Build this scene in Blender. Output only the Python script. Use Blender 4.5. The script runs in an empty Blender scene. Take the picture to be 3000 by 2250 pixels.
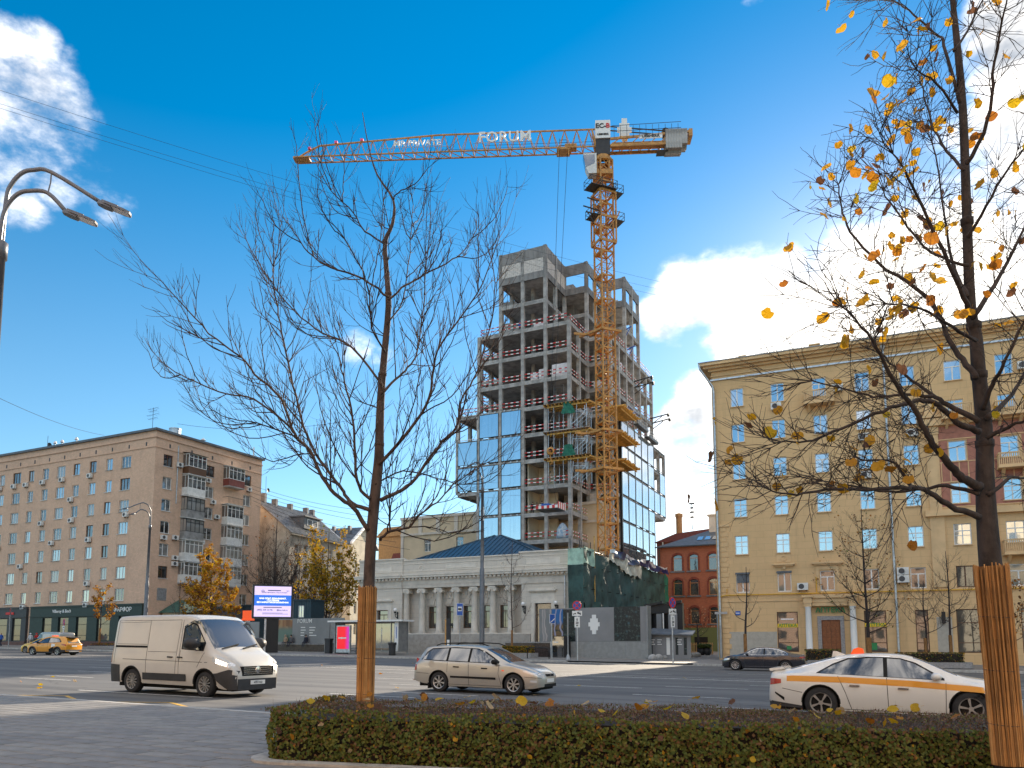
import bpy, bmesh, math, random
from mathutils import Vector, Matrix
random.seed(7)
sc = bpy.context.scene
COL = sc.collection
R = math.radians
# ------------------------------------------------------------------ camera
FPX, PPY, PITCH, EYE = 2250.0, 1633.0, R(6.26), 1.6
cd = bpy.data.cameras.new('camera'); cam = bpy.data.objects.new('camera', cd); COL.objects.link(cam)
cd.sensor_width = 36.0; cd.lens = 36.0*FPX/3000.0; cd.shift_y = (PPY-1125.0)/3000.0
cd.clip_start = 0.1; cd.clip_end = 3000
cam.location = (0, 0, EYE); cam.rotation_euler = (R(90)+PITCH, 0, 0)
sc.camera = cam
# ------------------------------------------------------------------ light and exposure
SUN = Vector((0.4756, 0.9626, 0.402)).normalized()
SUN_EL = math.asin(SUN.z); SUN_AZ = math.atan2(SUN.x, SUN.y)
vs = sc.view_settings
vs.view_transform = 'Standard'; vs.look = 'None'; vs.exposure = 1.0; vs.gamma = 1.0; vs.use_curve_mapping = False
sl = bpy.data.lights.new('sun', 'SUN'); sl.energy = 5.0; sl.angle = R(0.53); sl.color = (1.0, 0.85, 0.66)
so = bpy.data.objects.new('sun', sl); COL.objects.link(so)
so.rotation_euler = (-SUN).to_track_quat('-Z', 'Y').to_euler()
world = bpy.data.worlds.new('World'); sc.world = world; world.use_nodes = True
sc.cycles.max_bounces = 7; sc.cycles.diffuse_bounces = 4; sc.cycles.glossy_bounces = 4
sc.cycles.transparent_max_bounces = 8; sc.cycles.caustics_reflective = False; sc.cycles.caustics_refractive = False
sc.cycles.use_denoising = True

def pray(px, py):
    xc = (px-1500)/FPX; yc = -(py-PPY)/FPX
    return Vector((xc, math.cos(PITCH)-yc*math.sin(PITCH), math.sin(PITCH)+yc*math.cos(PITCH)))
def atY(px, py, Y):
    d = pray(px, py); k = Y/d.y
    return Vector((d.x*k, Y, EYE+d.z*k))
def gz(x, y=0): return -0.012*max(-130, min(130, x))

class NT:
    """small node-tree writer"""
    def __init__(s, tree): s.t = tree; s.n = tree.nodes; s.l = tree.links
    def add(s, typ, **kw):
        nd = s.n.new(typ)
        for k, v in kw.items():
            if k.startswith('i_'):
                key = k[2:]
                key = int(key) if key.isdigit() else key.replace('_', ' ')
                nd.inputs[key].default_value = v
            else: setattr(nd, k, v)
        return nd
    def link(s, a, b): s.l.new(a, b)
    def math(s, op, a, b=None, c=None, clamp=False):
        nd = s.n.new('ShaderNodeMath'); nd.operation = op; nd.use_clamp = clamp
        for i, v in enumerate((a, b, c)):
            if v is None: continue
            if isinstance(v, (int, float)): nd.inputs[i].default_value = v
            else: s.l.new(v, nd.inputs[i])
        return nd.outputs[0]
    def vmath(s, op, a, b=None):
        nd = s.n.new('ShaderNodeVectorMath'); nd.operation = op
        for i, v in enumerate((a, b)):
            if v is None: continue
            if isinstance(v, (tuple, list, Vector)): nd.inputs[i].default_value = tuple(v)
            else: s.l.new(v, nd.inputs[i])
        return nd.outputs['Value'] if op in ('DOT_PRODUCT', 'LENGTH', 'DISTANCE') else nd.outputs[0]
    def mix(s, f, a, b, blend='MIX'):
        nd = s.n.new('ShaderNodeMix'); nd.data_type = 'RGBA'; nd.blend_type = blend
        for sock, v in ((nd.inputs[0], f), (nd.inputs[6], a), (nd.inputs[7], b)):
            if isinstance(v, (int, float)): sock.default_value = v
            elif isinstance(v, (tuple, list)): sock.default_value = tuple(v)+((1,) if len(v) == 3 else ())
            else: s.l.new(v, sock)
        return nd.outputs[2]
    def noise(s, vec, scale, detail=4, rough=.55):
        nd = s.n.new('ShaderNodeTexNoise'); nd.inputs['Scale'].default_value = scale
        nd.inputs['Detail'].default_value = detail; nd.inputs['Roughness'].default_value = rough
        if vec is not None: s.l.new(vec, nd.inputs['Vector'])
        return nd.outputs[0]
    def ramp(s, f, stops):
        nd = s.n.new('ShaderNodeValToRGB'); e = nd.color_ramp.elements
        while len(e) < len(stops): e.new(0.5)
        for el, (p, c) in zip(e, stops):
            el.position = p; el.color = tuple(c)+((1,) if len(c) == 3 else ())
        s.l.new(f, nd.inputs[0]); return nd.outputs[0]
    def smooth(s, v, lo, hi):
        nd = s.n.new('ShaderNodeMapRange'); nd.interpolation_type = 'SMOOTHSTEP'
        nd.inputs[1].default_value = lo; nd.inputs[2].default_value = hi
        s.l.new(v, nd.inputs[0]); return nd.outputs[0]

def build_sky():
    t = NT(world.node_tree); t.n.clear()
    out = t.add('ShaderNodeOutputWorld'); bg = t.add('ShaderNodeBackground', i_Strength=0.13)
    sky = t.add('ShaderNodeTexSky', sky_type='NISHITA', sun_disc=False)
    sky.sun_elevation = SUN_EL; sky.sun_rotation = SUN_AZ; sky.altitude = 150
    sky.air_density = 1.0; sky.dust_density = 0.15; sky.ozone_density = 2.2
    hs = t.add('ShaderNodeHueSaturation', i_Saturation=1.36, i_Value=0.73, i_Hue=0.491)
    t.link(sky.outputs[0], hs.inputs['Color'])
    d = t.add('ShaderNodeTexCoord').outputs['Generated']
    d = t.vmath('NORMALIZE', d)
    zz = t.add('ShaderNodeSeparateXYZ'); t.link(d, zz.inputs[0])
    t.link(t.math('ADD', 1.24, t.math('MULTIPLY', t.smooth(zz.outputs[2], .22, .70), .30)), hs.inputs['Saturation'])
    warp = t.add('ShaderNodeTexNoise', i_Scale=5.0, i_Detail=3.0); t.link(d, warp.inputs['Vector'])
    w = t.vmath('SCALE', t.vmath('SUBTRACT', warp.outputs[1], (0.5, 0.5, 0.5)))
    w.node.inputs['Scale'].default_value = 0.12
    dw = t.vmath('NORMALIZE', t.vmath('ADD', d, w))
    # cloud banks: (px, py in the photo's frame, angular radius, weight)
    banks = [(50, 250, .085, .90), (180, 340, .085, .88), (250, 480, .075, .84), (370, 590, .06, .78), (90, 160, .05, .8), (20, 420, .05, .75), (410, 660, .035, .66), (60, 580, .05, .70),
             (1010, 990, .045, .70), (1090, 1010, .035, .66), (2160, -10, .03, .55),
             (1985, 970, .06, 1.05), (2070, 900, .075, 1.2), (2190, 860, .08, 1.3), (2280, 820, .06, 1.2), (2330, 1010, .13, 1.5), (2560, 950, .15, 1.6), (2780, 840, .13, 1.4),
             (1960, 1290, .06, 1.1), (2060, 1240, .07, 1.2), (2010, 1440, .11, 1.0), (2970, 130, .09, 1.3), (3080, 380, .15, 1.2),
             (3500, 700, .3, 1.2), (4300, 300, .35, .95), (-900, 600, .22, .85), (-1600, 1200, .3, .7)]
    tot = None
    for px, py, rad, wt in banks:
        c = pray(px, py).normalized()
        g = t.vmath('DOT_PRODUCT', dw, tuple(c))
        m = t.math('MULTIPLY', t.smooth(g, math.cos(rad), 1.0), wt)
        tot = m if tot is None else t.math('MAXIMUM', tot, m)
    for c, rad, wt in (((-.5, -.8, .35), .5, .7), ((.6, -.7, .5), .45, .7), ((.9, .1, .45), .4, .8), ((-.9, -.1, .6), .35, .6), ((0, -.5, .85), .4, .5)):
        g = t.vmath('DOT_PRODUCT', dw, tuple(Vector(c).normalized()))
        tot = t.math('MAXIMUM', tot, t.math('MULTIPLY', t.smooth(g, math.cos(rad), 1.0), wt))
    # unseen cumulus behind the camera, added so that its light fills the shaded facades
    bk = t.math('MULTIPLY', t.smooth(t.vmath('DOT_PRODUCT', dw, (0.0, -.6, .8)), .10, .60), .90); bk = t.math('MULTIPLY', bk, t.smooth(t.add('ShaderNodeSeparateXYZ').outputs[2], .25, .42)); t.link(d, bk.node.inputs[1].links[0].from_node.inputs[0].links[0].from_node.inputs[0])
    tot = t.math('MAXIMUM', tot, bk)
    mp = t.add('ShaderNodeMapping'); mp.inputs['Scale'].default_value = (1, 1, 1.7); t.link(d, mp.inputs['Vector'])
    n1 = t.noise(mp.outputs[0], 9.0, 9, .62)
    dens = t.math('ADD', t.math('MULTIPLY', tot, 0.62), t.math('SUBTRACT', n1, 0.83))
    mask = t.math('POWER', t.smooth(dens, 0.0, 0.42), 1.5)
    # the same field sampled towards the sun: thicker there means a shaded flank here
    off = t.vmath('ADD', mp.outputs[0], (0.02, 0.0, 0.05))
    n2 = t.noise(off, 9.0, 5, .6)
    sh = t.smooth(t.math('ADD', t.math('SUBTRACT', n2, n1), t.math('MULTIPLY', dens, 0.62)), 0.04, 0.46)
    glow = t.vmath('DOT_PRODUCT', d, tuple(SUN))
    g1 = t.math('POWER', t.math('MAXIMUM', glow, 0.0), 30.0)
    sh = t.math('MULTIPLY', sh, t.math('SUBTRACT', 1.0, t.math('POWER', t.math('MAXIMUM', glow, 0.0), 75.0)))
    lit = t.mix(g1, (10.5, 9.7, 8.8), (9.5, 9.0, 8.2))
    sh = t.math('MULTIPLY', sh, t.smooth(glow, -.1, .5))
    cc = t.mix(sh, lit, (1.5, 1.75, 2.1))
    col = t.mix(t.math('MULTIPLY', mask, .96), hs.outputs[0], cc)
    g2 = t.math('POWER', t.math('MAXIMUM', glow, 0.0), 240.0)
    col = t.mix(t.math('MULTIPLY', g2, .75), col, (8.5, 8.0, 7.2))
    t.link(col, bg.inputs[0]); t.link(bg.outputs[0], out.inputs[0])
build_sky()

# ------------------------------------------------------------------ materials
M = {}
def mat(name, col, rough=.6, metal=0., var=0.0, vscale=3.0, bump=0.0, bscale=40., spec=.5, emit=None, estr=0., coat=0., col2=None, dirt=0.0, alpha=None, trans=0., stretch=None):
    m = bpy.data.materials.new(name); m.use_nodes = True; t = NT(m.node_tree)
    b = t.n['Principled BSDF']
    b.inputs['Roughness'].default_value = rough; b.inputs['Metallic'].default_value = metal
    b.inputs['Specular IOR Level'].default_value = spec
    b.inputs['Coat Weight'].default_value = coat; b.inputs['Coat Roughness'].default_value = .04
    if trans: b.inputs['Transmission Weight'].default_value = trans
    if alpha is not None: b.inputs['Alpha'].default_value = alpha
    b.inputs['Base Color'].default_value = (*col, 1)
    co = None
    if var or bump or dirt or col2:
        co = t.add('ShaderNodeTexCoord').outputs['Object']
        if stretch:
            mp = t.add('ShaderNodeMapping'); mp.inputs['Scale'].default_value = stretch; t.link(co, mp.inputs['Vector']); co = mp.outputs[0]
    c = None
    if var or col2:
        n = t.noise(co, vscale, 6, .6)
        c2 = col2 or tuple(max(0, x*(1-var)) for x in col)
        c1 = col if col2 else tuple(min(1, x*(1+var*.6)) for x in col)
        c = t.mix(t.smooth(n, .36, .66), c1, c2)
    if dirt:
        n = t.noise(co, vscale*.23, 7, .65)
        c = t.mix(t.math('MULTIPLY', t.smooth(n, .5, .75), dirt), c if c is not None else col, tuple(x*.45 for x in col))
    if c is not None: t.link(c, b.inputs['Base Color'])
    if bump:
        bn = t.add('ShaderNodeBump', i_Strength=bump, i_Distance=.02); t.link(t.noise(co, bscale, 4), bn.inputs['Height']); t.link(bn.outputs[0], b.inputs['Normal'])
    if emit:
        b.inputs['Emission Color'].default_value = (*emit, 1); b.inputs['Emission Strength'].default_value = estr
    M[name] = m
    return m

def brick_mat(name, c1, c2, mortar, bw, bh, ms=.012, blotch=.35, swap=False, bump=.3, stain=0.0):
    m = bpy.data.materials.new(name); m.use_nodes = True; t = NT(m.node_tree); b = t.n['Principled BSDF']
    b.inputs['Roughness'].default_value = .85
    co = t.add('ShaderNodeTexCoord').outputs['Object']
    sp = t.add('ShaderNodeSeparateXYZ'); t.link(co, sp.inputs[0])
    cb = t.add('ShaderNodeCombineXYZ'); t.link(t.math('ADD', sp.outputs[0], sp.outputs[1]), cb.inputs[0]); t.link(sp.outputs[2], cb.inputs[1])
    br = t.add('ShaderNodeTexBrick'); br.inputs['Scale'].default_value = 1; br.inputs['Brick Width'].default_value = bw; br.inputs['Row Height'].default_value = bh
    br.inputs['Mortar Size'].default_value = ms; br.inputs['Color1'].default_value = (*c1, 1); br.inputs['Color2'].default_value = (*c2, 1); br.inputs['Mortar'].default_value = (*mortar, 1)
    br.inputs['Bias'].default_value = 0.0; t.link(cb.outputs[0], br.inputs['Vector'])
    n = t.noise(co, .35, 8, .7)
    c = t.mix(t.math('MULTIPLY', t.smooth(n, .42, .68), blotch), br.outputs[0], tuple(x*.5 for x in c2))
    n3 = t.noise(co, 2.2, 5, .6)
    c = t.mix(t.math('MULTIPLY', t.smooth(n3, .45, .7), blotch*.8), c, tuple(min(1, x*1.25) for x in c1))
    if stain:
        mp = t.add('ShaderNodeMapping'); mp.inputs['Scale'].default_value = (1.3, 1.3, .12); t.link(co, mp.inputs['Vector'])
        n4 = t.noise(mp.outputs[0], 1.0, 6, .6)
        c = t.mix(t.math('MULTIPLY', t.smooth(n4, .55, .72), stain), c, tuple(x*.35 for x in c2))
    t.link(c, b.inputs['Base Color'])
    bn = t.add('ShaderNodeBump', i_Strength=bump, i_Distance=.01); t.link(br.outputs[1], bn.inputs['Height']); bn.invert = True; t.link(bn.outputs[0], b.inputs['Normal'])
    M[name] = m
    return m

def glass_mat(name, col, rough=.03, refl=.35, streak=0.0, inner=None):
    """window glass: a dark room or a curtain behind a partly mirroring pane"""
    m = bpy.data.materials.new(name); m.use_nodes = True; t = NT(m.node_tree); b = t.n['Principled BSDF']
    co = t.add('ShaderNodeTexCoord').outputs['Object']
    if inner:
        n = t.noise(co, 1.1, 3); oi = t.add('ShaderNodeObjectInfo').outputs['Random']
        f = t.math('ADD', t.math('MULTIPLY', n, .6), t.math('MULTIPLY', oi, .6))
        t.link(t.mix(t.smooth(f, .45, .75), col, inner), b.inputs['Base Color'])
    else: b.inputs['Base Color'].default_value = (*col, 1)
    b.inputs['Roughness'].default_value = .5; b.inputs['Specular IOR Level'].default_value = .3
    g = t.add('ShaderNodeBsdfGlossy'); g.inputs['Roughness'].default_value = rough; g.inputs['Color'].default_value = (.92, .95, 1, 1)
    bn = t.add('ShaderNodeBump', i_Strength=.12, i_Distance=.02); t.link(t.noise(co, .8, 2), bn.inputs['Height']); t.link(bn.outputs[0], g.inputs['Normal'])
    lw = t.add('ShaderNodeLayerWeight', i_Blend=.25)
    f = t.math('ADD', t.math('MULTIPLY', lw.outputs[0], .9), refl, clamp=True)
    if streak:
        mp = t.add('ShaderNodeMapping'); mp.inputs['Scale'].default_value = (3, 3, .12); t.link(co, mp.inputs['Vector'])
        f = t.math('SUBTRACT', f, t.math('MULTIPLY', t.smooth(t.noise(mp.outputs[0], 2.0, 4), .5, .7), streak), clamp=True)
    mx = t.add('ShaderNodeMixShader'); t.link(f, mx.inputs[0]); t.link(b.outputs[0], mx.inputs[1]); t.link(g.outputs[0], mx.inputs[2])
    t.link(mx.outputs[0], t.n['Material Output'].inputs[0])
    M[name] = m
    return m

# ------------------------------------------------------------------ mesh builder
class MB:
    def __init__(s): s.v = []; s.f = []; s.mi = []; s.cur = 0
    def add(s, vs, fs):
        o = len(s.v); s.v.extend(vs)
        for f in fs: s.f.append(tuple(i+o for i in f)); s.mi.append(s.cur)
    def quad(s, a, b, c, d): s.add([a, b, c, d], [(0, 1, 2, 3)])
    def box(s, x0, x1, y0, y1, z0, z1):
        s.add([(x0, y0, z0), (x1, y0, z0), (x1, y1, z0), (x0, y1, z0), (x0, y0, z1), (x1, y0, z1), (x1, y1, z1), (x0, y1, z1)],
              [(0, 3, 2, 1), (4, 5, 6, 7), (0, 1, 5, 4), (1, 2, 6, 5), (2, 3, 7, 6), (3, 0, 4, 7)])
        return s
    def prism(s, poly, z0, z1, axis='z'):
        """extrude a 2-D polygon: axis z -> (x,y), axis y -> (x,z) extruded in y, axis x -> (y,z) extruded in x"""
        n = len(poly)
        P = {'z': lambda p, h: (p[0], p[1], h), 'y': lambda p, h: (p[0], h, p[1]), 'x': lambda p, h: (h, p[0], p[1])}[axis]
        fs = [tuple(range(n-1, -1, -1)), tuple(range(n, 2*n))]+[(i, (i+1) % n, n+(i+1) % n, n+i) for i in range(n)]
        s.add([P(p, z0) for p in poly]+[P(p, z1) for p in poly], fs); return s
    def bar(s, p, q, w, h=None, n=4):
        """square strut from p to q"""
        p = Vector(p); q = Vector(q); d = q-p
        if d.length < 1e-6: return s
        d.normalize(); up = Vector((0, 0, 1)) if abs(d.z) < .95 else Vector((1, 0, 0))
        a = d.cross(up).normalized(); b = a.cross(d); h = h or w
        a *= w/2; b *= h/2
        s.add([tuple(x) for x in (p-a-b, p+a-b, p+a+b, p-a+b, q-a-b, q+a-b, q+a+b, q-a+b)],
              [(0, 1, 2, 3), (7, 6, 5, 4), (0, 4, 5, 1), (1, 5, 6, 2), (2, 6, 7, 3), (3, 7, 4, 0)]); return s
    def tube(s, pts, r, n=6, caps=True):
        pts = [Vector(p) for p in pts]; m = len(pts)
        rs = r if isinstance(r, (list, tuple)) else [r]*m
        o = len(s.v); a = None
        for i, p in enumerate(pts):
            d = (pts[min(i+1, m-1)]-pts[max(i-1, 0)])
            d = d.normalized() if d.length > 1e-9 else Vector((0, 0, 1))
            if a is None:
                up = Vector((0, 0, 1)) if abs(d.z) < .9 else Vector((1, 0, 0)); a = d.cross(up).normalized()
            else:
                a = (a-d*a.dot(d)); a = a.normalized() if a.length > 1e-6 else d.orthogonal().normalized()
            b = d.cross(a)
            for k in range(n):
                an = 2*math.pi*k/n; v = p+(a*math.cos(an)+b*math.sin(an))*rs[i]; s.v.append((v.x, v.y, v.z))
        for i in range(m-1):
            for k in range(n):
                k2 = (k+1) % n; s.f.append((o+i*n+k, o+i*n+k2, o+(i+1)*n+k2, o+(i+1)*n+k)); s.mi.append(s.cur)
        if caps:
            s.f.append(tuple(o+k for k in range(n-1, -1, -1))); s.mi.append(s.cur)
            s.f.append(tuple(o+(m-1)*n+k for k in range(n))); s.mi.append(s.cur)
        return s
    def lathe(s, prof, n=16, c=(0, 0, 0), axis='z'):
        o = len(s.v); P = {'z': lambda r, h, a: (c[0]+r*math.cos(a), c[1]+r*math.sin(a), c[2]+h), 'y': lambda r, h, a: (c[0]+r*math.cos(a), c[1]+h, c[2]+r*math.sin(a)), 'x': lambda r, h, a: (c[0]+h, c[1]+r*math.cos(a), c[2]+r*math.sin(a))}[axis]
        for r, h in prof:
            for k in range(n): s.v.append(P(r, h, 2*math.pi*k/n))
        for i in range(len(prof)-1):
            for k in range(n):
                k2 = (k+1) % n; s.f.append((o+i*n+k, o+i*n+k2, o+(i+1)*n+k2, o+(i+1)*n+k)); s.mi.append(s.cur)
        return s
    def wall(s, x0, x1, z0, z1, holes, y=0., depth=.2, flip=False):
        """a facade in the xz plane at y with window openings (hx0,hx1,hz0,hz1) and reveals going in to y+depth"""
        xs = sorted({x0, x1, *[h[0] for h in holes], *[h[1] for h in holes]}); zs = sorted({z0, z1, *[h[2] for h in holes], *[h[3] for h in holes]})
        xs = [x for x in xs if x0-1e-6 <= x <= x1+1e-6]; zs = [z for z in zs if z0-1e-6 <= z <= z1+1e-6]
        # merge the cells of a column strip between holes
        for j in range(len(zs)-1):
            zc = (zs[j]+zs[j+1])/2; run = None
            for i in range(len(xs)-1):
                xc = (xs[i]+xs[i+1])/2
                hole = any(h[0] < xc < h[1] and h[2] < zc < h[3] for h in holes)
                if not hole and run is None: run = xs[i]
                if hole and run is not None: s.quad((run, y, zs[j]), (xs[i], y, zs[j]), (xs[i], y, zs[j+1]), (run, y, zs[j+1])); run = None
            if run is not None: s.quad((run, y, zs[j]), (xs[-1], y, zs[j]), (xs[-1], y, zs[j+1]), (run, y, zs[j+1]))
        for a, b, c, d in holes:
            e = y+depth
            s.quad((a, y, c), (a, e, c), (a, e, d), (a, y, d)); s.quad((b, y, c), (b, y, d), (b, e, d), (b, e, c))
            s.quad((a, y, c), (b, y, c), (b, e, c), (a, e, c)); s.quad((a, y, d), (a, e, d), (b, e, d), (b, y, d))
        return s
    def xf(s, fn, start=0):
        s.v[start:] = [tuple(fn(Vector(p))) for p in s.v[start:]]; return s
    def mesh(s, name, mats=None, smooth=False):
        me = bpy.data.meshes.new(name); me.from_pydata(s.v, [], s.f)
        if mats is not None:
            for m in (mats if isinstance(mats, (list, tuple)) else [mats]): me.materials.append(M[m] if isinstance(m, str) else m)
            if any(s.mi): me.polygons.foreach_set('material_index', s.mi)
        if smooth:
            me.polygons.foreach_set('use_smooth', [True]*len(me.polygons))
        me.validate(); me.update(); return me
    def build(s, name, mats, parent=None, smooth=False, loc=None, rz=None):
        return inst(name, s.mesh(name, mats, smooth), parent, loc, rz)

def inst(name, me, parent=None, loc=None, rz=None, rot=None, scale=None):
    o = bpy.data.objects.new(name, me); COL.objects.link(o)
    if parent is not None: o.parent = parent
    if loc is not None: o.location = loc
    if rz is not None: o.rotation_euler = (0, 0, rz)
    if rot is not None: o.rotation_euler = rot
    if scale is not None: o.scale = scale
    return o
def tag(o, label=None, cat=None, group=None, kind=None):
    if label: o['label'] = label
    if cat: o['category'] = cat
    if group: o['group'] = group
    if kind: o['kind'] = kind
    return o
def thing(name, label, cat, loc=(0, 0, 0), rz=0., group=None):
    o = bpy.data.objects.new(name, None); COL.objects.link(o); o.empty_display_size = .3
    o.location = loc; o.rotation_euler = (0, 0, rz)
    return tag(o, label, cat, group)
def struct(o): o['kind'] = 'structure'; return o
def copy_tree(o, parent=None):
    c = o.copy(); COL.objects.link(c)
    if parent is not None: c.parent = parent
    for ch in list(o.children): copy_tree(ch, c)
    return c
TH = R(26)
def ST(s, t, dz=0., ground=True):
    """street frame: s along the street to the right, t across it, on the ground"""
    x = s*math.cos(TH)+t*math.sin(TH); y = -s*math.sin(TH)+t*math.cos(TH)
    return Vector((x, y, (gz(x) if ground else 0)+dz))
def text_mesh(txt, size=1., depth=.02, align='CENTER', shear=0., bold=0.):
    """letters as solid geometry in the xz plane, facing -y"""
    c = bpy.data.curves.new('lettering', 'FONT'); c.body = txt; c.size = size; c.extrude = depth/2; c.align_x = align; c.align_y = 'CENTER'; c.offset = bold; c.resolution_u = 2; c.shear = shear
    o = bpy.data.objects.new('lettering', c)
    dg = bpy.context.evaluated_depsgraph_get()
    COL.objects.link(o); dg.update()
    me = bpy.data.meshes.new_from_object(o.evaluated_get(dg)); me.transform(Matrix.Rotation(R(90), 4, 'X'))
    bpy.data.objects.remove(o); bpy.data.curves.remove(c)
    return me
def lettering(txt, size, material, parent, loc, rz=0, depth=.03, name='lettering', align='CENTER', bold=0.):
    me = text_mesh(txt, size, depth, align, bold=bold); me.materials.clear(); me.materials.append(M[material])
    return inst(name, me, parent, loc, rz)
def build_split(b, name, mats, parent, smooth=False, rz=None):
    """every separate piece of the builder becomes an object of its own"""
    n = len(b.v); par = list(range(n))
    def find(i):
        while par[i] != i: par[i] = par[par[i]]; i = par[i]
        return i
    for f in b.f:
        r = find(f[0])
        for k in f[1:]: par[find(k)] = r
    groups = {}
    for f, m in zip(b.f, b.mi): groups.setdefault(find(f[0]), []).append((f, m))
    out = []
    for fs in groups.values():
        idx = {}; q = MB()
        for f, m in fs:
            g = []
            for k in f:
                if k not in idx: idx[k] = len(q.v); q.v.append(b.v[k])
                g.append(idx[k])
            q.f.append(tuple(g)); q.mi.append(m)
        out.append(q.build(name, mats, parent, smooth, rz=rz))
    return out
def smooth_path(pts, k=3):
    out = []
    n = len(pts)
    for i in range(n-1):
        p0, p1, p2, p3 = pts[max(0, i-1)], pts[i], pts[i+1], pts[min(n-1, i+2)]
        for j in range(k):
            t = j/k; out.append(.5*((2*p1)+(p2-p0)*t+(2*p0-5*p1+4*p2-p3)*t*t+(3*p1-p0-3*p2+p3)*t**3))
    out.append(pts[-1]); return out
def print_lines(parent, x, z, widths, h, material, step=None, y=-.012):
    """lines of print too small to read"""
    for k, w in enumerate(widths):
        MB().box(x, x+w, y-.004, y, z-k*(step or h*2.2)-h, z-k*(step or h*2.2)).build('print_line', material, parent)
# ------------------------------------------------------------------ palette
mat('white_frame', (.75, .75, .73), .45)
mat('brown_frame', (.10, .045, .02), .5)
mat('wood_frame', (.42, .19, .06), .5)
mat('grey_metal', (.32, .33, .34), .4, .6, var=.15, vscale=2)
mat('galvanised', (.50, .52, .55), .38, .75, var=.2, vscale=4)
mat('dark_metal', (.035, .037, .04), .45, .3)
mat('black_metal', (.012, .012, .014), .4, .2)
mat('lamp_post_grey', (.15, .155, .17), .38, .3, var=.15)
mat('concrete', (.375, .37, .36), .85, var=.32, vscale=1.1, dirt=.55, bump=.25, bscale=9)
mat('concrete_dark', (.26, .26, .255), .9, var=.3, vscale=1.0, dirt=.4, bump=.2)
mat('block_white', (.62, .59, .56), .9, var=.12)
mat('pallet_wrap', (.74, .71, .72), .5, var=.12, vscale=2)
mat('red_paint', (.55, .02, .02), .5); mat('white_paint', (.80, .80, .78), .5)
mat('timber', (.60, .36, .09), .7, var=.35, vscale=3)
mat('timber_dark', (.25, .15, .06), .8, var=.3)
mat('crane_yellow', (.50, .245, .06), .5, var=.3, vscale=2.5, dirt=.4)
mat('net_green', (.02, .17, .12), .8, var=.3)
mat('net_dark', (.030, .075, .070), .75, var=.5, vscale=.6, bump=.35, bscale=2.5)
mat('net_light', (.36, .55, .45), .7, var=.25, vscale=1.5)
mat('sheet_white', (.60, .60, .52), .6, var=.35, vscale=1.0, bump=.4, bscale=4)
mat('tarp_blue', (.012, .018, .10), .35, var=.5, vscale=1.2)
mat('tarp_silver', (.62, .66, .72), .3, .2, var=.3)
mat('ac_white', (.68, .68, .66), .5, var=.12); mat('ac_dark', (.06, .06, .065), .6)
mat('slate', (.10, .115, .135), .5, var=.25, vscale=2)
mat('roof_grey', (.26, .27, .28), .45, .35, var=.3, vscale=1.5)
mat('roof_blue', (.035, .085, .14), .38, .25, var=.2)
mat('roof_red', (.20, .05, .04), .6, var=.2)
mat('stone_grey', (.60, .55, .48), .82, var=.13, vscale=1.2, dirt=.18, bump=.1)
mat('stone_light', (.68, .63, .555), .8, var=.1, vscale=1.4, dirt=.12)
mat('stone_plinth', (.38, .355, .32), .8, var=.14, dirt=.2)
mat('granite_dark', (.06, .045, .042), .22, var=.5, vscale=7)
mat('granite_grey', (.28, .27, .27), .45, var=.22, vscale=9)
brick_mat('stucco_yellow', (.68, .455, .235), (.655, .44, .225), (.55, .37, .19), 1.3, .55, .014, .16, bump=.35, stain=.22)
mat('stucco_yellow_trim', (.68, .47, .255), .85, var=.1, vscale=.9, dirt=.15)
mat('stucco_pink', (.40, .17, .12), .85, var=.12); mat('stucco_patch', (.42, .385, .33), .9, var=.1)
mat('stucco_beige', (.60, .49, .34), .9, var=.08, vscale=.6, dirt=.15); mat('stucco_ochre', (.50, .28, .12), .9, var=.12)
mat('stucco_cream', (.62, .55, .42), .9, var=.14, vscale=.6, dirt=.3); mat('stucco_grey', (.46, .42, .35), .9, var=.2, vscale=.5, dirt=.45)
mat('oak_door', (.30, .10, .03), .45, var=.35, vscale=4, stretch=(1, 1, .2))
mat('shop_green', (.020, .040, .034), .5, var=.2); mat('shop_grey', (.045, .047, .052), .5, var=.15)
mat('granite_red', (.10, .03, .028), .4, var=.4, vscale=6)
mat('sign_red', (.60, .02, .02), .45); mat('sign_blue', (.02, .10, .42), .4); mat('sign_green', (.01, .22, .07), .4); mat('sign_yellow', (.85, .55, .02), .5)
mat('sign_white', (.78, .78, .76), .45); mat('sign_black', (.02, .02, .022), .5)
mat('hoarding_grey', (.22, .225, .235), .35, var=.1, vscale=.5); mat('hoarding_low', (.25, .26, .26), .45, var=.12)
mat('gas_yellow', (.65, .36, .03), .5)
mat('globe_white', (.85, .85, .85), .25)
mat('rubber', (.022, .022, .024), .85, var=.25, vscale=8)
mat('chrome', (.7, .7, .72), .15, 1.); mat('rim_silver', (.52, .52, .53), .3, .8); mat('rim_grey', (.30, .29, .28), .5, .5)
mat('plastic_black', (.030, .030, .033), .6, var=.2); mat('under_black', (.006, .006, .006), .9)
mat('tail_red', (.35, .005, .008), .2, coat=.6); mat('lamp_clear', (.75, .76, .78), .08, .3, coat=.5)
mat('lamp_lit', (1, .95, .85), .2, emit=(1., .87, .66), estr=3.0)
mat('taxi_orange', (.75, .055, .01), .35, emit=(1, .13, .02), estr=.25)
mat('bark', (.075, .052, .043), .9, var=.4, vscale=9, bump=.7, bscale=26, stretch=(1, 1, .45))
mat('bark_dark', (.045, .035, .032), .9, var=.45, vscale=8, bump=.8, bscale=22, stretch=(1, 1, .5))
mat('twig', (.026, .017, .016), .8, var=.3, vscale=5); mat('twig_red', (.075, .038, .030), .85, var=.3)
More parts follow.
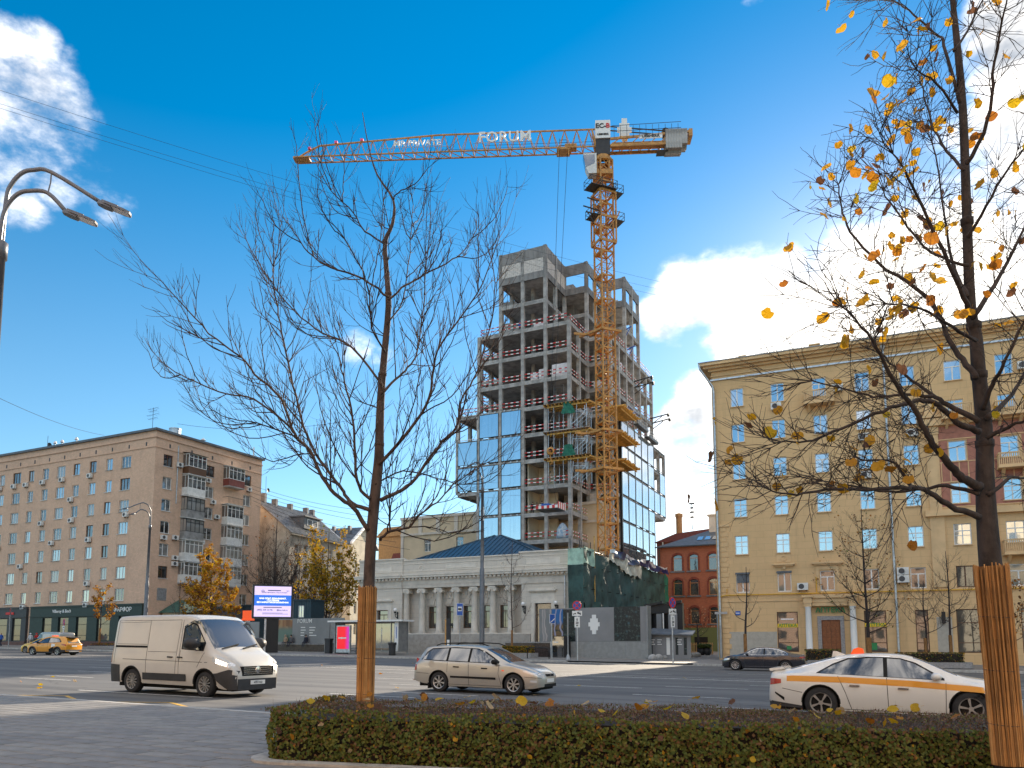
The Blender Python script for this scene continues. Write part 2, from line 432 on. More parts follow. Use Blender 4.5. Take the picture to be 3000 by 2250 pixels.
mat('reed', (.42, .205, .065), .75, var=.35, vscale=5, stretch=(3, 3, .6)); mat('reed_dark', (.24, .115, .035), .8, var=.4, vscale=6, stretch=(3, 3, .6)); mat('reed_pale', (.54, .30, .11), .75, var=.3, vscale=6, stretch=(3, 3, .6))
def leaf_mat(name, c1, c2, tl=.45):
    m = bpy.data.materials.new(name); m.use_nodes = True; t = NT(m.node_tree); b = t.n['Principled BSDF']; b.inputs['Roughness'].default_value = .6
    co = t.add('ShaderNodeTexCoord').outputs['Object']; n = t.noise(co, 9, 4)
    oi = t.add('ShaderNodeObjectInfo').outputs['Random']
    c = t.mix(t.smooth(t.math('ADD', t.math('MULTIPLY', n, .75), t.math('MULTIPLY', oi, .3)), .38, .72), c1, c2); t.link(c, b.inputs['Base Color'])
    tr = t.add('ShaderNodeBsdfTranslucent'); t.link(c, tr.inputs[0])
    mx = t.add('ShaderNodeMixShader', i_0=tl); t.link(b.outputs[0], mx.inputs[1]); t.link(tr.outputs[0], mx.inputs[2]); t.link(mx.outputs[0], t.n['Material Output'].inputs[0])
    M[name] = m
leaf_mat('leaf_yellow', (.56, .31, .012), (.42, .20, .008)); leaf_mat('leaf_orange', (.46, .19, .012), (.30, .10, .01)); leaf_mat('leaf_brown', (.16, .07, .03), (.09, .04, .02)); leaf_mat('leaf_pale', (.55, .42, .24), (.40, .27, .14))
leaf_mat('leaf_lemon', (.60, .42, .02), (.50, .30, .01))
leaf_mat('hedge_green', (.095, .135, .02), (.045, .07, .012), .35); leaf_mat('hedge_olive', (.165, .17, .026), (.085, .10, .016), .35); leaf_mat('hedge_rust', (.17, .085, .028), (.10, .048, .018), .3); leaf_mat('hedge_twig', (.20, .115, .075), (.11, .062, .042), .1)
brick_mat('brick_tan', (.70, .455, .315), (.60, .385, .265), (.56, .42, .32), .26, .16, .014, .24, stain=.16)
brick_mat('brick_red', (.30, .095, .050), (.23, .068, .036), (.24, .12, .08), .25, .085, .010, .3)
glass_mat('glass_dark', (.010, .012, .014), .03, .22)
glass_mat('glass_curtain', (.025, .028, .03), .03, .22, inner=(.26, .255, .24))
glass_mat('glass_blue', (.02, .03, .045), .03, .50, inner=(.09, .10, .11))
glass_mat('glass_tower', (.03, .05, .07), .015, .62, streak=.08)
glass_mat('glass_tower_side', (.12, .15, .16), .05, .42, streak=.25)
glass_mat('glass_car', (.006, .007, .008), .02, .16)
glass_mat('glass_shop', (.02, .022, .02), .03, .12, inner=(.07, .06, .045))
glass_mat('glass_shelter', (.20, .21, .20), .05, .25)
glass_mat('glass_sky', (.35, .42, .46), .05, .4)
def facade_pale(name, col, w, h, line):
    pass
# ------------------------------------------------------------------ ground, road, pavements
def asphalt():
    m = bpy.data.materials.new('asphalt'); m.use_nodes = True; t = NT(m.node_tree); b = t.n['Principled BSDF']
    co = t.add('ShaderNodeTexCoord').outputs['Object']
    mp = t.add('ShaderNodeMapping'); mp.inputs['Scale'].default_value = (.035, .55, 1); t.link(co, mp.inputs['Vector'])
    streak = t.noise(mp.outputs[0], 1.6, 6, .6); fine = t.noise(co, 55, 3, .7); big = t.noise(co, .25, 6, .6)
    c = t.mix(t.smooth(streak, .38, .64), (.128, .126, .124), (.062, .063, .067))
    c = t.mix(t.math('MULTIPLY', t.smooth(big, .45, .7), .5), c, (.095, .093, .092))
    c = t.mix(t.math('MULTIPLY', t.smooth(fine, .4, .7), .35), c, (.17, .168, .165))
    cr = t.add('ShaderNodeTexVoronoi', feature='DISTANCE_TO_EDGE', i_Scale=.16); wn = t.add('ShaderNodeTexNoise', i_Scale=1.2, i_Detail=5.0); t.link(co, wn.inputs['Vector'])
    t.link(t.vmath('ADD', co, t.vmath('SCALE', wn.outputs[1])), cr.inputs['Vector'])
    c = t.mix(t.math('MULTIPLY', t.math('SUBTRACT', 1, t.smooth(cr.outputs[0], 0.0, .012)), .6), c, (.03, .03, .032))
    t.link(c, b.inputs['Base Color']); t.link(t.math('ADD', .62, t.math('MULTIPLY', fine, .3)), b.inputs['Roughness'])
    bn = t.add('ShaderNodeBump', i_Strength=.35, i_Distance=.006); t.link(fine, bn.inputs['Height']); t.link(bn.outputs[0], b.inputs['Normal'])
    M['asphalt'] = m
asphalt()
mat('marking_white', (.62, .61, .58), .7, var=.35, vscale=5, dirt=.6); mat('marking_yellow', (.62, .36, .05), .7, var=.3, vscale=6)
mat('paving', (.215, .205, .195), .7, var=.2, vscale=2.5, dirt=.35, bump=.15, bscale=60); mat('paving_b', (.185, .18, .175), .72, var=.2, vscale=2.2, dirt=.3, bump=.15, bscale=60); mat('paving_c', (.24, .23, .215), .7, var=.2, vscale=2.8, dirt=.3, bump=.15, bscale=60)
mat('paving_joint', (.06, .06, .063), .9); mat('kerb_stone', (.40, .385, .36), .75, var=.25, vscale=5, dirt=.3, bump=.2)
mat('earth_and_gap_shade', (.022, .017, .013), .95, var=.4, vscale=5)  # bed soil, and the painted dark between hedge leaves
def street_sheet(name, m, srange, trange, z=0., top=None):
    """a sheet in street axes (object turned with the street) that follows the fall of the ground"""
    b = MB(); ca, sa = math.cos(TH), math.sin(TH); n = len(trange)
    for s in srange:
        for t in trange:
            x = s*ca+t*sa
            b.v.append((s, t, gz(x)+(top(s, t) if top else z)))
    for i in range(len(srange)-1):
        for j in range(n-1): b.f.append((i*n+j, (i+1)*n+j, (i+1)*n+j+1, i*n+j+1)); b.mi.append(0)
    return struct(b.build(name, m, rz=-TH))
S_LONG = [-2000, -600]+list(range(-200, 201, 10))+[600, 2000]
street_sheet('ground', 'asphalt', [-2000, -600]+list(range(-240, 241, 20))+[600, 2000], [-1500, -300, -60, 0, 150, 500, 2500], z=-.03)
street_sheet('road', 'asphalt', list(range(-200, 121, 8)), [10, 20, 30, 40, 50, 60, 70], z=0)
def far_top(s, t): return .15+.012*(t-57)
FK = 57.0
street_sheet('far_pavement', 'paving', list(range(-160, -13, 7))+list(range(-12, 100, 7)), [FK+.2, 68, 90, 150], top=far_top)
def far_z(x, y): return gz(x)+far_top(0, x*math.sin(TH)+y*math.cos(TH))
def kerb_run(name, s0, s1, t0, t1, dz, step, m):
    b = MB(); s = s0
    while s < s1-1e-6:
        e = min(s+step, s1); o = len(b.v)
        for ss in (s, e-.012):
            for tt, zz in ((t0, -.02), (t0, dz-.02), (t0+.02, dz), (t1, dz), (t1, -.02)):
                b.v.append((ss, tt, gz(ss*math.cos(TH)+tt*math.sin(TH))+zz))
        for k in range(4): b.f.append((o+k, o+5+k, o+6+k, o+k+1)); b.mi.append(0)
        b.f.append((o, o+1, o+2, o+3, o+4)); b.f.append((o+9, o+8, o+7, o+6, o+5)); b.mi += [0, 0]
        s = e
    return struct(b.build(name, m, rz=-TH))
kerb_run('far_kerb', -160, -23, FK-.1, FK+.25, .155, 6, 'kerb_stone'); kerb_run('far_kerb', -13, 100, FK-.1, FK+.25, .155, 6, 'kerb_stone'); kerb_run('dropped_kerb', -23, -13, FK-.1, FK+.25, .05, 5, 'kerb_stone')
# near pavement: a bedding sheet and stone slabs laid on it
NK = 12.1
pv = street_sheet('pavement', 'paving_joint', list(range(-60, 41, 5)), [-60, -12, 0, 6, NK-.22], z=.085)
slab = {}
def slab_mesh(w, d, m):
    k = (w, d, m)
    if k not in slab:
        b = MB(); e = .006
        b.add([(0, 0, -.03), (w, 0, -.03), (w, d, -.03), (0, d, -.03), (0, 0, .024), (w, 0, .024), (w, d, .024), (0, d, .024), (e, e, .03), (w-e, e, .03), (w-e, d-e, .03), (e, d-e, .03)],
              [(0, 1, 5, 4), (1, 2, 6, 5), (2, 3, 7, 6), (3, 0, 4, 7), (4, 5, 9, 8), (5, 6, 10, 9), (6, 7, 11, 10), (7, 4, 8, 11), (8, 9, 10, 11)])
        slab[k] = b.mesh('paving_slab', m)
    return slab[k]
rs = random.Random(3)
cells = []
for j in range(0, 60):
    t = NK-.24-(j+1)*.31; off = rs.uniform(0, .6); s = -30+off
    while s < 3:
        w = rs.choice((.45, .6, .6, .75)); cells.append((s, t, w)); s += w
def slab_rank(c):
    p = ST(c[0]+c[2]/2, c[1]+.15); d = math.hypot(p.x, p.y)
    inview = p.y > 7.5 and -0.72 < p.x/p.y < -.30
    return d if inview else 1e6+d
cells.sort(key=slab_rank)
joined = {k: MB() for k in ('paving', 'paving_b', 'paving_c')}
slope = math.atan(.012*math.cos(TH)); slope_t = math.atan(.012*math.sin(TH))
for i, (s, t, w) in enumerate(cells):
    mk = rs.choice(('paving', 'paving', 'paving_b', 'paving_c')); z = gz(s*math.cos(TH)+t*math.sin(TH))+.088+rs.uniform(-.0015, .0015)
    if i < 295:
        inst('paving_slab', slab_mesh(w-.02, .29, mk), pv, (s, t, z), rot=(-slope_t, slope, 0))
    else:
        g = joined[mk]; zz = [gz(a*math.cos(TH)+c*math.sin(TH))+.088+.03 for a, c in ((s, t), (s+w-.012, t), (s+w-.012, t+.298), (s, t+.298))]
        g.quad((s, t, zz[0]), (s+w-.012, t, zz[1]), (s+w-.012, t+.298, zz[2]), (s, t+.298, zz[3]))
for k, g in joined.items():
    o = g.build('paving_slabs', k, pv); o['kind'] = 'stuff'
# kerb stones of the near pavement, one by one
kerb = struct(bpy.data.objects.new('kerb', None)); COL.objects.link(kerb); kerb.rotation_euler = (0, 0, -TH)
kb = MB(); kb.add([(0, 0, -.05), (0, .24, -.05), (0, .24, .10), (0, .22, .12), (0, 0, .12), (.985, 0, -.05), (.985, .24, -.05), (.985, .24, .10), (.985, .22, .12), (.985, 0, .12)],
      [(0, 1, 2, 3, 4), (9, 8, 7, 6, 5), (0, 5, 6, 1), (1, 6, 7, 2), (2, 7, 8, 3), (3, 8, 9, 4), (4, 9, 5, 0)])
km = kb.mesh('kerb_stone', 'kerb_stone')
for i in range(-42, 26):
    inst('kerb_stone', km, kerb, (i, NK-.22, gz(i*math.cos(TH)+NK*math.sin(TH))), rot=(0, slope, 0))
# painted lines, one sheet per line 4 mm above the road
def stripe(name, m, s0, s1, t, w=.12, t2=None):
    b = MB(); n = max(1, int((s1-s0)/4)); t2 = t if t2 is None else t2
    for i in range(n):
        a = s0+(s1-s0)*i/n; c = s0+(s1-s0)*(i+1)/n; ta = t+(t2-t)*i/n; tb = t+(t2-t)*(i+1)/n
        P = [(a, ta-w/2), (c, tb-w/2), (c, tb+w/2), (a, ta+w/2)]
        b.quad(*[(p, q, gz(p*math.cos(TH)+q*math.sin(TH))+.006) for p, q in P])
    return struct(b.build(name, m, rz=-TH))
for t, ss, ln in ((15.25, (-33, -21.9, -10.6), 5.5), (18.4, (-38, -29.9, -21.5, -15.0), 3), (20.1, (-31, -22.5, -13.9, -4.2), 3), (23.6, (-34, -25.5, -16.5, -7.3), 3), (27.0, (-38, -29, -20, -11), 3),
                  (28.7, (-7.6, 1.5), 3), (31.6, (-42, -33, -24, -14.5, -5), 3), (39.8, (-58, -49, -40, -31, -22, -13.2, -4.5, 5), 3), (43.4, (-62, -53, -44, -35, -26, -17, -8), 3), (47, (-58, -49, -40, -31, -22, -13), 3), (50.4, (-60, -50, -40, -30, -20), 3)):
    for s in ss: stripe('lane_marking', 'marking_white', s, s+ln, t)
for t in (35.05, 35.4): stripe('centre_line', 'marking_white', -110, 40, t, .14)
stripe('lane_marking', 'marking_white', -40, 30, 36.9, .1)
for s in range(-30, -17, 4):
    stripe('bus_stop_marking', 'marking_yellow', s, s+2, 12.6, .12, 13.6); stripe('bus_stop_marking', 'marking_yellow', s+2, s+4, 13.6, .12, 12.6)
# ------------------------------------------------------------------ window kit
WIN = {}
def window_meshes(w, h, style, fm, gm):
    k = (round(w, 2), round(h, 2), style, fm, gm)
    if k in WIN: return WIN[k]
    b = MB(); f = .075; d = .07
    b.box(0, w, 0, d, 0, f); b.box(0, w, 0, d, h-f, h); b.box(0, f, 0, d, f, h-f); b.box(w-f, w, 0, d, f, h-f)
    if style == 'two': b.box(w/2-.05, w/2+.05, .004, d, f, h-f)
    elif style == 'asym': b.box(w*.42-.05, w*.42+.05, .004, d, f, h-f); b.box(f, w*.42-.05, .006, d, h*.62, h*.62+.05)
    elif style == 'three': b.box(w*.33-.045, w*.33+.045, .004, d, f, h-f); b.box(w*.67-.045, w*.67+.045, .004, d, f, h-f)
    elif style == 'tee':
        b.box(f, w-f, .004, d, h*.66, h*.66+.085); b.box(w/2-.05, w/2+.05, .004, d, f, h*.66)
    elif style == 'cross':
        b.box(f, w-f, .004, d, h*.64, h*.64+.085); b.box(w/2-.045, w/2+.045, .004, d, f, h*.64); b.box(w/2-.035, w/2+.035, .004, d, h*.64+.085, h-f)
    elif style == 'fine':
        b.box(f, w-f, .004, d, h*.64, h*.64+.08); b.box(w/2-.04, w/2+.04, .004, d, f, h*.64); b.box(w/2-.03, w/2+.03, .004, d, h*.64+.08, h-f)
        b.box(f, w/2-.04, .012, d, h*.43, h*.43+.04); b.box(w/2+.04, w-f, .012, d, h*.43, h*.43+.04)
    elif style == 'top': b.box(f, w-f, .004, d, h*.74, h*.74+.07)
    elif style == 'shop': b.box(f, w-f, .004, d, h*.68, h*.68+.06); b.box(f, w-f, .004, d, h*.22, h*.22+.06)
    elif style == 'sash': b.box(f, w-f, .004, d, h*.72, h*.72+.09); b.box(w/2-.02, w/2+.02, .01, d, f, h*.72)
    p = MB(); p.quad((f*.5, d*.55, f*.5), (w-f*.5, d*.55, f*.5), (w-f*.5, d*.55, h-f*.5), (f*.5, d*.55, h-f*.5))
    WIN[k] = (b.mesh('window', fm), p.mesh('pane', gm)); return WIN[k]
SILL = {}
def add_window(parent, x, z, w, h, style='two', fm='white_frame', gm='glass_curtain', y=.12, sill=None, side=False):
    """front facade: opening at x; side facade (plane x=0 facing +x): opening starts at local y = x"""
    f, p = window_meshes(w, h, style, fm, gm)
    loc, rz = ((x, y, z), 0) if not side else ((side-y if isinstance(side, float) else -y, x, z), R(90))
    o = inst('window', f, parent, loc, rz); inst('pane', p, o)
    if sill:
        k = (round(w, 2), sill)
        if k not in SILL: SILL[k] = MB().box(-.06, w+.06, -.22, .02, -.06, 0).mesh('sill', sill)
        inst('sill', SILL[k], o)
    return o
def ac_mesh():
    b = MB(); b.box(-.42, .42, -.34, 0, 0, .58); b.cur = 1; b.lathe([(.0, -.352), (.22, -.352), (.22, -.34)], 14, (-.1, 0, .29), 'y'); b.box(-.30, -.26, -.1, .05, -.14, 0); b.box(.26, .30, -.1, .05, -.14, 0)
    return b.mesh('air_conditioner', ['ac_white', 'ac_dark'])
AC = ac_mesh()
def add_ac(parent, x, z, side=False, y=0.):
    return inst('air_conditioner', AC, parent, (x, y-.08, z) if not side else (.08-y, x, z), 0 if not side else R(90))
def frame_of(th): return (math.cos(th), math.sin(th))

# ------------------------------------------------------------------ brick apartment block on the left
rb = random.Random(11)
BO = Vector((-46.64, 98.40, 0))
bb = thing('apartment_building', 'tan brick apartment block with a dark green shop front at street level', 'building', BO, -TH)
rows = [6.95, 9.85, 12.8, 15.8, 18.75, 21.7, 24.72]
cols = [(-43.5, -42.2), (-40.3, -39.0), (-36.9, -35.1), (-33.5, -32.2), (-30.2, -28.35), (-26.5, -25.25), (-23.25, -21.9), (-20.1, -18.25), (-16.45, -15.1), (-13.0, -11.6), (-9.6, -8.3), (-6.55, -4.65)]
XL = -50.; DEP = 19.
holes = [(a, b, z, z+1.6) for a, b in cols for z in rows]
w = MB(); w.wall(XL, 0, .2, 29.2, holes, 0, .22)
shole = [(a, a+1.45, z, z+1.6) for a in (1.3, 8.42, 15.45) for z in rows]
w2 = MB(); w2.wall(0, DEP, .2, 29.2, shole, 0, .22); w2.xf(lambda p: (-p.y, p.x, p.z)); w.add(w2.v, w2.f)
w.quad((XL, DEP, 0), (XL, 0, 0), (XL, 0, 29.2), (XL, DEP, 29.2)); w.quad((0, DEP, 0), (XL, DEP, 0), (XL, DEP, 29.2), (0, DEP, 29.2))
w.build('wall', 'brick_tan', bb)
MB().prism([(XL-.3, -.3), (.3, -.3), (.3, DEP+.3), (XL-.3, DEP+.3)], 29.2, 29.5).build('roof', 'slate', bb)
c = MB(); c.box(XL, .14, -.14, -.002, 28.3, 28.52); c.box(.002, .14, 0, DEP, 28.3, 28.52); c.box(XL, .09, -.09, -.002, 27.0, 27.1); c.box(.002, .09, 0, DEP, 27.0, 27.1); c.build('cornice', 'brick_tan', bb)
vt = MB().box(-.11, .11, -.02, .02, 0, .5).mesh('vent', 'ac_dark')
for i in range(12): inst('vent', vt, bb, (-1.8-i*3.35, -.012, 27.3))
for i in range(5): inst('vent', vt, bb, (.012, 2.2+i*3.6, 27.3), R(90))
for a, b in cols:
    for j, z in enumerate(rows):
        wd = b-a; st = 'three' if wd > 1.6 else rb.choice(('two', 'asym', 'two'))
        fm = rb.choice(['white_frame']*7+['brown_frame']) if z < 24 else rb.choice(['white_frame', 'white_frame', 'brown_frame'])
        add_window(bb, a, z, wd, 1.6, st, fm, rb.choice(('glass_curtain', 'glass_curtain', 'glass_blue')), sill='stone_plinth' if rb.random() < .5 else 'ac_white')
        if rb.random() < .30: add_ac(bb, a+rb.uniform(-.3, wd), z-.75, y=-.03)
for a in (1.3, 8.42, 15.45):
    for j, z in enumerate(rows):
        if z < 8 and a < 2:
            bsh = MB().box(-.02, .02, a, a+1.45, z, z+1.6).build('shutter', 'galvanised', bb); continue
        add_window(bb, a, z, 1.45, 1.6, rb.choice(('two', 'asym')), 'brown_frame' if (z > 24 or (z < 11 and a < 2)) else 'white_frame', 'glass_dark' if rb.random() < .5 else 'glass_curtain', side=True, sill='ac_white')
for y, z in ((3.7, 25.0), (8.6, 23.8), (9.6, 20.9), (10.4, 22.1-3.2), (3.5, 15.1), (7.9, 15.0), (3.6, 12.4), (3.6, 11.6), (7.9, 12.2), (1.7, 14.9), (16.3, 23.9)): add_ac(bb, y, z, side=True, y=-.03)
# balconies on the end wall
def balcony(y0, y1, z, kind, mat_, gl='white_frame'):
    d = 1.15
    b = MB().box(.0, d, y0, y1, z-.16, z).build('balcony', 'concrete', bb)
    p = MB()
    if kind == 'rail':
        for k in range(13): yy = y0+.05+(y1-y0-.1)*k/12; p.bar((d-.04, yy, z), (d-.04, yy, z+.95), .025)
        p.bar((d-.04, y0, z+.95), (d-.04, y1, z+.95), .05); p.bar((0, y0+.03, z+.95), (d-.04, y0+.03, z+.95), .05)
        p.build('railing', 'dark_metal', b); return
    p.box(d-.05, d, y0, y1, z, z+1.0); p.box(.0, d-.05, y0, y0+.05, z, z+1.0); p.box(.0, d-.05, y1-.05, y1, z, z+1.0)
    p.build('balcony_panel', mat_, b)
    if kind in ('glazed', 'full'):
        z0 = z+1.0; z1 = z+2.75; g = MB(); n = 4
        for k in range(n+1): yy = y0+.04+(y1-y0-.08)*k/n; g.bar((d-.03, yy, z0), (d-.03, yy, z1), .075)
        for zz in (z0+.03, z1-.04, z0+1.25): g.bar((d-.03, y0, zz), (d-.03, y1, zz), .07)
        for yy in (y0+.03, y1-.03): g.bar((0, yy, z1-.04), (d, yy, z1-.04), .07); g.bar((0, yy, z0+.03), (d, yy, z0+.03), .07); g.bar((d*.5, yy, z0), (d*.5, yy, z1), .06)
        g.build('balcony_glazing', gl, b)
        q = MB(); q.quad((d-.035, y0+.05, z0), (d-.035, y1-.05, z0), (d-.035, y1-.05, z1), (d-.035, y0+.05, z1))
        q.quad((.0, y0+.03, z0), (d-.05, y0+.03, z0), (d-.05, y0+.03, z1), (.0, y0+.03, z1)); q.quad((.0, y1-.03, z0), (d-.05, y1-.03, z0), (d-.05, y1-.03, z1), (.0, y1-.03, z1)); q.build('pane', 'glass_curtain', b)
        MB().prism([(0, z1+.22), (d+.2, z1), (d+.2, z1+.05), (0, z1+.28)], y0-.12, y1+.12, 'y').build('balcony_roof', 'dark_metal' if kind == 'full' else 'ac_white', b)
for z, k, m, g in ((24.25, 'full', 'brown_frame', 'white_frame'), (21.3, 'glazed', 'ac_white', 'white_frame'), (18.3, 'glazed', 'concrete_dark', 'dark_metal'), (15.35, 'glazed', 'concrete_dark', 'dark_metal'), (12.4, 'glazed', 'ac_white', 'white_frame'), (9.45, 'glazed', 'ac_white', 'white_frame')): balcony(4.4, 7.4, z, k, m, g)
for z, k, m, g in ((23.9, 'glazed', 'roof_red', 'white_frame'), (21.3, 'rail', '', ''), (18.3, 'glazed', 'ac_white', 'white_frame'), (15.35, 'glazed', 'ac_white', 'white_frame'), (12.4, 'glazed', 'ac_white', 'white_frame'), (9.45, 'glazed', 'ac_white', 'white_frame')): balcony(11.5, 14.5, z, k, m, g)
dp = MB(); dp.tube([(.10, 3.5, 27.9), (.10, 3.5, 20)], .06, 6); dp.build('downpipe', 'galvanised', bb)
# shop fronts at street level
def shopfront(x0, x1, wallm, openings, name):
    b = MB(); b.wall(x0, x1, .25, 6.45, [(a, c, 1.7, 4.9) for a, c in openings], -.35, .3); b.box(x0, x1, -.35, -.003, 6.45, 6.5); b.quad((x1, -.35, .25), (x1, 0, .25), (x1, 0, 6.45), (x1, -.35, 6.45)); b.quad((x0, 0, .25), (x0, -.35, .25), (x0, -.35, 6.45), (x0, 0, 6.45))
    o = b.build('shop_front', wallm, bb)
    c = MB(); c.box(x0, x1, -.47, -.353, 4.98, 5.1); c.box(x0, x1, -.47, -.353, 6.3, 6.42); c.build('fascia_trim', wallm, o)
    c = MB(); prev = x0
    for a, bq in list(openings)+[(x1, x1)]:
        if a-prev > .5: c.box(prev, a, -.40, -.353, .3, 1.65)
        else: c.box(prev, a, -.40, -.353, .3, 1.65)
        if bq > a: c.box(a, bq, -.40, -.353, .3, 1.6)
        prev = bq
    build_split(c, 'plinth', 'granite_red', o)
    for a, c_ in openings:
        f, p = window_meshes(c_-a, 3.2, 'shop', 'black_metal', 'glass_shop'); wn = inst('window', f, bb, (a, -.2, 1.7)); inst('pane', p, wn)
    return o
sg = shopfront(-23.4, -.6, 'shop_green', [(-20.6, -18.6), (-17.2, -15.0), (-13.4, -11.2), (-9.2, -6.6), (-4.9, -2.6)], 'green')
sb = shopfront(-47, -24.3, 'shop_grey', [(-45, -42.6), (-40.6, -37.4), (-35.5, -32.8), (-31.2, -28.6), (-27.4, -25.4)], 'grey')
lettering('ФАРФОР', .78, 'sign_white', bb, (-4.2, -.37, 5.72), depth=.06, bold=.008)
lettering('Villeroy & Boch', .62, 'sign_white', bb, (-16.5, -.37, 5.72), depth=.06, bold=.006)
rp = MB().box(-.9, .9, -.1, 0, -.26, .26).mesh('sign_panel', 'sign_red')
for x in (-36.2, -31.9): inst('sign_panel', rp, bb, (x, -.37, 5.6))
for x in (-28.0,): inst('sign_panel', MB().box(-.9, .9, -.08, 0, -.17, .17).mesh('sign_panel', 'sign_red'), bb, (x, -.37, 5.6))
# roof things
cv = MB(); cv.lathe([(.75, 0), (.75, 1.1), (.8, 1.1), (.8, 1.25), (0, 1.25)], 14, (-1.6, 4.2, 29.4)); cv.build('chimney', 'galvanised', bb)
for x in (-12.0, -15.2, -16.8):
    v = MB(); v.lathe([(.07, 0), (.07, .8), (.28, .9), (.12, 1.25), (0, 1.3)], 8, (x-6, 1.2, 29.4)); v.build('chimney', 'galvanised', bb)
def tv_mast(x, y, z, h, parent, full=True):
    b = MB(); b.tube([(x, y, z), (x, y, z+h)], .03, 5)
    if full:
        for k, (zz, l) in enumerate(((.95, 1.0), (.85, .8), (.7, 1.2), (.55, .9))):
            b.tube([(x-l, y, z+h*zz), (x+l, y, z+h*zz+.12)], .018, 4)
            for q in range(4): xx = x-l+2*l*(q+.5)/4; b.tube([(xx, y-.35, z+h*zz), (xx, y+.35, z+h*zz)], .012, 3)
    else: b.lathe([(0, 0), (.35, .12), (.35, .15), (0, .06)], 10, (x+.35, y, z+h*.45), 'x')
    return b.build('aerial', 'dark_metal', parent)
tv_mast(-2.1, 1.0, 29.4, 3.4, bb); tv_mast(-25.8, 2.0, 29.4, 2.6, bb, False); tv_mast(-30.6, 6.0, 29.4, 2.8, bb, False)
v = MB(); v.tube([(-1, 18.2, 29.4), (-1, 18.2, 31.2)], .1, 6); v.lathe([(.4, 0), (.05, .3)], 8, (-1, 8.5, 30.0)); v.build('chimney', 'ac_white', bb)

# ------------------------------------------------------------------ houses in the yard behind
GO = atY(845, 1700, 118); GO.z = 0
gh = thing('apartment_building', 'grey-beige plastered house with a pale metal pitched roof behind the bare trees', 'building', GO, -R(21))
# gable towards the street, long side running back on the right (plane x = 0)
L = 14.8; WG = 13.; E = 18.6; RD = 24.0
hz = [(1.3+i*2.3, 1.3+i*2.3+1.1, z, z+1.9) for i in range(6) for z in (14.9, 11.5, 8.1, 4.7, 1.5)]
b = MB(); b.wall(0, L, 0, E, hz, 0, .25); b.xf(lambda p: (-p.y, p.x, p.z))
b.add([(-WG, 0, 0), (0, 0, 0), (0, 0, E), (-WG/2, 0, RD-.4), (-WG, 0, E)], [(0, 1, 2, 3, 4)]); b.add([(-WG, L, 0), (0, L, 0), (0, L, E), (-WG/2, L, RD-.4), (-WG, L, E)], [(4, 3, 2, 1, 0)]); b.quad((-WG, L, 0), (-WG, 0, 0), (-WG, 0, E), (-WG, L, E))
b.build('wall', 'stucco_grey', gh)
b = MB(); b.quad((.5, -.3, E-.15), (.5, L+.3, E-.15), (-WG/2, L+.3, RD), (-WG/2, -.3, RD)); b.quad((-WG-.5, -.3, E-.15), (-WG/2, -.3, RD), (-WG/2, L+.3, RD), (-WG-.5, L+.3, E-.15))
o = b.build('roof', 'roof_grey', gh); md = o.modifiers.new('thick', 'SOLIDIFY'); md.thickness = .12
sm = MB()
for k in range(90):
    yy = -.2+k*.42
    if yy > L: break
    sm.bar((.5, yy, E-.1), (-WG/2, yy, RD+.05), .05)
sm.build('roof_seam', 'roof_grey', gh)
MB().box(.0, .45, 0, L, E-.45, E-.2).build('cornice', 'stucco_grey', gh)
for h in hz: add_window(gh, h[0], h[2], 1.1, 1.9, 'tee', 'white_frame', 'glass_curtain', side=True, y=.15)
for yy, hgt in ((1.2, 2.2), (4.0, 1.4), (8.0, 1.2), (12.4, 1.3), (14.2, 1.2)):
    MB().box(-WG/2-.4, -WG/2+.5, yy, yy+.5, RD-.6, RD+hgt*.6).build('chimney', 'slate', gh)
for yy in (4.6,):
    d = thing_part = MB(); d.box(-4.6, -.8, yy, yy+4.2, E+1.2, E+3.1); d.prism([(-5.2, yy-.2), (-.5, yy-.2), (-.5, yy+4.7), (-5.2, yy+4.7)], E+3.1, E+3.3)
    dm = d.build('dormer', 'slate', gh); q = MB(); q.wall(yy+.8, yy+3.7, E+1.7, E+2.8, [(yy+1.0, yy+2.1, E+1.8, E+2.7), (yy+2.4, yy+3.5, E+1.8, E+2.7)], 0, .05); q.xf(lambda p: (-.78-p.y, p.x, p.z)); q.build('window', 'white_frame', dm)
tv_mast(-WG/2, 2.0, RD, 4.2, gh, False)
# cream gable house with a sunlit end wall
CO = atY(1027, 1700, 150); CO.z = 0
ch = thing('apartment_building', 'cream gabled house with a sunlit end wall and two wall units', 'building', CO, R(-15.5))
# end wall = plane x=0 (faces right), width 9 m ; side wall towards us on plane y=0
E2 = 21.0; W2 = 11.; ap = 24.6
hz = [(1.6, 2.75, z, z+2.3) for z in (15.3, 11.2, 7.1, 3.0)]+[(7.4, 8.4, z, z+2.3) for z in (15.3, 11.2, 7.1)]
b = MB(); b.wall(0, W2, 0, E2, hz, 0, .3); b.xf(lambda p: (-p.y, p.x, p.z)); b.add([(0, 0, E2), (0, W2, E2), (0, W2/2, ap)], [(0, 1, 2)])
b.wall(-14, 0, 0, E2, [(-11, -9.8, z, z+2.2) for z in (16, 12, 8)], 0, .3); b.quad((-14, W2, 0), (-14, 0, 0), (-14, 0, E2), (-14, W2, E2))
b.build('wall', 'stucco_cream', ch)
b = MB(); b.quad((.4, -.5, E2-.25), (.4, W2/2, ap+.25), (-14, W2/2, ap+.25), (-14, -.5, E2-.25)); b.quad((.4, W2+.5, E2-.25), (-14, W2+.5, E2-.25), (-14, W2/2, ap+.25), (.4, W2/2, ap+.25))
o = b.build('roof', 'slate', ch); md = o.modifiers.new('thick', 'SOLIDIFY'); md.thickness = .2
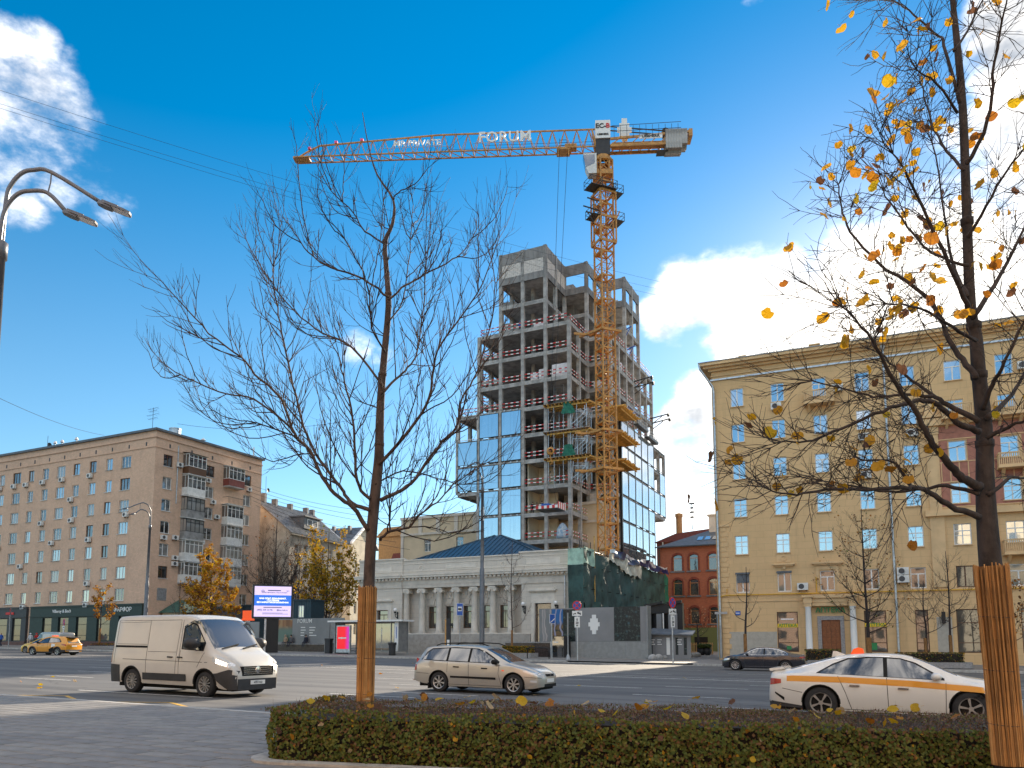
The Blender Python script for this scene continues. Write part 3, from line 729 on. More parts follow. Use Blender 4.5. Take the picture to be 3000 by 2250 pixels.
b = MB(); b.prism([(-.55, E2-.3), (W2/2, ap+.22), (W2+.55, E2-.3), (W2+.55, E2+.15), (W2/2, ap+.75), (-.55, E2+.15)], .05, .5, 'x'); b.build('verge_board', 'white_paint', ch)
for h in hz: add_window(ch, h[0], h[2], h[1]-h[0], 2.3, 'tee', 'white_frame', 'glass_dark', side=True, y=.2)
for h in ((-11, 16), (-11, 12), (-11, 8)): add_window(ch, h[0], h[1], 1.2, 2.2, 'tee', 'white_frame', 'glass_dark', y=.2)
add_ac(ch, 2.9, 14.6, side=True, y=-.2); add_ac(ch, 2.0, 10.6, side=True, y=-.2)
for xx in (-6, -2.5): MB().box(xx, xx+.6, 3, 3.7, ap-1.6, ap+.3).build('chimney', 'slate', ch)
# beige house with panelled attic behind the bank
EO = atY(1178, 1600, 122); EO.z = 0
eh = thing('apartment_building', 'beige house with a panelled attic and few windows behind the bank', 'building', EO, -R(27))
def ez(px, py): return atY(px, py, 122).z
ZT = ez(1178, 1520); ZB = ez(1178, 1568); LE = 34.
hz = [(4.2+i*5.9, 4.2+i*5.9+1.25, z, z+2.0) for i in range(5) for z in (ZB-2.9, ZB-8.6, ZB-12.3)]
b = MB(); b.wall(0, LE, 0, ZT, hz, 0, .3); b.quad((0, 14, 0), (0, 0, 0), (0, 0, ZT), (0, 14, ZT)); b.quad((LE, 0, 0), (LE, 14, 0), (LE, 14, ZT), (LE, 0, ZT)); b.quad((0, 0, ZT), (LE, 0, ZT), (LE, 14, ZT), (0, 14, ZT)); b.build('wall', 'stucco_beige', eh)
b = MB(); b.box(-.2, LE, -.25, -.002, ZB-.25, ZB+.1); b.box(-.25, LE, -.3, -.002, ZT-.3, ZT+.1); b.box(-.15, .35, -.18, -.003, 0, ZB-.26)
for i in range(9): b.box(-.1+i*3.3, .55+i*3.3, -.2, -.004, ZB+.1, ZT-.3)
build_split(b, 'attic_panel', 'stone_grey', eh)
for h in hz: add_window(eh, h[0], h[2], 1.25, 2.0, 'tee', 'white_frame', 'glass_curtain', y=.2)
# ochre house with a dark red roof, in the gap
OO = atY(1108, 1650, 135); OO.z = 0
oh = thing('apartment_building', 'ochre house with a dark red dormer roof in the gap beside the beige house', 'building', OO, -R(30))
zt = atY(1108, 1575, 135).z
b = MB(); b.wall(0, 9, 0, zt, [(4.8, 6.0, zt-6.2, zt-4.0), (2.6, 3.8, zt-12, zt-10), (4.8, 6.0, zt-12, zt-10), (4.4, 5.4, zt-10.6, zt-10.2)], 0, .3); b.quad((0, 8, 0), (0, 0, 0), (0, 0, zt), (0, 8, zt)); b.quad((9, 0, 0), (9, 8, 0), (9, 8, zt), (9, 0, zt)); b.build('wall', 'stucco_ochre', oh)
MB().prism([(-.4, zt), (9.4, zt), (7.2, zt+1.6), (1.5, zt+1.6)], -.3, 8, 'y').build('roof', 'stucco_ochre', oh)
MB().prism([(3.0, zt-6.6), (9.3, zt-6.6), (9.3, zt-6.0), (8.0, zt-3.2), (4.3, zt-3.2), (3.0, zt-6.0)], -1.2, -.002, 'y').build('dormer', 'roof_red', oh)
MB().box(3.0, 9.0, -1.0, -.003, 0, zt-12.4).build('bay', 'stucco_ochre', oh)
for x, z in ((4.4, zt-6.2), (6.1, zt-6.2)): add_window(oh, x, z, 1.3, 2.1, 'two', 'white_frame', 'glass_dark', y=-1.28)
for x, z in ((3.4, zt-12), (5.6, zt-12)): add_window(oh, x, z, 1.5, 2.1, 'two', 'white_frame', 'glass_dark', y=-1.1)
# ------------------------------------------------------------------ old stone bank building
brick_mat('ashlar', (.61, .56, .49), (.585, .535, .465), (.48, .44, .385), 1.1, .46, .014, .14, bump=.5)
KO = Vector((-11.93, 81.48, 0))
bk = thing('bank_building', 'single-storey grey stone building with an Ionic colonnade and blue metal roof', 'building', KO, -TH)
D = 27.; XR = 19.5; XLB = -5.2
RC = .75                                                # the colonnade stands in a recess
wx = [2.95, 5.05, 7.15, 9.25, 11.4]
b = MB()
b.wall(XLB, .3, 2.44, 7.25, [(-2.9, -1.5, 3.0, 4.95)], 0, .35); b.wall(14.3, XR, 2.44, 7.25, [(15.75, 17.45, .9, 5.3)], 0, .4)
b.wall(.3, 14.3, 2.44, 7.25, [(x, x+1.0, 2.97, 5.28) for x in wx], RC+.35, .3)
b.quad((.3, 0, 2.44), (.3, RC+.35, 2.44), (.3, RC+.35, 7.25), (.3, 0, 7.25)); b.quad((14.3, RC+.35, 2.44), (14.3, 0, 2.44), (14.3, 0, 7.25), (14.3, RC+.35, 7.25))
b.quad((XR, 0, .2), (XR, D, .2), (XR, D, 10.2), (XR, 0, 10.2)); b.quad((XLB, D, .2), (XLB, 0, .2), (XLB, 0, 10.2), (XLB, D, 10.2)); b.quad((XR, D, .2), (XLB, D, .2), (XLB, D, 10.2), (XR, D, 10.2))
b.build('wall', 'ashlar', bk)
b = MB(); b.box(XLB-.12, 15.3, -.13, .5, .2, 2.36); b.box(17.9, XR+.1, -.13, .5, .2, 2.36); b.box(.3, 14.3, .5, RC+.36, .2, 2.40); build_split(b, 'plinth', 'stone_plinth', bk)
b = MB(); b.box(XLB-.05, 15.35, -.08, .3, 2.36, 2.46); b.build('plinth_course', 'stone_light', bk)
# entablature: architrave, frieze, dentils, cornice, attic
b = MB(); b.box(.3, 14.3, .05, RC+.6, 7.2, 7.55); b.box(.3, 14.3, .0, RC+.6, 7.55, 7.98); b.box(XLB, .3, -.1, .3, 7.25, 7.62); b.box(14.3, XR, -.1, .3, 7.25, 7.62); b.box(XLB, .3, -.06, .3, 7.62, 7.98); b.box(14.3, XR, -.06, .3, 7.62, 7.98)
build_split(b, 'architrave', 'stone_grey', bk)
b = MB(); b.box(XLB-.35, .45, -.6, .3, 8.28, 8.5); b.box(14.15, XR+.35, -.6, .3, 8.28, 8.5); b.box(.45, 14.15, -.42, RC+.5, 8.28, 8.5); b.box(XLB-.42, .5, -.68, .3, 8.5, 8.62); b.box(14.1, XR+.42, -.68, .3, 8.5, 8.62); b.box(.5, 14.1, -.5, RC+.5, 8.5, 8.62)
b.box(XLB-.1, .35, -.2, .3, 7.98, 8.28); b.box(14.25, XR+.1, -.2, .3, 7.98, 8.28); b.box(.35, 14.25, -.05, RC+.4, 7.98, 8.28)
build_split(b, 'cornice', 'stone_light', bk)
dn = MB().box(-.13, .13, -.22, 0, 0, .2).mesh('dentil', 'stone_light')
x = XLB+.1
while x < XR:
    rec = .35 < x < 14.25
    inst('dentil', dn, bk, (x, -.055 if rec else -.205, 8.06)); x += .46
b = MB(); b.box(XLB-.02, .4, -.12, .5, 8.62, 10.28); b.box(14.2, XR+.02, -.12, .5, 8.62, 10.28); b.box(.4, 14.2, .0, .5, 8.62, 10.1); b.box(XR-.4, XR, .5, D, 8.62, 10.2); b.box(XLB, XLB+.4, .5, D, 8.62, 10.2); build_split(b, 'parapet', 'ashlar', bk)
b = MB(); b.box(XLB-.12, .5, -.22, .6, 10.28, 10.42); b.box(14.1, XR+.12, -.22, .6, 10.28, 10.42); b.box(.5, 14.1, -.1, .6, 10.1, 10.22)
for z in (8.95,): b.box(XLB-.06, .44, -.17, -.121, z, z+.12); b.box(14.16, XR+.06, -.17, -.121, z, z+.12); b.box(.44, 14.16, -.05, -.001, z, z+.1)
b.box(.44, 14.16, -.04, -.001, 9.72, 9.78); b.box(14.16, XR+.06, -.16, -.121, 9.92, 9.98); b.box(XLB-.06, .44, -.16, -.121, 9.92, 9.98)
build_split(b, 'parapet_cap', 'stone_light', bk)
def raised_panel(x0, x1, z0, z1, y, parent=bk):
    q = MB(); f = .07
    q.box(x0, x1, y-.04, y-.001, z0, z0+f); q.box(x0, x1, y-.04, y-.001, z1-f, z1); q.box(x0, x0+f, y-.04, y-.001, z0+f, z1-f); q.box(x1-f, x1, y-.04, y-.001, z0+f, z1-f); q.box(x0+f, x1-f, y-.018, y-.001, z0+f, z1-f)
    return q.build('panel', 'stone_light', parent)
raised_panel(14.9, 18.45, 9.12, 9.68, -.12); raised_panel(-3.05, -.95, 9.1, 9.62, -.12); raised_panel(5.65, 9.3, 9.12, 9.62, 0)
ring = MB(); ring.lathe([(.28, -.05), (.28, 0), (.2, 0), (.2, -.05), (.28, -.05)], 18, axis='y'); ring.cur = 0; rm = ring.mesh('medallion', 'stone_light')
for x in (2.65, 12.3): inst('medallion', rm, bk, (x, -.002, 9.3))
# columns with scrolled capitals
cb = MB(); cb.lathe([(.42, 0), (.42, .1), (.38, .16), (.40, .22), (.34, .30), (.33, 1.6), (.315, 3.0), (.28, 4.18), (.31, 4.22), (.31, 4.28), (.27, 4.30)], 20); cm = cb.mesh('column', 'stone_grey', True)
cp = MB(); cp.box(-.42, .42, -.36, .36, .26, .40)
for sx in (-1, 1):
    cp.lathe([(.0, -.34), (.10, -.345), (.11, -.33), (.20, -.345), (.20, .34), (0, .34)], 14, (sx*.33, 0, .1), 'y')
cp.lathe([(.28, 0), (.34, .1), (.36, .26)], 16); cpm = cp.mesh('capital', 'stone_light')
for x in (.62, 2.60, 4.68, 6.75, 8.85, 10.95, 12.95):
    o = inst('column', cm, bk, (x, .42, 2.44)); inst('capital', cpm, o, (0, 0, 4.3))
    MB().box(x-.46, x+.46, -.02, .86, 2.442, 2.50).build('base_block', 'stone_light', bk)
# windows, keystones and carved panels behind the columns
rr = random.Random(5)
for x in wx:
    add_window(bk, x, 2.97, 1.0, 2.31, 'sash', 'brown_frame', 'glass_shop', y=RC+.5, sill='stone_light')
    k = MB(); k.prism([(x+.3, 5.45), (x+.7, 5.45), (x+.85, 6.0), (x+.15, 6.0)], RC+.24, RC+.348, 'y'); k.prism([(x-.15, 5.3), (x+.28, 5.45), (x+.12, 5.95), (x-.25, 5.7)], RC+.29, RC+.348, 'y'); k.prism([(x+.72, 5.45), (x+1.15, 5.3), (x+1.25, 5.7), (x+.88, 5.95)], RC+.29, RC+.348, 'y'); k.build('keystone', 'stone_grey', bk)
    g = MB(); g.box(x-.3, x+1.3, RC+.31, RC+.348, 6.1, 7.0)
    for q in range(4):
        cx = x-.1+q*.4; lean = rr.uniform(-.2, .2)
        g.tube([(cx, RC+.3, 6.15), (cx+lean, RC+.26, 6.5), (cx+lean*.6, RC+.26, 6.75)], [.05, .11, .07], 6); g.lathe([(0, -.08), (.08, 0), (0, .08)], 6, (cx+lean*.5, RC+.26, 6.88))
        g.tube([(cx+lean, RC+.27, 6.62), (cx+lean+rr.uniform(-.25, .25), RC+.27, 6.5+rr.uniform(-.1, .3))], .035, 4)
    g.build('carved_panel', 'stone_light', bk)
# door on the right bay, side window on the left bay, hoods
add_window(bk, 15.75, .9, 1.7, 4.4, 'top', 'brown_frame', 'glass_shop', y=.3); add_window(bk, -2.9, 3.0, 1.4, 1.95, 'sash', 'brown_frame', 'glass_dark', y=.3, sill='stone_light')
b = MB()
for x0, x1, zb, zt, h in ((15.35, 17.85, .5, 5.3, 6.5), (-3.4, -1.0, 2.7, 4.95, 5.9)):
    b.box(x0-.02, x0+.36, -.06, -.001, zb, zt); b.box(x1-.36, x1+.02, -.06, -.001, zb, zt); b.box(x0-.02, x1+.02, -.06, -.001, zt, zt+.3)
    b.box(x0+.02, x1-.02, -.03, -.001, zt+.3, h-.1); b.box(x0-.2, x1+.2, -.32, -.001, h-.02, h+.14); b.box(x0-.1, x1+.1, -.2, -.001, h-.12, h-.02); b.box(x0, x1, -.26, -.001, h+.14, h+.24)
build_split(b, 'door_surround', 'stone_light', bk)
for x, z in ((14.7, 4.3), (18.15, 4.35), (-1.2+1.0, 4.0)):
    w = MB(); w.box(-.07, .07, -.05, 0, 0, .75); w.tube([(0, -.05, .2), (0, -.3, .12), (-.0, -.48, .35), (0, -.48, .62)], .04, 6); w.tube([(0, -.05, .6), (0, -.25, .5), (0, -.42, .4)], .03, 5); w.lathe([(.04, .55), (.14, .66), (.15, .74)], 10, (0, -.48, 0)); wl = w.build('wall_lamp', 'black_metal', bk, loc=(x, -.002, z))
    g = MB(); g.lathe([(.03, 0), (.15, .06), (.2, .2), (.15, .34), (0, .4)], 14); g.build('globe', 'globe_white', wl, True, (0, -.48, .74))
MB().tube([(18.95, -.14, 7.9), (18.95, -.14, .5)], .07, 8).build('downpipe', 'galvanised', bk)
# blue hipped roof with standing seams
RX0, RX1, RY0, RY1, RZ = -2.6, 17.2, 1.2, 16.0, 9.6; AX, AY, AZ = 7.2, 8.0, 13.45
b = MB(); b.add([(RX0, RY0, RZ), (RX1, RY0, RZ), (RX1, RY1, RZ), (RX0, RY1, RZ), (AX, AY, AZ), (AX+.8, AY, AZ)], [(0, 1, 5, 4), (1, 2, 5), (2, 3, 4, 5), (3, 0, 4)]); rf = b.build('roof', 'roof_blue', bk)
b = MB()
for i in range(1, 34):
    x = RX0+(RX1-RX0)*i/34.
    f = (x-RX0)/(AX-RX0) if x < AX else (RX1-x)/(RX1-AX-.8); f = max(0, min(1, f))
    b.bar((x, RY0, RZ+.03), (x, RY0+(AY-RY0)*f, RZ+(AZ-RZ)*f+.03), .04, .07)
for i in range(1, 26):
    y = RY0+(RY1-RY0)*i/26.; f = (y-RY0)/(AY-RY0) if y < AY else (RY1-y)/(RY1-AY); f = max(0, min(1, f))
    b.bar((RX0, y, RZ+.03), (RX0+(AX-RX0)*f, y, RZ+(AZ-RZ)*f+.03), .04, .07); b.bar((RX1, y, RZ+.03), (RX1+(AX+.8-RX1)*f, y, RZ+(AZ-RZ)*f+.03), .04, .07)
for q in ((RX0, RY0), (RX1, RY0), (RX1, RY1), (RX0, RY1)): b.bar((q[0], q[1], RZ+.05), (AX if q[0] < 5 else AX+.8, AY, AZ+.05), .16, .06)
b.build('roof_seam', 'roof_blue', rf)
MB().box(XLB+.4, XR-.4, .5, D-.4, 9.3, 9.45).build('flat_roof', 'slate', bk)

# ------------------------------------------------------------------ scaffold with netting along the bank's right flank
A0 = KO+Vector((XR*math.cos(TH), -XR*math.sin(TH), 0))
sf = thing('scaffold', 'netted scaffold along the side wall with dark green sheeting and a sagging blue tarpaulin', 'scaffold', A0, -TH)
sr = random.Random(21); LS = 28.5; XS = 1.35
b = MB()
ys = [-.7+i*2.45 for i in range(13)]
for y in ys:
    for x in (.25, XS): b.tube([(x, y, .2), (x+sr.uniform(-.03, .03), y, 10.8+sr.uniform(-.2, .9))], .045, 5)
    for z in (2.4, 4.5, 6.6, 8.7, 10.3): b.tube([(.05, y, z), (XS+.45, y, z)], .035, 4)
for z in (2.4, 4.5, 6.6, 8.7, 10.3):
    for x in (.25, XS): b.tube([(x, -1.0, z), (x, LS+.6, z+.3)], .035, 4)
for i in range(0, 12, 2): b.tube([(XS, ys[i], 2.4), (XS, ys[i+1], 8.7)], .035, 4)
b.build('tube_frame', 'dark_metal', sf)
mat_pole = MB(); mat_pole.tube([(XS+.12, 2.6, .2), (XS+.12, 2.6, 11.9)], .06, 6); mat_pole.build('pole', 'timber', sf)
def net(name, m, y0, y1, z0f, z1f, x=XS+.09, amp=.16, ny=46, nz=18, seed=1, fold=1.0):
    q = random.Random(seed); ph = [q.uniform(0, 6.3) for _ in range(8)]
    b = MB()
    for i in range(ny+1):
        u = i/ny; y = y0+(y1-y0)*u; za, zb = z0f(u), z1f(u)
        for j in range(nz+1):
            v = j/nz; z = za+(zb-za)*v
            bulge = math.sin(y*1.28+ph[0])*.5+math.sin(y*2.7+z*1.3+ph[1])*.3+math.sin(z*2.4-y*.8+ph[2])*.35+math.sin(z*5.1+y*1.9+ph[3])*.16+math.sin(y*6.3-z*2.2+ph[4])*.12
            b.v.append((x+amp*(bulge*fold+.55), y, z))
    for i in range(ny):
        for j in range(nz): k = i*(nz+1)+j; b.f.append((k, k+nz+1, k+nz+2, k+1)); b.mi.append(0)
    return b.build(name, m, sf, True)
net('netting', 'net_dark', -.7, LS, lambda u: 4.3+.4*u, lambda u: 10.3-.15*math.sin(u*9)-.1*u, seed=3)
net('netting', 'net_dark', -.7, 17, lambda u: .9, lambda u: 5.2+.25*math.sin(u*7), x=XS+.02, amp=.26, seed=5)
net('netting', 'net_light', -.85, 2.3, lambda u: 8.9+.1*math.sin(u*6), lambda u: 10.5, x=XS+.22, amp=.06, ny=10, nz=6, seed=9)
net('netting', 'net_green', LS, LS+2.3, lambda u: 6.0, lambda u: 10.4-.5*u, amp=.1, ny=8, seed=12)
net('netting', 'sheet_white', 6.2, 17.6, lambda u: 9.9-1.5*u+.35*math.sin(u*9)*u+.07*math.sin(u*47), lambda u: 10.55-.25*u+.1*math.sin(u*17), x=XS+.34, amp=.12, ny=44, nz=8, seed=15)
net('tarpaulin', 'tarp_blue', 7.5, LS+.4, lambda u: 10.15+.14*math.sin(u*16)+.08*math.sin(u*41), lambda u: 10.85+.2*math.sin(u*13)+.1*math.sin(u*37), x=XS+.42, amp=.22, ny=70, nz=7, seed=18, fold=1.4)
net('tarpaulin', 'tarp_silver', 6.5, LS+.2, lambda u: 10.6+.1*math.sin(u*15)+.08*math.sin(u*33), lambda u: 10.95+.14*math.sin(u*13)+.08*math.sin(u*39), x=XS+.4, amp=.14, ny=70, nz=5, seed=19, fold=1.3)
# netting across the near end, facing the street
b = MB()
for i in range(9):
    for j in range(13): b.v.append((.05+i*(XS+.2)/8, -.82-.05*math.sin(i*1.9+j*.8)-.04*math.sin(j*2.1), 1.0+j*.78))
for i in range(8):
    for j in range(12): k = i*13+j; b.f.append((k, k+13, k+14, k+1)); b.mi.append(1 if j > 9 else 0)
b.build('netting', ['net_dark', 'net_light'], sf, True)
# ------------------------------------------------------------------ yellow block with the pharmacy
TY = R(24.5)
YO = Vector((17.95, 66.55, 0))
yb = thing('apartment_building', 'ochre yellow plastered block with a pharmacy at street level and a brown panelled door', 'building', YO, -TY)
yr = random.Random(31)
rows = [22.15, 18.93, 15.63, 12.3, 9.05, 5.77]; WW, WH = 1.1, 1.65
cols = [1.48, 4.86, 8.2, 11.5, 14.82, 17.98, 21.45, 24.9, 28.3, 31.7, 35.1]
XE = 40.; DY = 14.
shops = [(4.7, 6.35), (11.35, 12.95), (15.0, 15.9), (17.8, 19.35), (22.0, 23.8), (26, 27.8), (30, 31.8)]
door = (8.15, 9.57, .42, 3.36)
holes = [(x, x+(1.2 if x > 17 else WW), z, z+WH) for x in cols for z in rows]+[(a, c, .75, 4.08) for a, c in shops]+[door]
b = MB(); b.wall(-.12, XE, -.6, 25.7, holes, 0, .2); b.quad((-.12, DY, -.6), (-.12, 0, -.6), (-.12, 0, 25.7), (-.12, DY, 25.7)); b.quad((XE, 0, -.6), (XE, DY, -.6), (XE, DY, 25.7), (XE, 0, 25.7)); b.quad((XE, DY, -.6), (-.12, DY, -.6), (-.12, DY, 25.7), (XE, DY, 25.7))
b.build('wall', 'stucco_yellow', yb)
b = MB(); b.box(-.35, XE, -.25, -.002, 25.55, 25.75); b.box(-.75, XE, -.62, 0, 25.75, 25.95); b.box(-1.05, XE, -.92, 0, 25.95, 26.2); b.box(-.75, -.12, 0, DY, 25.75, 25.95); b.box(-1.05, -.12, 0, DY, 25.95, 26.2); b.box(-.2, XE, -.1, -.003, 25.1, 25.2); build_split(b, 'cornice', 'stucco_yellow_trim', yb)
b = MB(); b.box(-.2, XE, -.16, -.003, 24.72, 24.86); b.build('ledge', 'galvanised', yb)
b = MB(); b.prism([(-1.1, -.98), (XE, -.98), (XE, DY+.3), (-1.1, DY+.3)], 26.2, 26.28); b.prism([(-.95, 26.28), (DY+.3, 26.28), (DY*.5, 28.6)], -1.0, XE, 'x'); b.build('roof', 'roof_grey', yb)
for x, y, w, h in ((.7, 1.2, .55, -.15), (2.2, 1.2, .5, .15), (3.0, 1.6, .9, -.1), (8.0, 3.5, .8, 1.1), (9.6, 4.2, .7, .8), (23.3, 4.0, .8, 1.1)):
    q = MB(); q.box(x, x+w, y, y+.7, 26.1, 26.9+h); q.box(x-.08, x+w+.08, y-.08, y+.78, 26.9+h, 27.0+h); q.build('chimney', 'stucco_yellow_trim', yb)
qr = MB()
for k in range(7): qr.bar((3.6+k*.6, .2, 26.3), (3.6+k*.6, .2, 27.2), .03)
qr.bar((3.6, .2, 27.2), (7.2, .2, 27.2), .03); qr.bar((3.6, .2, 26.75), (7.2, .2, 26.75), .02); qr.build('roof_railing', 'grey_metal', yb)
styles = {22.15: 'tee', 18.93: 'two', 15.63: 'tee', 12.3: 'fine', 9.05: 'fine', 5.77: 'two'}
for i, x in enumerate(cols):
    for z in rows:
        w = 1.2 if x > 17 else WW; st = styles[z]; fm = 'white_frame'
        if z == 5.77: st = 'tee' if i in (2, 4, 6) else 'two'
        if z == 5.77 and i == 5: fm = 'brown_frame'
        if z > 15 and yr.random() < .3: st = yr.choice(('two', 'cross', 'tee'))
        add_window(yb, x, z, w, WH, st, fm, 'glass_blue' if z > 8 else 'glass_shop', y=.1, sill='stucco_yellow_trim' if z > 6 else None)
for x, z in ((5.0, 21.4), (9.9, 22.35), (11.7, 17.95), (15.2, 17.9), (11.7, 14.8), (6.55, 5.85), (23.0, 22.3)): add_ac(yb, x+.3, z, y=-.02)
for z in (6.88, 7.5): inst('air_conditioner', AC, yb, (14.3, -.1, z-.65))
for x in (1.48, 4.86): MB().box(x-.05, x+WW+.05, -.1, -.003, 7.34, 7.5).build('shutter_box', 'slate', yb)
MB().box(1.55, 2.55, .02, .06, 6.62, 7.4).build('shutter', 'slate', yb)
for a, c in shops:
    f, p = window_meshes(c-a, 3.33, 'shop', 'brown_frame', 'glass_shop'); wn = inst('window', f, yb, (a, .08, .75)); inst('pane', p, wn)
for a, c in shops[:2]:
    MB().box(a+.02, c-.02, .055, .075, 2.78, 3.08).build('sign_band', 'sign_yellow', yb); lettering('АПТЕКА', .36, 'sign_green', yb, ((a+c)/2, .045, 2.93), depth=.02, bold=.006)
MB().box(11.6, 12.2, .07, .1, .95, 1.5).build('notice', 'sign_green', yb); MB().box(5.4, 5.75, .07, .1, .95, 1.25).build('notice', 'sign_green', yb)
MB().box(5.0, 6.0, .05, .07, 3.42, 3.52).build('shop_light', 'globe_white', yb)
lettering('АПТЕКА', .56, 'sign_green', yb, (8.87, -.12, 4.15), depth=.1, bold=.014)
# portico with two white columns and the door
b = MB()
for x in (7.2, 10.55): b.lathe([(.30, 0), (.30, .1), (.26, .16), (.25, .2), (.245, 2.0), (.215, 3.75), (.24, 3.8), (.26, 3.9)], 18, (x, -.42, .55)); 
build_split(b, 'column', 'white_paint', yb, True)
b = MB()
for x in (7.2, 10.55): b.box(x-.36, x+.36, -.72, -.003, .1, .55); b.box(x-.28, x+.28, -.66, -.003, 4.45, 4.75); b.box(x-.32, x+.32, -.7, -.003, 4.75, 5.2); b.box(x-.42, x+.42, -.8, -.003, 5.2, 5.38)
b.box(7.52, 10.23, -.45, -.003, 4.5, 4.8); b.box(7.52, 10.23, -.5, -.003, 4.8, 5.15); b.box(7.62, 10.13, -.66, -.003, 5.15, 5.42); build_split(b, 'portico', 'stucco_yellow_trim', yb)
b = MB(); b.box(7.85, 8.15, -.08, -.003, .0, 3.36); b.box(9.57, 9.87, -.08, -.003, .0, 3.36); b.box(7.85, 9.87, -.08, -.003, 3.36, 3.68); b.box(7.6, 10.1, -1.0, -.003, -.3, .41); build_split(b, 'door_surround', 'granite_grey', yb)
d = MB(); d.box(8.15, 9.57, .1, .15, .42, 3.36); dm = d.build('door', 'oak_door', yb)
pm = MB().box(0, .28, -.04, 0, 0, .36)
pm.box(.05, .23, -.065, -.04, .06, .30); pm = pm.mesh('door_panel', 'oak_door')
for i in range(4):
    for j in range(6): inst('door_panel', pm, dm, (8.21+i*.345, .098, .56+j*.46))
MB().bar((8.86, .098, .45), (8.86, .098, 2.75), .03).build('door_seam', 'brown_frame', dm)
MB().box(8.15, 9.57, .085, .099, 2.72, 2.76).build('transom', 'brown_frame', dm)
# stringcourse, gas pipe, downpipes, quoins, pipes and trims
b = MB(); b.box(.75, 6.7, -.06, -.003, 4.98, 5.06); b.box(11.1, 16.3, -.06, -.003, 4.98, 5.06); build_split(b, 'stringcourse', 'stucco_yellow_trim', yb)
b = MB(); b.tube([(.7, -.14, 6.1), (.7, -.14, 5.57), (24.5, -.14, 5.57)], .05, 6); b.tube([(7.9, -.14, 5.57), (7.9, -.14, 6.9)], .05, 6); b.tube([(-.02, -.16, 5.45), (.7, -.14, 5.57)], .05, 6); b.build('gas_pipe', 'gas_yellow', yb)
for x, top in ((.08, 24.5), (13.72, 25.6)):
    b = MB()
    if x < 1: b.tube([(-1.0, -.9, 26.1), (-.95, -.85, 25.7), (.0, -.25, 24.2), (.08, -.2, 23.7), (.08, -.2, .2)], .09, 8)
    else: b.tube([(x, -.2, top), (x, -.2, .2)], .085, 8); b.lathe([(.09, 0), (.22, .3), (.22, .45)], 8, (x, -.2, top-.3))
    for k in range(14): b.lathe([(.105, 0), (.105, .1)], 8, (x, -.2, 1.2+k*1.7))
    b.build('downpipe', 'galvanised', yb)
qm = MB().box(0, .74, -.045, -.002, 0, .40).mesh('quoin', 'stucco_yellow'); qs = MB().box(0, .56, -.045, -.002, 0, .40).mesh('quoin', 'stucco_yellow')
for k in range(25): inst('quoin', qm if k % 2 else qs, yb, (.2, 0, .55+k*.44))
MB().box(.1, 1.05, -.12, -.003, 11.55, 11.75).build('quoin_cap', 'stucco_yellow_trim', yb)
MB().box(.78, 4.66, -.012, -.002, -.2, 2.43).build('repair_patch', 'stucco_patch', yb)
MB().box(16.45, 17.5, -.012, -.002, -.2, 3.5).build('repair_patch', 'stucco_patch', yb)
b = MB()
b.box(7.62, 9.98, -.36, -.003, 7.98, 8.12); b.box(7.75, 9.85, -.22, -.003, 7.86, 7.98); b.box(7.9, 8.12, -.06, -.003, 5.7, 7.84); b.box(9.42, 9.64, -.06, -.003, 5.7, 7.84); b.box(8.12, 9.42, -.06, -.003, 7.5, 7.84)
b.box(4.52, 6.32, -.34, -.003, 8.0, 8.12); b.box(4.68, 6.16, -.2, -.003, 7.88, 8.0); b.box(5.3, 5.55, -.15, -.003, 7.66, 7.88); b.box(4.85, 5.98, -.03, -.003, 8.25, 8.95); b.lathe([(.25, -.06), (.25, 0), (.17, 0), (.17, -.06), (.25, -.06)], 14, (5.42, -.03, 8.6), 'y')
build_split(b, 'window_hood', 'stucco_yellow_trim', yb)
# the richer bay on the right: pilasters, pink panels, cornices, balconies
b = MB()
for z, h in ((18.55, .35), (18.9, .25), (11.35, .3), (11.65, .2), (19.25, .2)): b.box(16.1, XE, -.22-h*.6, -.003, z, z+h-.01)
for x in (16.45, 20.0, 23.6, 27.2): b.box(x, x+.85, -.13, -.003, 11.85, 18.55); b.box(x-.05, x+.9, -.2, -.13, 17.9, 18.5); b.box(x+.15, x+.7, -.17, -.13, 12.5, 17.6); b.box(x, x+.85, -.13, -.003, 19.45, 21.0)
for x in (16.4, 20.0): b.box(x, x+1.0, -.1, -.003, 5.8, 11.35)
build_split(b, 'pilaster', 'stucco_yellow_trim', yb)
b = MB()
for x0, x1 in ((17.32, 19.98), (20.87, 23.58), (24.47, 27.18)): 
    for z0, z1 in ((17.35, 18.5), (14.0, 15.6), (12.0, 12.25)): b.box(x0, x1, -.03, -.002, z0, z1)
    for z in (15.6, 12.25): b.box(x0, x0+.6, -.03, -.002, z, z+1.72); b.box(x1-.72, x1, -.03, -.002, z, z+1.72)
build_split(b, 'pink_panel', 'stucco_pink', yb)
b = MB()
for x0, x1 in ((17.32, 19.98), (20.87, 23.58)):
    for z in (13.98, 15.55, 17.38, 12.0): b.box(x0, x1, -.06, -.031, z, z+.07)
    for k in range(5):
        xx = x0+.06+k*(x1-x0-.2)/4; b.box(xx, xx+.07, -.055, -.031, 14.05, 15.55)
build_split(b, 'panel_moulding', 'stucco_yellow_trim', yb)
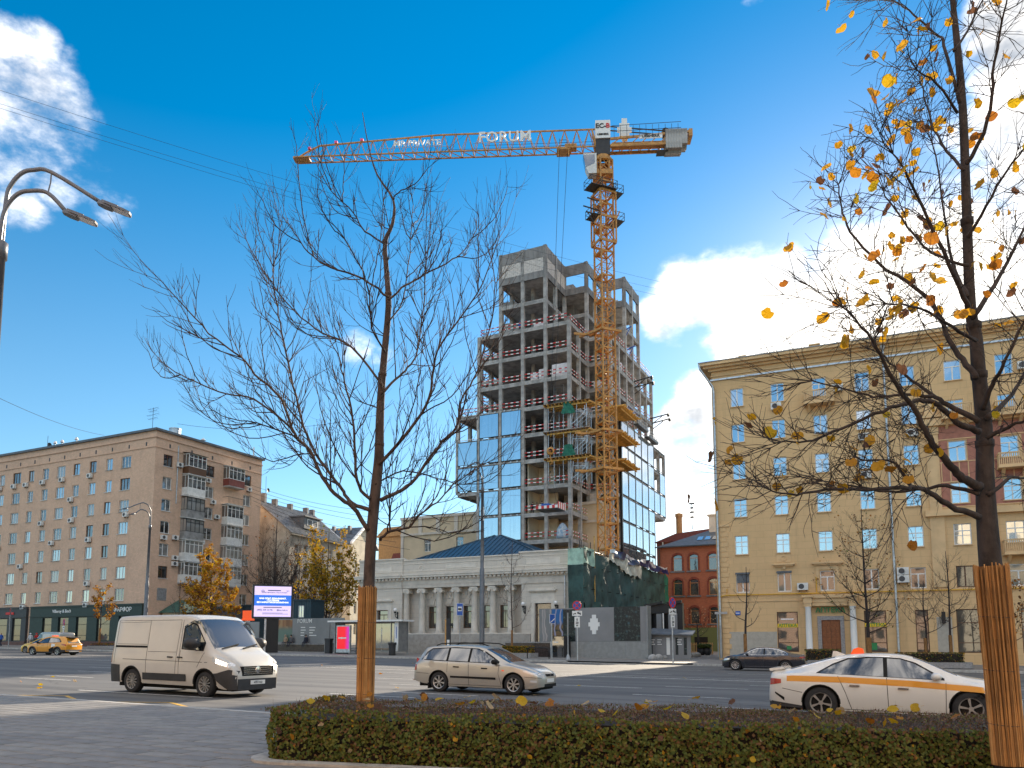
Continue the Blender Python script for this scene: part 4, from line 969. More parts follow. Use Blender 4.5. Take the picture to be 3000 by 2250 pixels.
def ybalcony(x0, x1, z, solid=True):
    d = 1.0; bl = MB(); bl.box(x0, x1, -d, -.003, z-.18, z); bl.box(x0-.05, x1+.05, -d-.08, -.003, z-.26, z-.18)
    for k in (x0+.25, x1-.45): bl.prism([(-.003, z-.26), (-d*.8, z-.26), (-.003, z-.85)], k, k+.2, 'x')
    o = bl.build('balcony', 'stucco_yellow_trim', yb); p = MB(); n = int((x1-x0)/.13)
    for k in range(n+1): xx = x0+.04+(x1-x0-.08)*k/n; p.box(xx-.035, xx+.035, -d+.02, -d+.07, z, z+.82)
    for k in range(6): yy = -d+.1+k*.16; p.box(x0+.02, x0+.07, yy-.03, yy+.03, z, z+.82); p.box(x1-.07, x1-.02, yy-.03, yy+.03, z, z+.82)
    p.box(x0, x1, -d, -d+.1, z+.82, z+.92); p.box(x0, x0+.1, -d+.1, 0, z+.82, z+.92); p.box(x1-.1, x1, -d+.1, 0, z+.82, z+.92)
    p.build('railing', 'stucco_yellow_trim', o)
ybalcony(7.6, 9.9, 21.6); ybalcony(21.15, 23.2, 14.9); ybalcony(21.15, 23.2, 8.3); ybalcony(21.15, 23.2, 18.6+.35); ybalcony(24.6, 26.6, 14.9); ybalcony(17.6, 19.7, 18.5+.6)
# street name plate and the hanging lantern
MB().box(1.35, 1.75, -.06, -.003, 3.85, 4.2).build('name_plate', 'sign_blue', yb)
print_lines(yb, 1.42, 4.07, (.11,), .09, 'sign_white', y=-.061); print_lines(yb, 1.57, 4.07, (.11,), .09, 'sign_white', y=-.061)
b = MB(); b.box(16.8, 17.05, -.3, -.05, 3.0, 3.9); b.tube([(16.92, -.003, 4.15), (16.92, -.3, 4.1), (16.92, -.3, 3.9)], .025, 5); b.build('wall_lantern', 'black_metal', yb)
b = MB(); b.box(-.35, .7, -.35, -.26, 3.95, 4.15); b.tube([(-.15, -.3, 4.0), (-.15, -.3, .3)], .05, 6); b.tube([(.1, -.3, .2), (.1, -.3, 3)], .11, 8); b.build('conduit', 'grey_metal', yb)

# ------------------------------------------------------------------ red brick house in the side street
RO = Vector((19.73, 101.64, 0))
rbk = thing('brick_house', 'red brick house with segmental-arched windows and a slate roof with skylights', 'building', RO, -TH)
arch = [(1.79, 1.0), (3.93, .95), (6.4, 1.0), (8.5, 1.0), (10.6, 1.0), (12.7, 1.0)]; tops = [12.77, 9.52, 5.85]
holes = [(x-.18, x+w+.18, t-1.95, t+.2) for x, w in arch for t in tops]
b = MB(); b.wall(0, 16, -.6, 14.0, holes, 0, .3); b.quad((0, 13, -.6), (0, 0, -.6), (0, 0, 14), (0, 13, 14)); b.quad((16, 0, -.6), (16, 13, -.6), (16, 13, 14), (16, 0, 14)); b.build('wall', 'brick_red', rbk)
mat('brick_trim', (.15, .035, .022), .85, var=.25); mat('lime_green', (.10, .13, .05), .8)
for x, w in arch:
    for t in tops:
        a = MB(); z0 = t-1.95; x0 = x-.18; x1 = x+w+.18
        pts = [(x0+(x1-x0)*k/8, t-.12+.30*math.sin(math.pi*k/8)**.8) for k in range(9)]
        for k in range(8):
            p, q = pts[k], pts[k+1]; a.prism([p, q, (q[0], q[1]+.3), (p[0], p[1]+.3)], -.07, .2, 'y')
        a.box(x0-.12, x0+.06, -.06, .2, z0, t-.1); a.box(x1-.06, x1+.12, -.06, .2, z0, t-.1); a.build('window_arch', 'brick_trim', rbk)
        MB().box(x0-.25, x1+.25, -.14, .18, z0-.2, z0-.003).build('window_sill', 'slate', rbk)
        add_window(rbk, x-.1, z0, w+.2, 2.2, 'top', 'wood_frame', 'glass_shop', y=.2)
b = MB(); b.add([(-.5, -.5, 14.05), (16.5, -.5, 14.05), (16.5, 13.5, 14.05), (-.5, 13.5, 14.05), (6.8, 6.5, 17.3), (10, 6.5, 17.3)], [(0, 1, 5, 4), (1, 2, 5), (2, 3, 4, 5), (3, 0, 4), (0, 3, 2, 1)]); b.build('roof', 'slate', rbk)
b = MB(); b.box(-.55, 16.5, -.6, -.45, 13.95, 14.1); b.tube([(-.05, -.2, 14), (-.05, -.2, .3)], .08, 6); b.build('gutter', 'dark_metal', rbk)
for i in range(4):
    x = 4.6+i*1.0; q = MB(); sl_ = 3.25/7.0; y0, y1 = 1.3, 2.6
    z = lambda yy: 14.05+(yy+.5)*sl_
    q.quad((x, y0, z(y0)+.09), (x+.72, y0, z(y0)+.09), (x+.72, y1, z(y1)+.09), (x, y1, z(y1)+.09)); q.build('skylight', 'glass_sky', rbk)
MB().box(5.6, 8.6, 4.5, 6.5, 15.5, 18.6).box(5.4, 8.8, 4.3, 6.7, 18.6, 18.8).build('roof_house', 'stone_grey', rbk)
MB().box(.5, 15, -.08, -.002, -.4, 3.4).build('ground_floor', 'lime_green', rbk)
for x in (4.3, 8.2): MB().box(x, x+1.7, -.12, -.081, -.2, 2.2).build('doorway', 'under_black', rbk)
b = MB(); b.tube([(3.2, 5.2, 17), (3.2, 5.2, 20.6)], .05, 5)
for z, w in ((20.6, .35), (20.0, .22), (19.4, .3), (18.7, .25)): b.box(3.2-w, 3.2+w, 5.1, 5.3, z-.1, z+.1)
b.build('aerial', 'dark_metal', rbk)
R2 = Vector((14.6, 108, 0))
r2 = thing('brick_house', 'narrow red brick wing with white trim between the glass tower and the slate-roofed house', 'building', atY(1926, 1700, 112)*Vector((1, 1, 0)) if False else Vector((atY(1926, 1700, 118).x, 118, 0)), -TH)
zt = atY(1935, 1590, 118).z
b = MB(); b.wall(0, 9, -.6, zt, [(1.6, 2.7, z, z+2.2) for z in (zt-4.5, zt-8.7, zt-13)], 0, .3); b.quad((0, 10, 0), (0, 0, 0), (0, 0, zt), (0, 10, zt)); b.build('wall', 'brick_red', r2)
for z in (zt-4.5, zt-8.7, zt-13): add_window(r2, 1.6, z, 1.1, 2.2, 'tee', 'white_frame', 'glass_curtain', y=.2)
MB().prism([(-.3, zt), (9, zt), (9, zt+1.7), (3, zt+1.2)], -.3, 9, 'y').build('roof', 'roof_red', r2)
b = MB(); b.tube([(1.0, -.2, zt), (1.0, -.2, 0)], .12, 8); b.box(-.1, 3.5, -.15, -.002, zt-10.2, zt-9.9); b.build('downpipe', 'stone_light', r2)
b = MB(); b.lathe([(.5, 0), (.5, 4.4), (.62, 4.4), (.62, 4.9), (0, 5.1)], 12, (2.6, 4, zt)); b.build('chimney', 'stucco_ochre', r2)
# blocks on the near side of the street, seen only in reflections
for k, (s0, ln, h, mname, lab) in enumerate(((-70, 44, 19.5, 'stucco_cream', 'cream block on the near side of the street opposite the bank'), (-22, 34, 17, 'brick_tan', 'tan brick block on the near side of the street opposite the yellow block'), (16, 40, 24, 'stucco_cream', 'tall cream block on the near side of the street at its far right end'))):
    o = ST(s0+ln, -15); nb = thing('apartment_building', lab, 'building', (o.x, o.y, 0), -TH+math.pi)
    hz = [(1.5+i*3.3, 2.9+i*3.3, z, z+1.8) for i in range(int((ln-2)/3.3)) for z in range(2, int(h-2), 4)]
    b = MB(); b.wall(0, ln, -1, h, hz, 0, .25); b.quad((0, 12, -1), (0, 0, -1), (0, 0, h), (0, 12, h)); b.quad((ln, 0, -1), (ln, 12, -1), (ln, 12, h), (ln, 0, h)); b.quad((0, 0, h), (ln, 0, h), (ln, 12, h), (0, 12, h)); b.build('wall', mname, nb)
    b = MB(); 
    for a, c, d, e in hz: b.quad((a, .2, d), (c, .2, d), (c, .2, e), (a, .2, e))
    b.build('pane', 'glass_dark', nb); b = MB(); b.box(-.4, ln+.4, -.5, -.003, h-.4, h+.2); b.build('cornice', 'stone_light', nb)
# ------------------------------------------------------------------ tower under construction
TO = Vector((1.5668, 104.933, 0))
tw = thing('tower_under_construction', 'stepped concrete frame tower, glazed to half height, with bare floors above', 'building', TO, -TH)
tr = random.Random(77)
LV = [.2, 3.9, 7.7, 11.6, 15.4, 19.15, 22.9, 26.7, 30.4, 34.2, 38.0, 41.85, 45.7, 49.6, 53.4]; TOP = 57.4
G = 3.5; GY = 3.55
def X(i): return -10.5+G*i
def Y(j): return GY*j
NX, NY = 6, 10
def occupied(z):
    """cells (i, j) of the plan filled on the floor that starts at z"""
    c = set()
    for i in range(NX):
        for j in range(NY):
            x = X(i)+G/2; y = Y(j)+GY/2
            if z >= 45: ok = (abs(x) < 3.5 and y < 28.4) or (abs(x) < 7 and 7 < y < 24.8) or (14 < y < 21.4)
            elif z >= 34: ok = (abs(x) < 7 and y < 28.4) or (7 < y < 28.4)
            elif z >= 22: ok = (-10.5 < x < 7 and y < 28.4) or y > 7
            else: ok = (abs(x) < 7 and y < 28.4) or (7 < y < 28.4 and x > -7)
            if ok: c.add((i, j))
    return c
floors = [(LV[k], LV[k+1] if k+1 < len(LV) else TOP, occupied(LV[k])) for k in range(len(LV))]
H_S = .22; BM = .55
roof_cells = floors[-1][2]
for k, (z0, z1, cells) in enumerate(floors):
    below = floors[k-1][2] if k else set()
    plate = cells | below
    s = MB(); jit = 0
    for j in range(NY):
        run = None
        for i in range(NX+1):
            inn = (i, j) in plate
            if inn and run is None: run = i
            if not inn and run is not None: s.box(X(run)-.17, X(i)+.17, Y(j)-(.17 if (run, j-1) not in plate else 0), Y(j+1)+.0, z0-H_S, z0); run = None
    s.build('floor_slab', 'concrete', tw)
    # edge beams and columns round the outline
    e = MB(); pts = set(); c = MB()
    for (i, j) in plate:
        for (a, b_, di, dj) in (((i, j), (i+1, j), 0, -1), ((i, j+1), (i+1, j+1), 0, 1), ((i, j), (i, j+1), -1, 0), ((i+1, j), (i+1, j+1), 1, 0)):
            if (i+di, j+dj) not in plate:
                p = (X(a[0]), Y(a[1])); q = (X(b_[0]), Y(b_[1]))
                if p[1] == q[1]: e.box(p[0]+.24, q[0]-.24, p[1]-.16, p[1]+.13, z0-BM, z0-H_S)
                else: e.box(p[0]-.13, p[0]+.16, p[1]+.24, q[1]-.24, z0-BM, z0-H_S)
    for (i, j) in cells:
        for (a, b_) in ((0, 0), (1, 0), (0, 1), (1, 1)): pts.add((i+a, j+b_))
    e.build('edge_beam', 'concrete', tw)
    top = z1
    for (i, j) in sorted(pts):
        edge = not all((i+a, j+b_) in cells for a in (-1, 0) for b_ in (-1, 0))
        if edge and k >= 3 and (Y(j) < 15 or X(i) > 10):
            hk = ('col', round(top-z0, 2))
            if hk not in SILL: SILL[hk] = MB().box(-.24, .24, -.24, .24, 0, top-z0).mesh('column', 'concrete')
            inst('column', SILL[hk], tw, (X(i), Y(j), z0))
        elif edge or (i+j) % 2 == 0: c.box(X(i)-.24, X(i)+.24, Y(j)-.24, Y(j)+.24, z0, top)
    o = c.build('columns', 'concrete', tw); o['kind'] = 'stuff'
# core with a stair, inner partitions
b = MB(); b.box(-3.2, 3.4, 11, 18, .2, 56.5); b.box(-6.8, -3.6, 9, 9.3, .2, 45); b.box(3.2, 3.4, 4, 11, 22.9, 45.4); b.build('core', 'concrete_dark', tw)
# crown of the tower: precast parapet panels, block infill and open bays
prb = MB(); prp = MB(); blk = MB(); prj = MB()
def crown(p, q, outn, bays):
    """one face of the crown from p to q (local xy); bays: 'block' or 'open' per grid module"""
    n = len(bays); d = Vector((q[0]-p[0], q[1]-p[1], 0)); ln = d.length; d.normalize(); o = Vector(outn)
    def bx(bm, u0, u1, w0, w1, za, zb):
        pts = []
        for u, w in ((u0, w0), (u1, w0), (u1, w1), (u0, w1)):
            v = Vector((p[0], p[1], 0))+d*u+o*w; pts.append((v.x, v.y))
        if (pts[1][0]-pts[0][0])*(pts[2][1]-pts[1][1])-(pts[1][1]-pts[0][1])*(pts[2][0]-pts[1][0]) < 0: pts.reverse()
        bm.prism(pts, za, zb)
    m = ln/n
    for k, kind in enumerate(bays):
        a, c = k*m+.24, (k+1)*m-.24
        for q_ in range(4):                                   # shuttering boards of the parapet
            u0 = a+(c-a)*q_/4; u1 = a+(c-a)*(q_+1)/4; bx(prp, u0+.012, u1-.012, .02+.015*((q_+k) % 2), .2, 55.75, 57.4); bx(prp, u0+.012, u1-.012, .02+.012*((q_+k+1) % 2), .2, 52.75, 53.75)
        bx(prj, a, c, .0, .16, 52.75, 57.38) if kind == 'block' else (bx(prj, a, c, 0, .16, 55.75, 57.38), bx(prj, a, c, 0, .16, 52.75, 53.72))
        if kind == 'block':
            r = 0; z = 53.78
            while z < 55.65:
                u = a+(.0 if r % 2 else -.3); 
                while u < c-.05:
                    bx(blk, max(a, u)+.01, min(c, u+.6)-.01, .1, .185, z, min(z+.26, 55.68)); u += .62
                z += .275; r += 1
    for k in range(n+1): bx(prb, k*m-.25, k*m+.25, -.02, .24, 52.6, 57.48)
crown((-3.5, 0), (3.5, 0), (0, -1, 0), ['block', 'block']); crown((3.5, 0), (3.5, 7.1), (1, 0, 0), ['block', 'block']); crown((3.5, 7.1), (7, 7.1), (0, -1, 0), ['open'])
crown((7, 7.1), (7, 14.2), (1, 0, 0), ['open', 'open']); crown((7, 14.2), (10.5, 14.2), (0, -1, 0), ['open']); crown((10.5, 14.2), (10.5, 21.3), (1, 0, 0), ['open', 'open']); crown((-3.5, 0), (-3.5, 7.1), (-1, 0, 0), ['open', 'open']); crown((-7, 7.1), (-3.5, 7.1), (0, -1, 0), ['open'])
crown((-10.5, 14.2), (-7, 14.2), (0, -1, 0), ['open'])
mat('precast', (.235, .235, .235), .85, var=.25, vscale=1.3, dirt=.5, stretch=(1, 1, .4))
build_split(prp, 'parapet_panel', 'precast', tw); build_split(prb, 'parapet_post', 'precast', tw); build_split(prj, 'parapet_backing', 'concrete_dark', tw); o = blk.build('infill_blocks', 'block_white', tw); o['kind'] = 'stuff'
# curtain wall panels
pan = {}
def panel(x, y, z, w, h, side, gm='glass_tower', fm='dark_metal', glazed=True):
    k = (round(w, 2), round(h, 2), gm, fm)
    if k not in pan:
        f = MB(); t = .07; f.box(0, w, 0, .1, 0, t); f.box(0, w, 0, .1, h-t, h); f.box(0, t, 0, .1, t, h-t); f.box(w-t, w, 0, .1, t, h-t)
        g = MB(); g.quad((t*.6, .03, t*.6), (w-t*.6, .03, t*.6), (w-t*.6, .03, h-t*.6), (t*.6, .03, h-t*.6)); pan[k] = (f.mesh('glass_panel', fm), g.mesh('pane', gm))
    f, g = pan[k]
    tilt = tr.uniform(-.006, .006)
    o = inst('glass_panel', f, tw, (x, y, z), rot=(tilt, 0, R(90) if side else 0))
    if glazed: inst('pane', g, o)
    return o
for k in range(3, 9):
    z = LV[k]
    for x in (-6.82, -3.3): panel(x, -.32, z+.12, 3.08, 3.42, False)
for k in (6, 7): panel(-10.35, -.32, LV[k]+.12, 3.2, 3.42, False)
panel(-10.35, -.32, LV[8]+.12, 3.2, 3.6, False, fm='white_frame', glazed=False)
for k in range(3, 9):
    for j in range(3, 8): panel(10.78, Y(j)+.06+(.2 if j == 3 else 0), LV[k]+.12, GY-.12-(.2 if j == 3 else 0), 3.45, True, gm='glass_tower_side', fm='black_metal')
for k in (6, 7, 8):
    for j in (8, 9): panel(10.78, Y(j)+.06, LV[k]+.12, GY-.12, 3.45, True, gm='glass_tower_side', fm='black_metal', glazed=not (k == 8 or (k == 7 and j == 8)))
b = MB()
for k in range(3, 9):
    for j in range(3, 8): b.box(10.66, 10.80, Y(j)-.16, Y(j)+.02, LV[k]-.3, LV[k]+3.75)
b.box(10.66, 11.0, Y(3)-.5, Y(3)-.16, LV[3], LV[9]+.1); b.build('mullion', 'black_metal', tw)
br = MB().box(-.12, .12, -.12, .0, -.1, .1).mesh('bracket', 'galvanised')
for k in range(4, 10):
    for x in (-6.3, -5.3, -4.3, -2.8, -1.8, -.8): inst('bracket', br, tw, (x, -.19, LV[k]-.1))
# red and white guard rails on every open bay
def rail_mesh(ln):
    b = MB(); n = max(6, int(ln/.42))
    for zz in (.52, 1.02):
        for i in range(n):
            b.cur = i % 2; b.box(ln*i/n, ln*(i+1)/n, -.03, .03, zz-.065, zz+.065)
    b.cur = 0
    return b.mesh('guard_rail', ['red_paint', 'white_paint'])
rmx = rail_mesh(G-.5); rmy = rail_mesh(GY-.5)
for k in range(4, 13):
    z0, z1, cells = floors[k]; plate = cells | (floors[k-1][2])
    for (i, j) in sorted(plate):
        if (i, j-1) not in plate:
            glazed = (k <= 8 and j == 0 and i <= 2)
            if not glazed and Y(j) < 15: inst('guard_rail', rmx, tw, (X(i)+.25, Y(j)-.05+tr.uniform(-.03, .1), z0), rot=(0, tr.uniform(-.02, .02), 0))
        if (i+1, j) not in plate and i >= 3:
            glazed = (k <= 8 and i == 5 and j >= 3)
            if not glazed and j < 8: inst('guard_rail', rmy, tw, (X(i+1)+.02, Y(j)+.25, z0), rot=(0, tr.uniform(-.02, .02), R(90)))
        if (i-1, j) not in plate and i <= 1 and j < 4 and k >= 9: inst('guard_rail', rmy, tw, (X(i)+.02, Y(j)+.25, z0), rot=(0, 0, R(90)))
# partition walls seen inside some bays, and blockwork near the notch
b = MB()
for k in (4, 5, 6): b.box(.3, 3.4, 4.2, 4.4, LV[k], LV[k+1]-.3); b.box(.28, .48, .8, 4.2, LV[k], LV[k+1]-.3)
b.build('partition', 'stucco_cream', tw)
b = MB(); bj = random.Random(4)
for k in (3, 4, 5):
    for r in range(11):
        for q in range(3): 
            u = 7.28+q*.62-(.3 if r % 2 else 0); b.box(max(7.26, u)+.01, min(u+.62, 9.1)-.01, 6.86+bj.uniform(0, .02), 7.05, LV[k]+.02+r*.31, LV[k]+.31+r*.31)
o = b.build('infill_blocks', 'block_white', tw); o['kind'] = 'stuff'
# brackets and davit arms on the right flank
for (z, y) in ((41.9, 17.9), (41.2, 18.6), (38.6, 27.6), (38.0, 28.4), (49.0, 14.4), (46.5, 16.0)):
    b = MB(); l = 3.0 if z < 43 else .9; b.bar((10.2, y, z), (10.7+l, y, z+.5), .16); b.bar((10.6, y, z-1), (10.7+l*.6, y, z+.2), .1)
    if z < 43: b.box(10.4+l, 10.75+l, y-.2, y+.2, z+.05, z+.35)
    b.build('davit', 'sign_blue' if z > 43 else 'dark_metal', tw)
def tower_pt(x, y, z): return TO+Vector((x*math.cos(TH)+y*math.sin(TH), -x*math.sin(TH)+y*math.cos(TH), z))
# suspended work platform along the right flank (several cradles)
for n_, (y0, y1, z) in enumerate(((11.5, 16.5, 35.2), (16.8, 22.2, 34.8), (22.6, 28.2, 34.2))):
    p = tower_pt(11.25, y0, z); g = thing('work_platform', ('suspended work platform on the tower flank, the one nearest the crane', 'suspended work platform on the tower flank, in the middle of three', 'suspended work platform on the tower flank, farthest from the crane')[n_], 'platform', p, -TH, 'suspended platforms on the tower')
    ln = y1-y0; b = MB(); b.box(-.35, .4, 0, ln, 0, .12); b.box(.38, .42, 0, ln, .12, .45); b.build('deck', 'dark_metal', g)
    b = MB()
    for q in range(6): b.bar((.4, ln*q/5, .1), (.4, ln*q/5, 1.15), .05)
    for zz in (.65, 1.15): b.bar((.4, 0, zz), (.4, ln, zz), .05)
    b.build('railing', 'sign_blue' if n_ == 0 else 'grey_metal', g)
    b = MB(); b.tube([(.0, .4, 1), (.0, .4, 4.5)], .015, 3); b.tube([(.0, ln-.4, 1), (0, ln-.4, 4.5)], .015, 3); b.build('cable', 'dark_metal', g)
# timber formwork decks at the notch
for n_, k in enumerate((9, 8, 7)):
    z = LV[k]-.35; p = tower_pt(3.4, -1.0, z)
    g = thing('formwork_deck', ('timber formwork deck beside the crane, the topmost of three', 'timber formwork deck beside the crane, the middle of three', 'timber formwork deck beside the crane, the lowest of three')[n_], 'formwork', p, -TH, 'formwork decks at the tower notch')
    q = random.Random(40+n_)
    jm = MB().box(-.05, .05, 0, 3.2, -.2, 0).mesh('joist', 'timber_dark' if n_ == 1 else 'timber')
    for i in range(12): inst('joist', jm, g, (.15+i*.55, q.uniform(-.15, .15), 0), q.uniform(-.03, .03))
    jm2 = MB().box(0, 3.4, -.05, .05, -.2, 0).mesh('joist', 'timber')
    for i in range(14): inst('joist', jm2, g, (6.9+q.uniform(-.2, .2), 4.5+i*.55, 0), q.uniform(-.03, .03))
    b = MB(); b.box(.5, 6.6, .35, .47, -.42, -.2); b.box(.9, 6.9, 2.2, 2.32, -.42, -.2); b.box(.6, 8.8, 1.2, 1.3, -.44, -.2); b.bar((6.7, .2, -.2), (8.3, 6.4, -.25), .14, .2); b.bar((9.6, 5, -.3), (9.6, 12, -.3), .12, .2); b.build('ledger', 'timber', g)
    b = MB(); b.box(0, 6.8, -.05, 3.1, .0, .03); b.box(6.9, 10.1, 4.4, 12.0, 0, .03); b.build('plywood', 'pallet_wrap' if n_ == 1 else 'timber_dark', g)
    b = MB()
    for x in (.7, 1.5, 2.9, 4.0, 4.9, 6.2):
        for y in (.4, 2.3): b.tube([(x, y, -3.5), (x+q.uniform(-.08, .08), y, -.4)], .04, 5)
    for x in (1.1, 4.3): b.tube([(x-.6, .4, -2.2), (x+.6, .4, -2.2)], .03, 4); b.tube([(x-.6, .4, -1.0), (x+.6, .4, -1.0)], .03, 4); b.tube([(x-.6, .4, -3.2), (x+.6, .4, -.8)], .03, 4)
    for y in (3.2, 4.2, 5.2, 6.2):
        b.bar((4.0, y-2.5, -3), (4.2, y-2.5, -.6), .08); b.bar((4.0, y-2.5, -3), (5.9, y-2.5, -1.5), .07); b.bar((5.9, y-2.5, -1.5), (5.9, y-2.5, -.6), .09); b.bar((4.1, y-2.5, -1.2), (5.9, y-2.5, -1.4), .06)
    b.build('prop', 'galvanised', g)
    if n_ < 2:
        p2 = tower_pt(7.6, -.7, z-.4-(3.3 if n_ == 1 else 1.2)); b = MB(); qq = random.Random(9+n_)
        for i in range(9):
            for j in range(7): b.v.append(((i/8-.5)*(1.9-.9*j/6)+qq.uniform(-.06, .06)-.5, .15*math.sin(i*1.3+j), .05+j*.27+qq.uniform(-.05, .05)))
        for i in range(8):
            for j in range(6): kk = i*7+j; b.f.append((kk, kk+7, kk+8, kk+1)); b.mi.append(0)
        o = b.build('net_sheet', 'net_green', None, True, p2, -TH+.3); tag(o, ('green net sheet bunched under the topmost timber deck', 'green net sheet draped by the props of the middle timber deck')[n_], 'net', 'green net sheets on the formwork')
# pallets of wrapped white blocks and other loads on the floors
def pallet(x, y, z, w, h, label, m='pallet_wrap'):
    p = tower_pt(x, y, z); g = thing('block_pallet', label, 'pallet', p, -TH+tr.uniform(-.05, .05), 'pallets of blocks on the tower floors')
    b = MB(); b.box(0, w, 0, .9, 0, .04); b.box(0, w, 0, .9, .1, .13)
    for q in (0, w/2-.05, w-.1): b.box(q, q+.1, 0, .9, .04, .1)
    b.build('pallet', 'timber', g); b = MB(); q = .135; n = max(2, int(w/.55)); lay = max(2, int(h/.3))
    for j in range(lay):
        for i in range(n): b.box(w*i/n+.012, w*(i+1)/n-.012, .02, .88, q+j*.3, q+j*.3+.285)
    b.build('wrapped_blocks', m, g)
for a in ((.9, .5, 38.0, 1.1, 1.2, 'wrapped block pallet behind the left pair on the twelfth floor'), (2.2, .5, 38.0, 1.0, 1.5, 'taller wrapped block pallet of the pair left of the big white stack'), (4.2, .35, 38.0, 2.6, 2.0, 'big white stack of wrapped blocks at the corner column'), (7.6, 8.0, 38.0, 1.2, 1.4, 'wrapped block pallet behind the crane mast'), (1.2, 1.0, 45.7, 1.6, 1.1, 'wrapped block pallet behind the guard rail under the tower crown'), (8.4, 11, 34.2, 1.2, 1.2, 'wrapped block pallet right of the crane mast, lower floor'), (9.2, 12.6, 41.85, 1.1, 1.6, 'wrapped block pallet right of the crane mast, upper floor')): pallet(*a)
# a scaffold tower standing on the floor beside the corner
p = tower_pt(4.3, .9, 34.2); b = MB()
for x in (0, 1.5):
    for y in (0, .8): b.tube([(x, y, 0), (x, y, 2.9)], .04, 4)
for z in (.5, 1.0, 1.5, 2.0, 2.5, 2.85):
    b.tube([(0, 0, z), (1.5, 0, z)], .03, 4)
    b.tube([(0, .8, z), (1.5, .8, z)], .03, 4)
tag(b.build('scaffold_tower', 'grey_metal', None, loc=p, rz=-TH), 'small steel scaffold tower standing on the open floor above the topmost deck', 'scaffold')
# big bag of insulation on the lowest visible floor
p = tower_pt(5.6, .6, 15.4); b = MB(); b.lathe([(.0, 0), (.9, .05), (.95, .5), (.8, 1.3), (.45, 1.9), (.15, 2.2), (0, 2.25)], 10, (0, 0, 0)); mat('bag_blue', (.22, .38, .55), .5, var=.5, vscale=3, col2=(.65, .68, .72)); tag(b.build('wrapped_bundle', 'bag_blue', None, True, p, 0), 'blue and white wrapped bundle standing on the lowest open floor', 'bundle')
# loading cradle hung from the crane hook
p = tower_pt(4.1, -3.2, 18.75); g = thing('loading_platform', 'red and white loading cradle hanging from the crane hook in front of the tower', 'platform', p, -TH)
b = MB(); b.box(-.3, 2.8, -1.0, 1.6, 0, .14); b.build('deck', 'dark_metal', g)
b = MB()
for i in range(8):
    b.cur = i % 2; b.box(-.3+3.1*i/8, -.3+3.1*(i+1)/8, -1.05, -1.0, .12, .5); b.box(2.8, 2.85, -1+2.6*i/8, -1+2.6*(i+1)/8, .1, .95)
b.build('side_board', ['red_paint', 'white_paint'], g)
b = MB(); b.box(.2, 1.3, -.4, .5, .14, .9); b.box(1.2, 2.3, -.2, .8, .14, .7); b.build('load', 'sign_blue', g); b = MB()
for x, y in ((-.2, -.9), (2.7, -.9), (2.7, 1.5), (-.2, 1.5)): b.tube([(x, y, .1), (1.25, .3, 5.4)], .018, 3); b.bar((x, y, .1), (x, y, 1.1), .06)
b.build('sling', 'dark_metal', g)
HOOK = p+Vector((1.25*math.cos(TH)+.3*math.sin(TH), -1.25*math.sin(TH)+.3*math.cos(TH), 5.4))
# workers on the floor
# ------------------------------------------------------------------ tower crane
CX = Vector((12.25, 97.2, 0)); PHI = R(23.4)
cr = thing('tower_crane', 'orange-yellow flat-top tower crane standing beside the half-built tower', 'crane', CX, 0)
def mrot(x, y, z): return (x*math.cos(PHI)-y*math.sin(PHI), x*math.sin(PHI)+y*math.cos(PHI), z)
SM = 1.87; h_ = SM/2; MZ0, MZ1 = .0, 65.4; SEC = 3.3
sec = MB()
for x, y in ((-h_, -h_), (h_, -h_), (h_, h_), (-h_, h_)): sec.bar((x, y, 0), (x, y, SEC), .19)
n4 = [(-h_, -h_), (h_, -h_), (h_, h_), (-h_, h_)]
for q in range(4):
    a, c = n4[q], n4[(q+1) % 4]
    sec.bar((*a, .05), (*c, .05), .12, .2); sec.bar((*a, SEC*.5), (*c, SEC*.5), .07)
    sec.bar((*a, .05), (*c, SEC*.5), .085); sec.bar((*c, SEC*.5), (*a, SEC), .085)
sec.bar((-h_, -h_, .1), (h_, h_, .1), .08)
# ladder and rest platform in every section
for x in (-.2, .2): sec.bar((x, .35, 0), (x, .35, SEC), .045)
for k in range(9): sec.bar((-.2, .35, .2+k*.36), (.2, .35, .2+k*.36), .03)
sec.box(-h_+.1, .0, -h_+.1, h_-.1, .12, .16)
sm_ = sec.mesh('mast_section', 'crane_yellow')
z = MZ0
while z < MZ1-.1:
    inst('mast_section', sm_, cr, (0, 0, z), PHI); z += SEC
def cpart(name, fill, m='crane_yellow', rz=PHI): 
    b = MB(); fill(b); return b.build(name, m, cr, rz=rz)
# collars tying the mast to the building
for z in (23.6, 28.6, 42.0): cpart('collar', lambda b: [b.bar(p, q, .22, .3) for p, q in (((-1.25, -1.25, z), (1.7, -1.25, z)), ((1.5, -1.25, z), (1.5, 1.25, z)), ((1.25, 1.25, z), (-1.25, 1.25, z)), ((-1.25, 1.6, z), (-1.25, -1.25, z)), ((-1.25, -.8, z), (-2.4, 2.6, z)), ((-1.1, 1.2, z), (-3.6, 1.9, z)))])
def climbing(b):
    for x in (-1.2, 1.2):
        for y in (-1.2, 1.2): b.bar((x, y, 54.2), (x, y, 61.2), .17)
    c4 = [(-1.2, -1.2), (1.2, -1.2), (1.2, 1.2), (-1.2, 1.2)]
    for q in range(4):
        a, c = c4[q], c4[(q+1) % 4]
        for zz in (54.2, 57.6, 61.2): b.bar((*a, zz), (*c, zz), .16, .3)
        b.bar((*a, 54.2), (*c, 57.6), .1); b.bar((*c, 57.6), (*a, 61.2), .1)
    b.bar((-1.2, -1.2, 57.6), (-2.0, -1.0, 56.2), .2); b.bar((1.2, -1.3, 57.4), (1.9, -1.0, 58.8), .12)
cpart('climbing_frame', climbing)
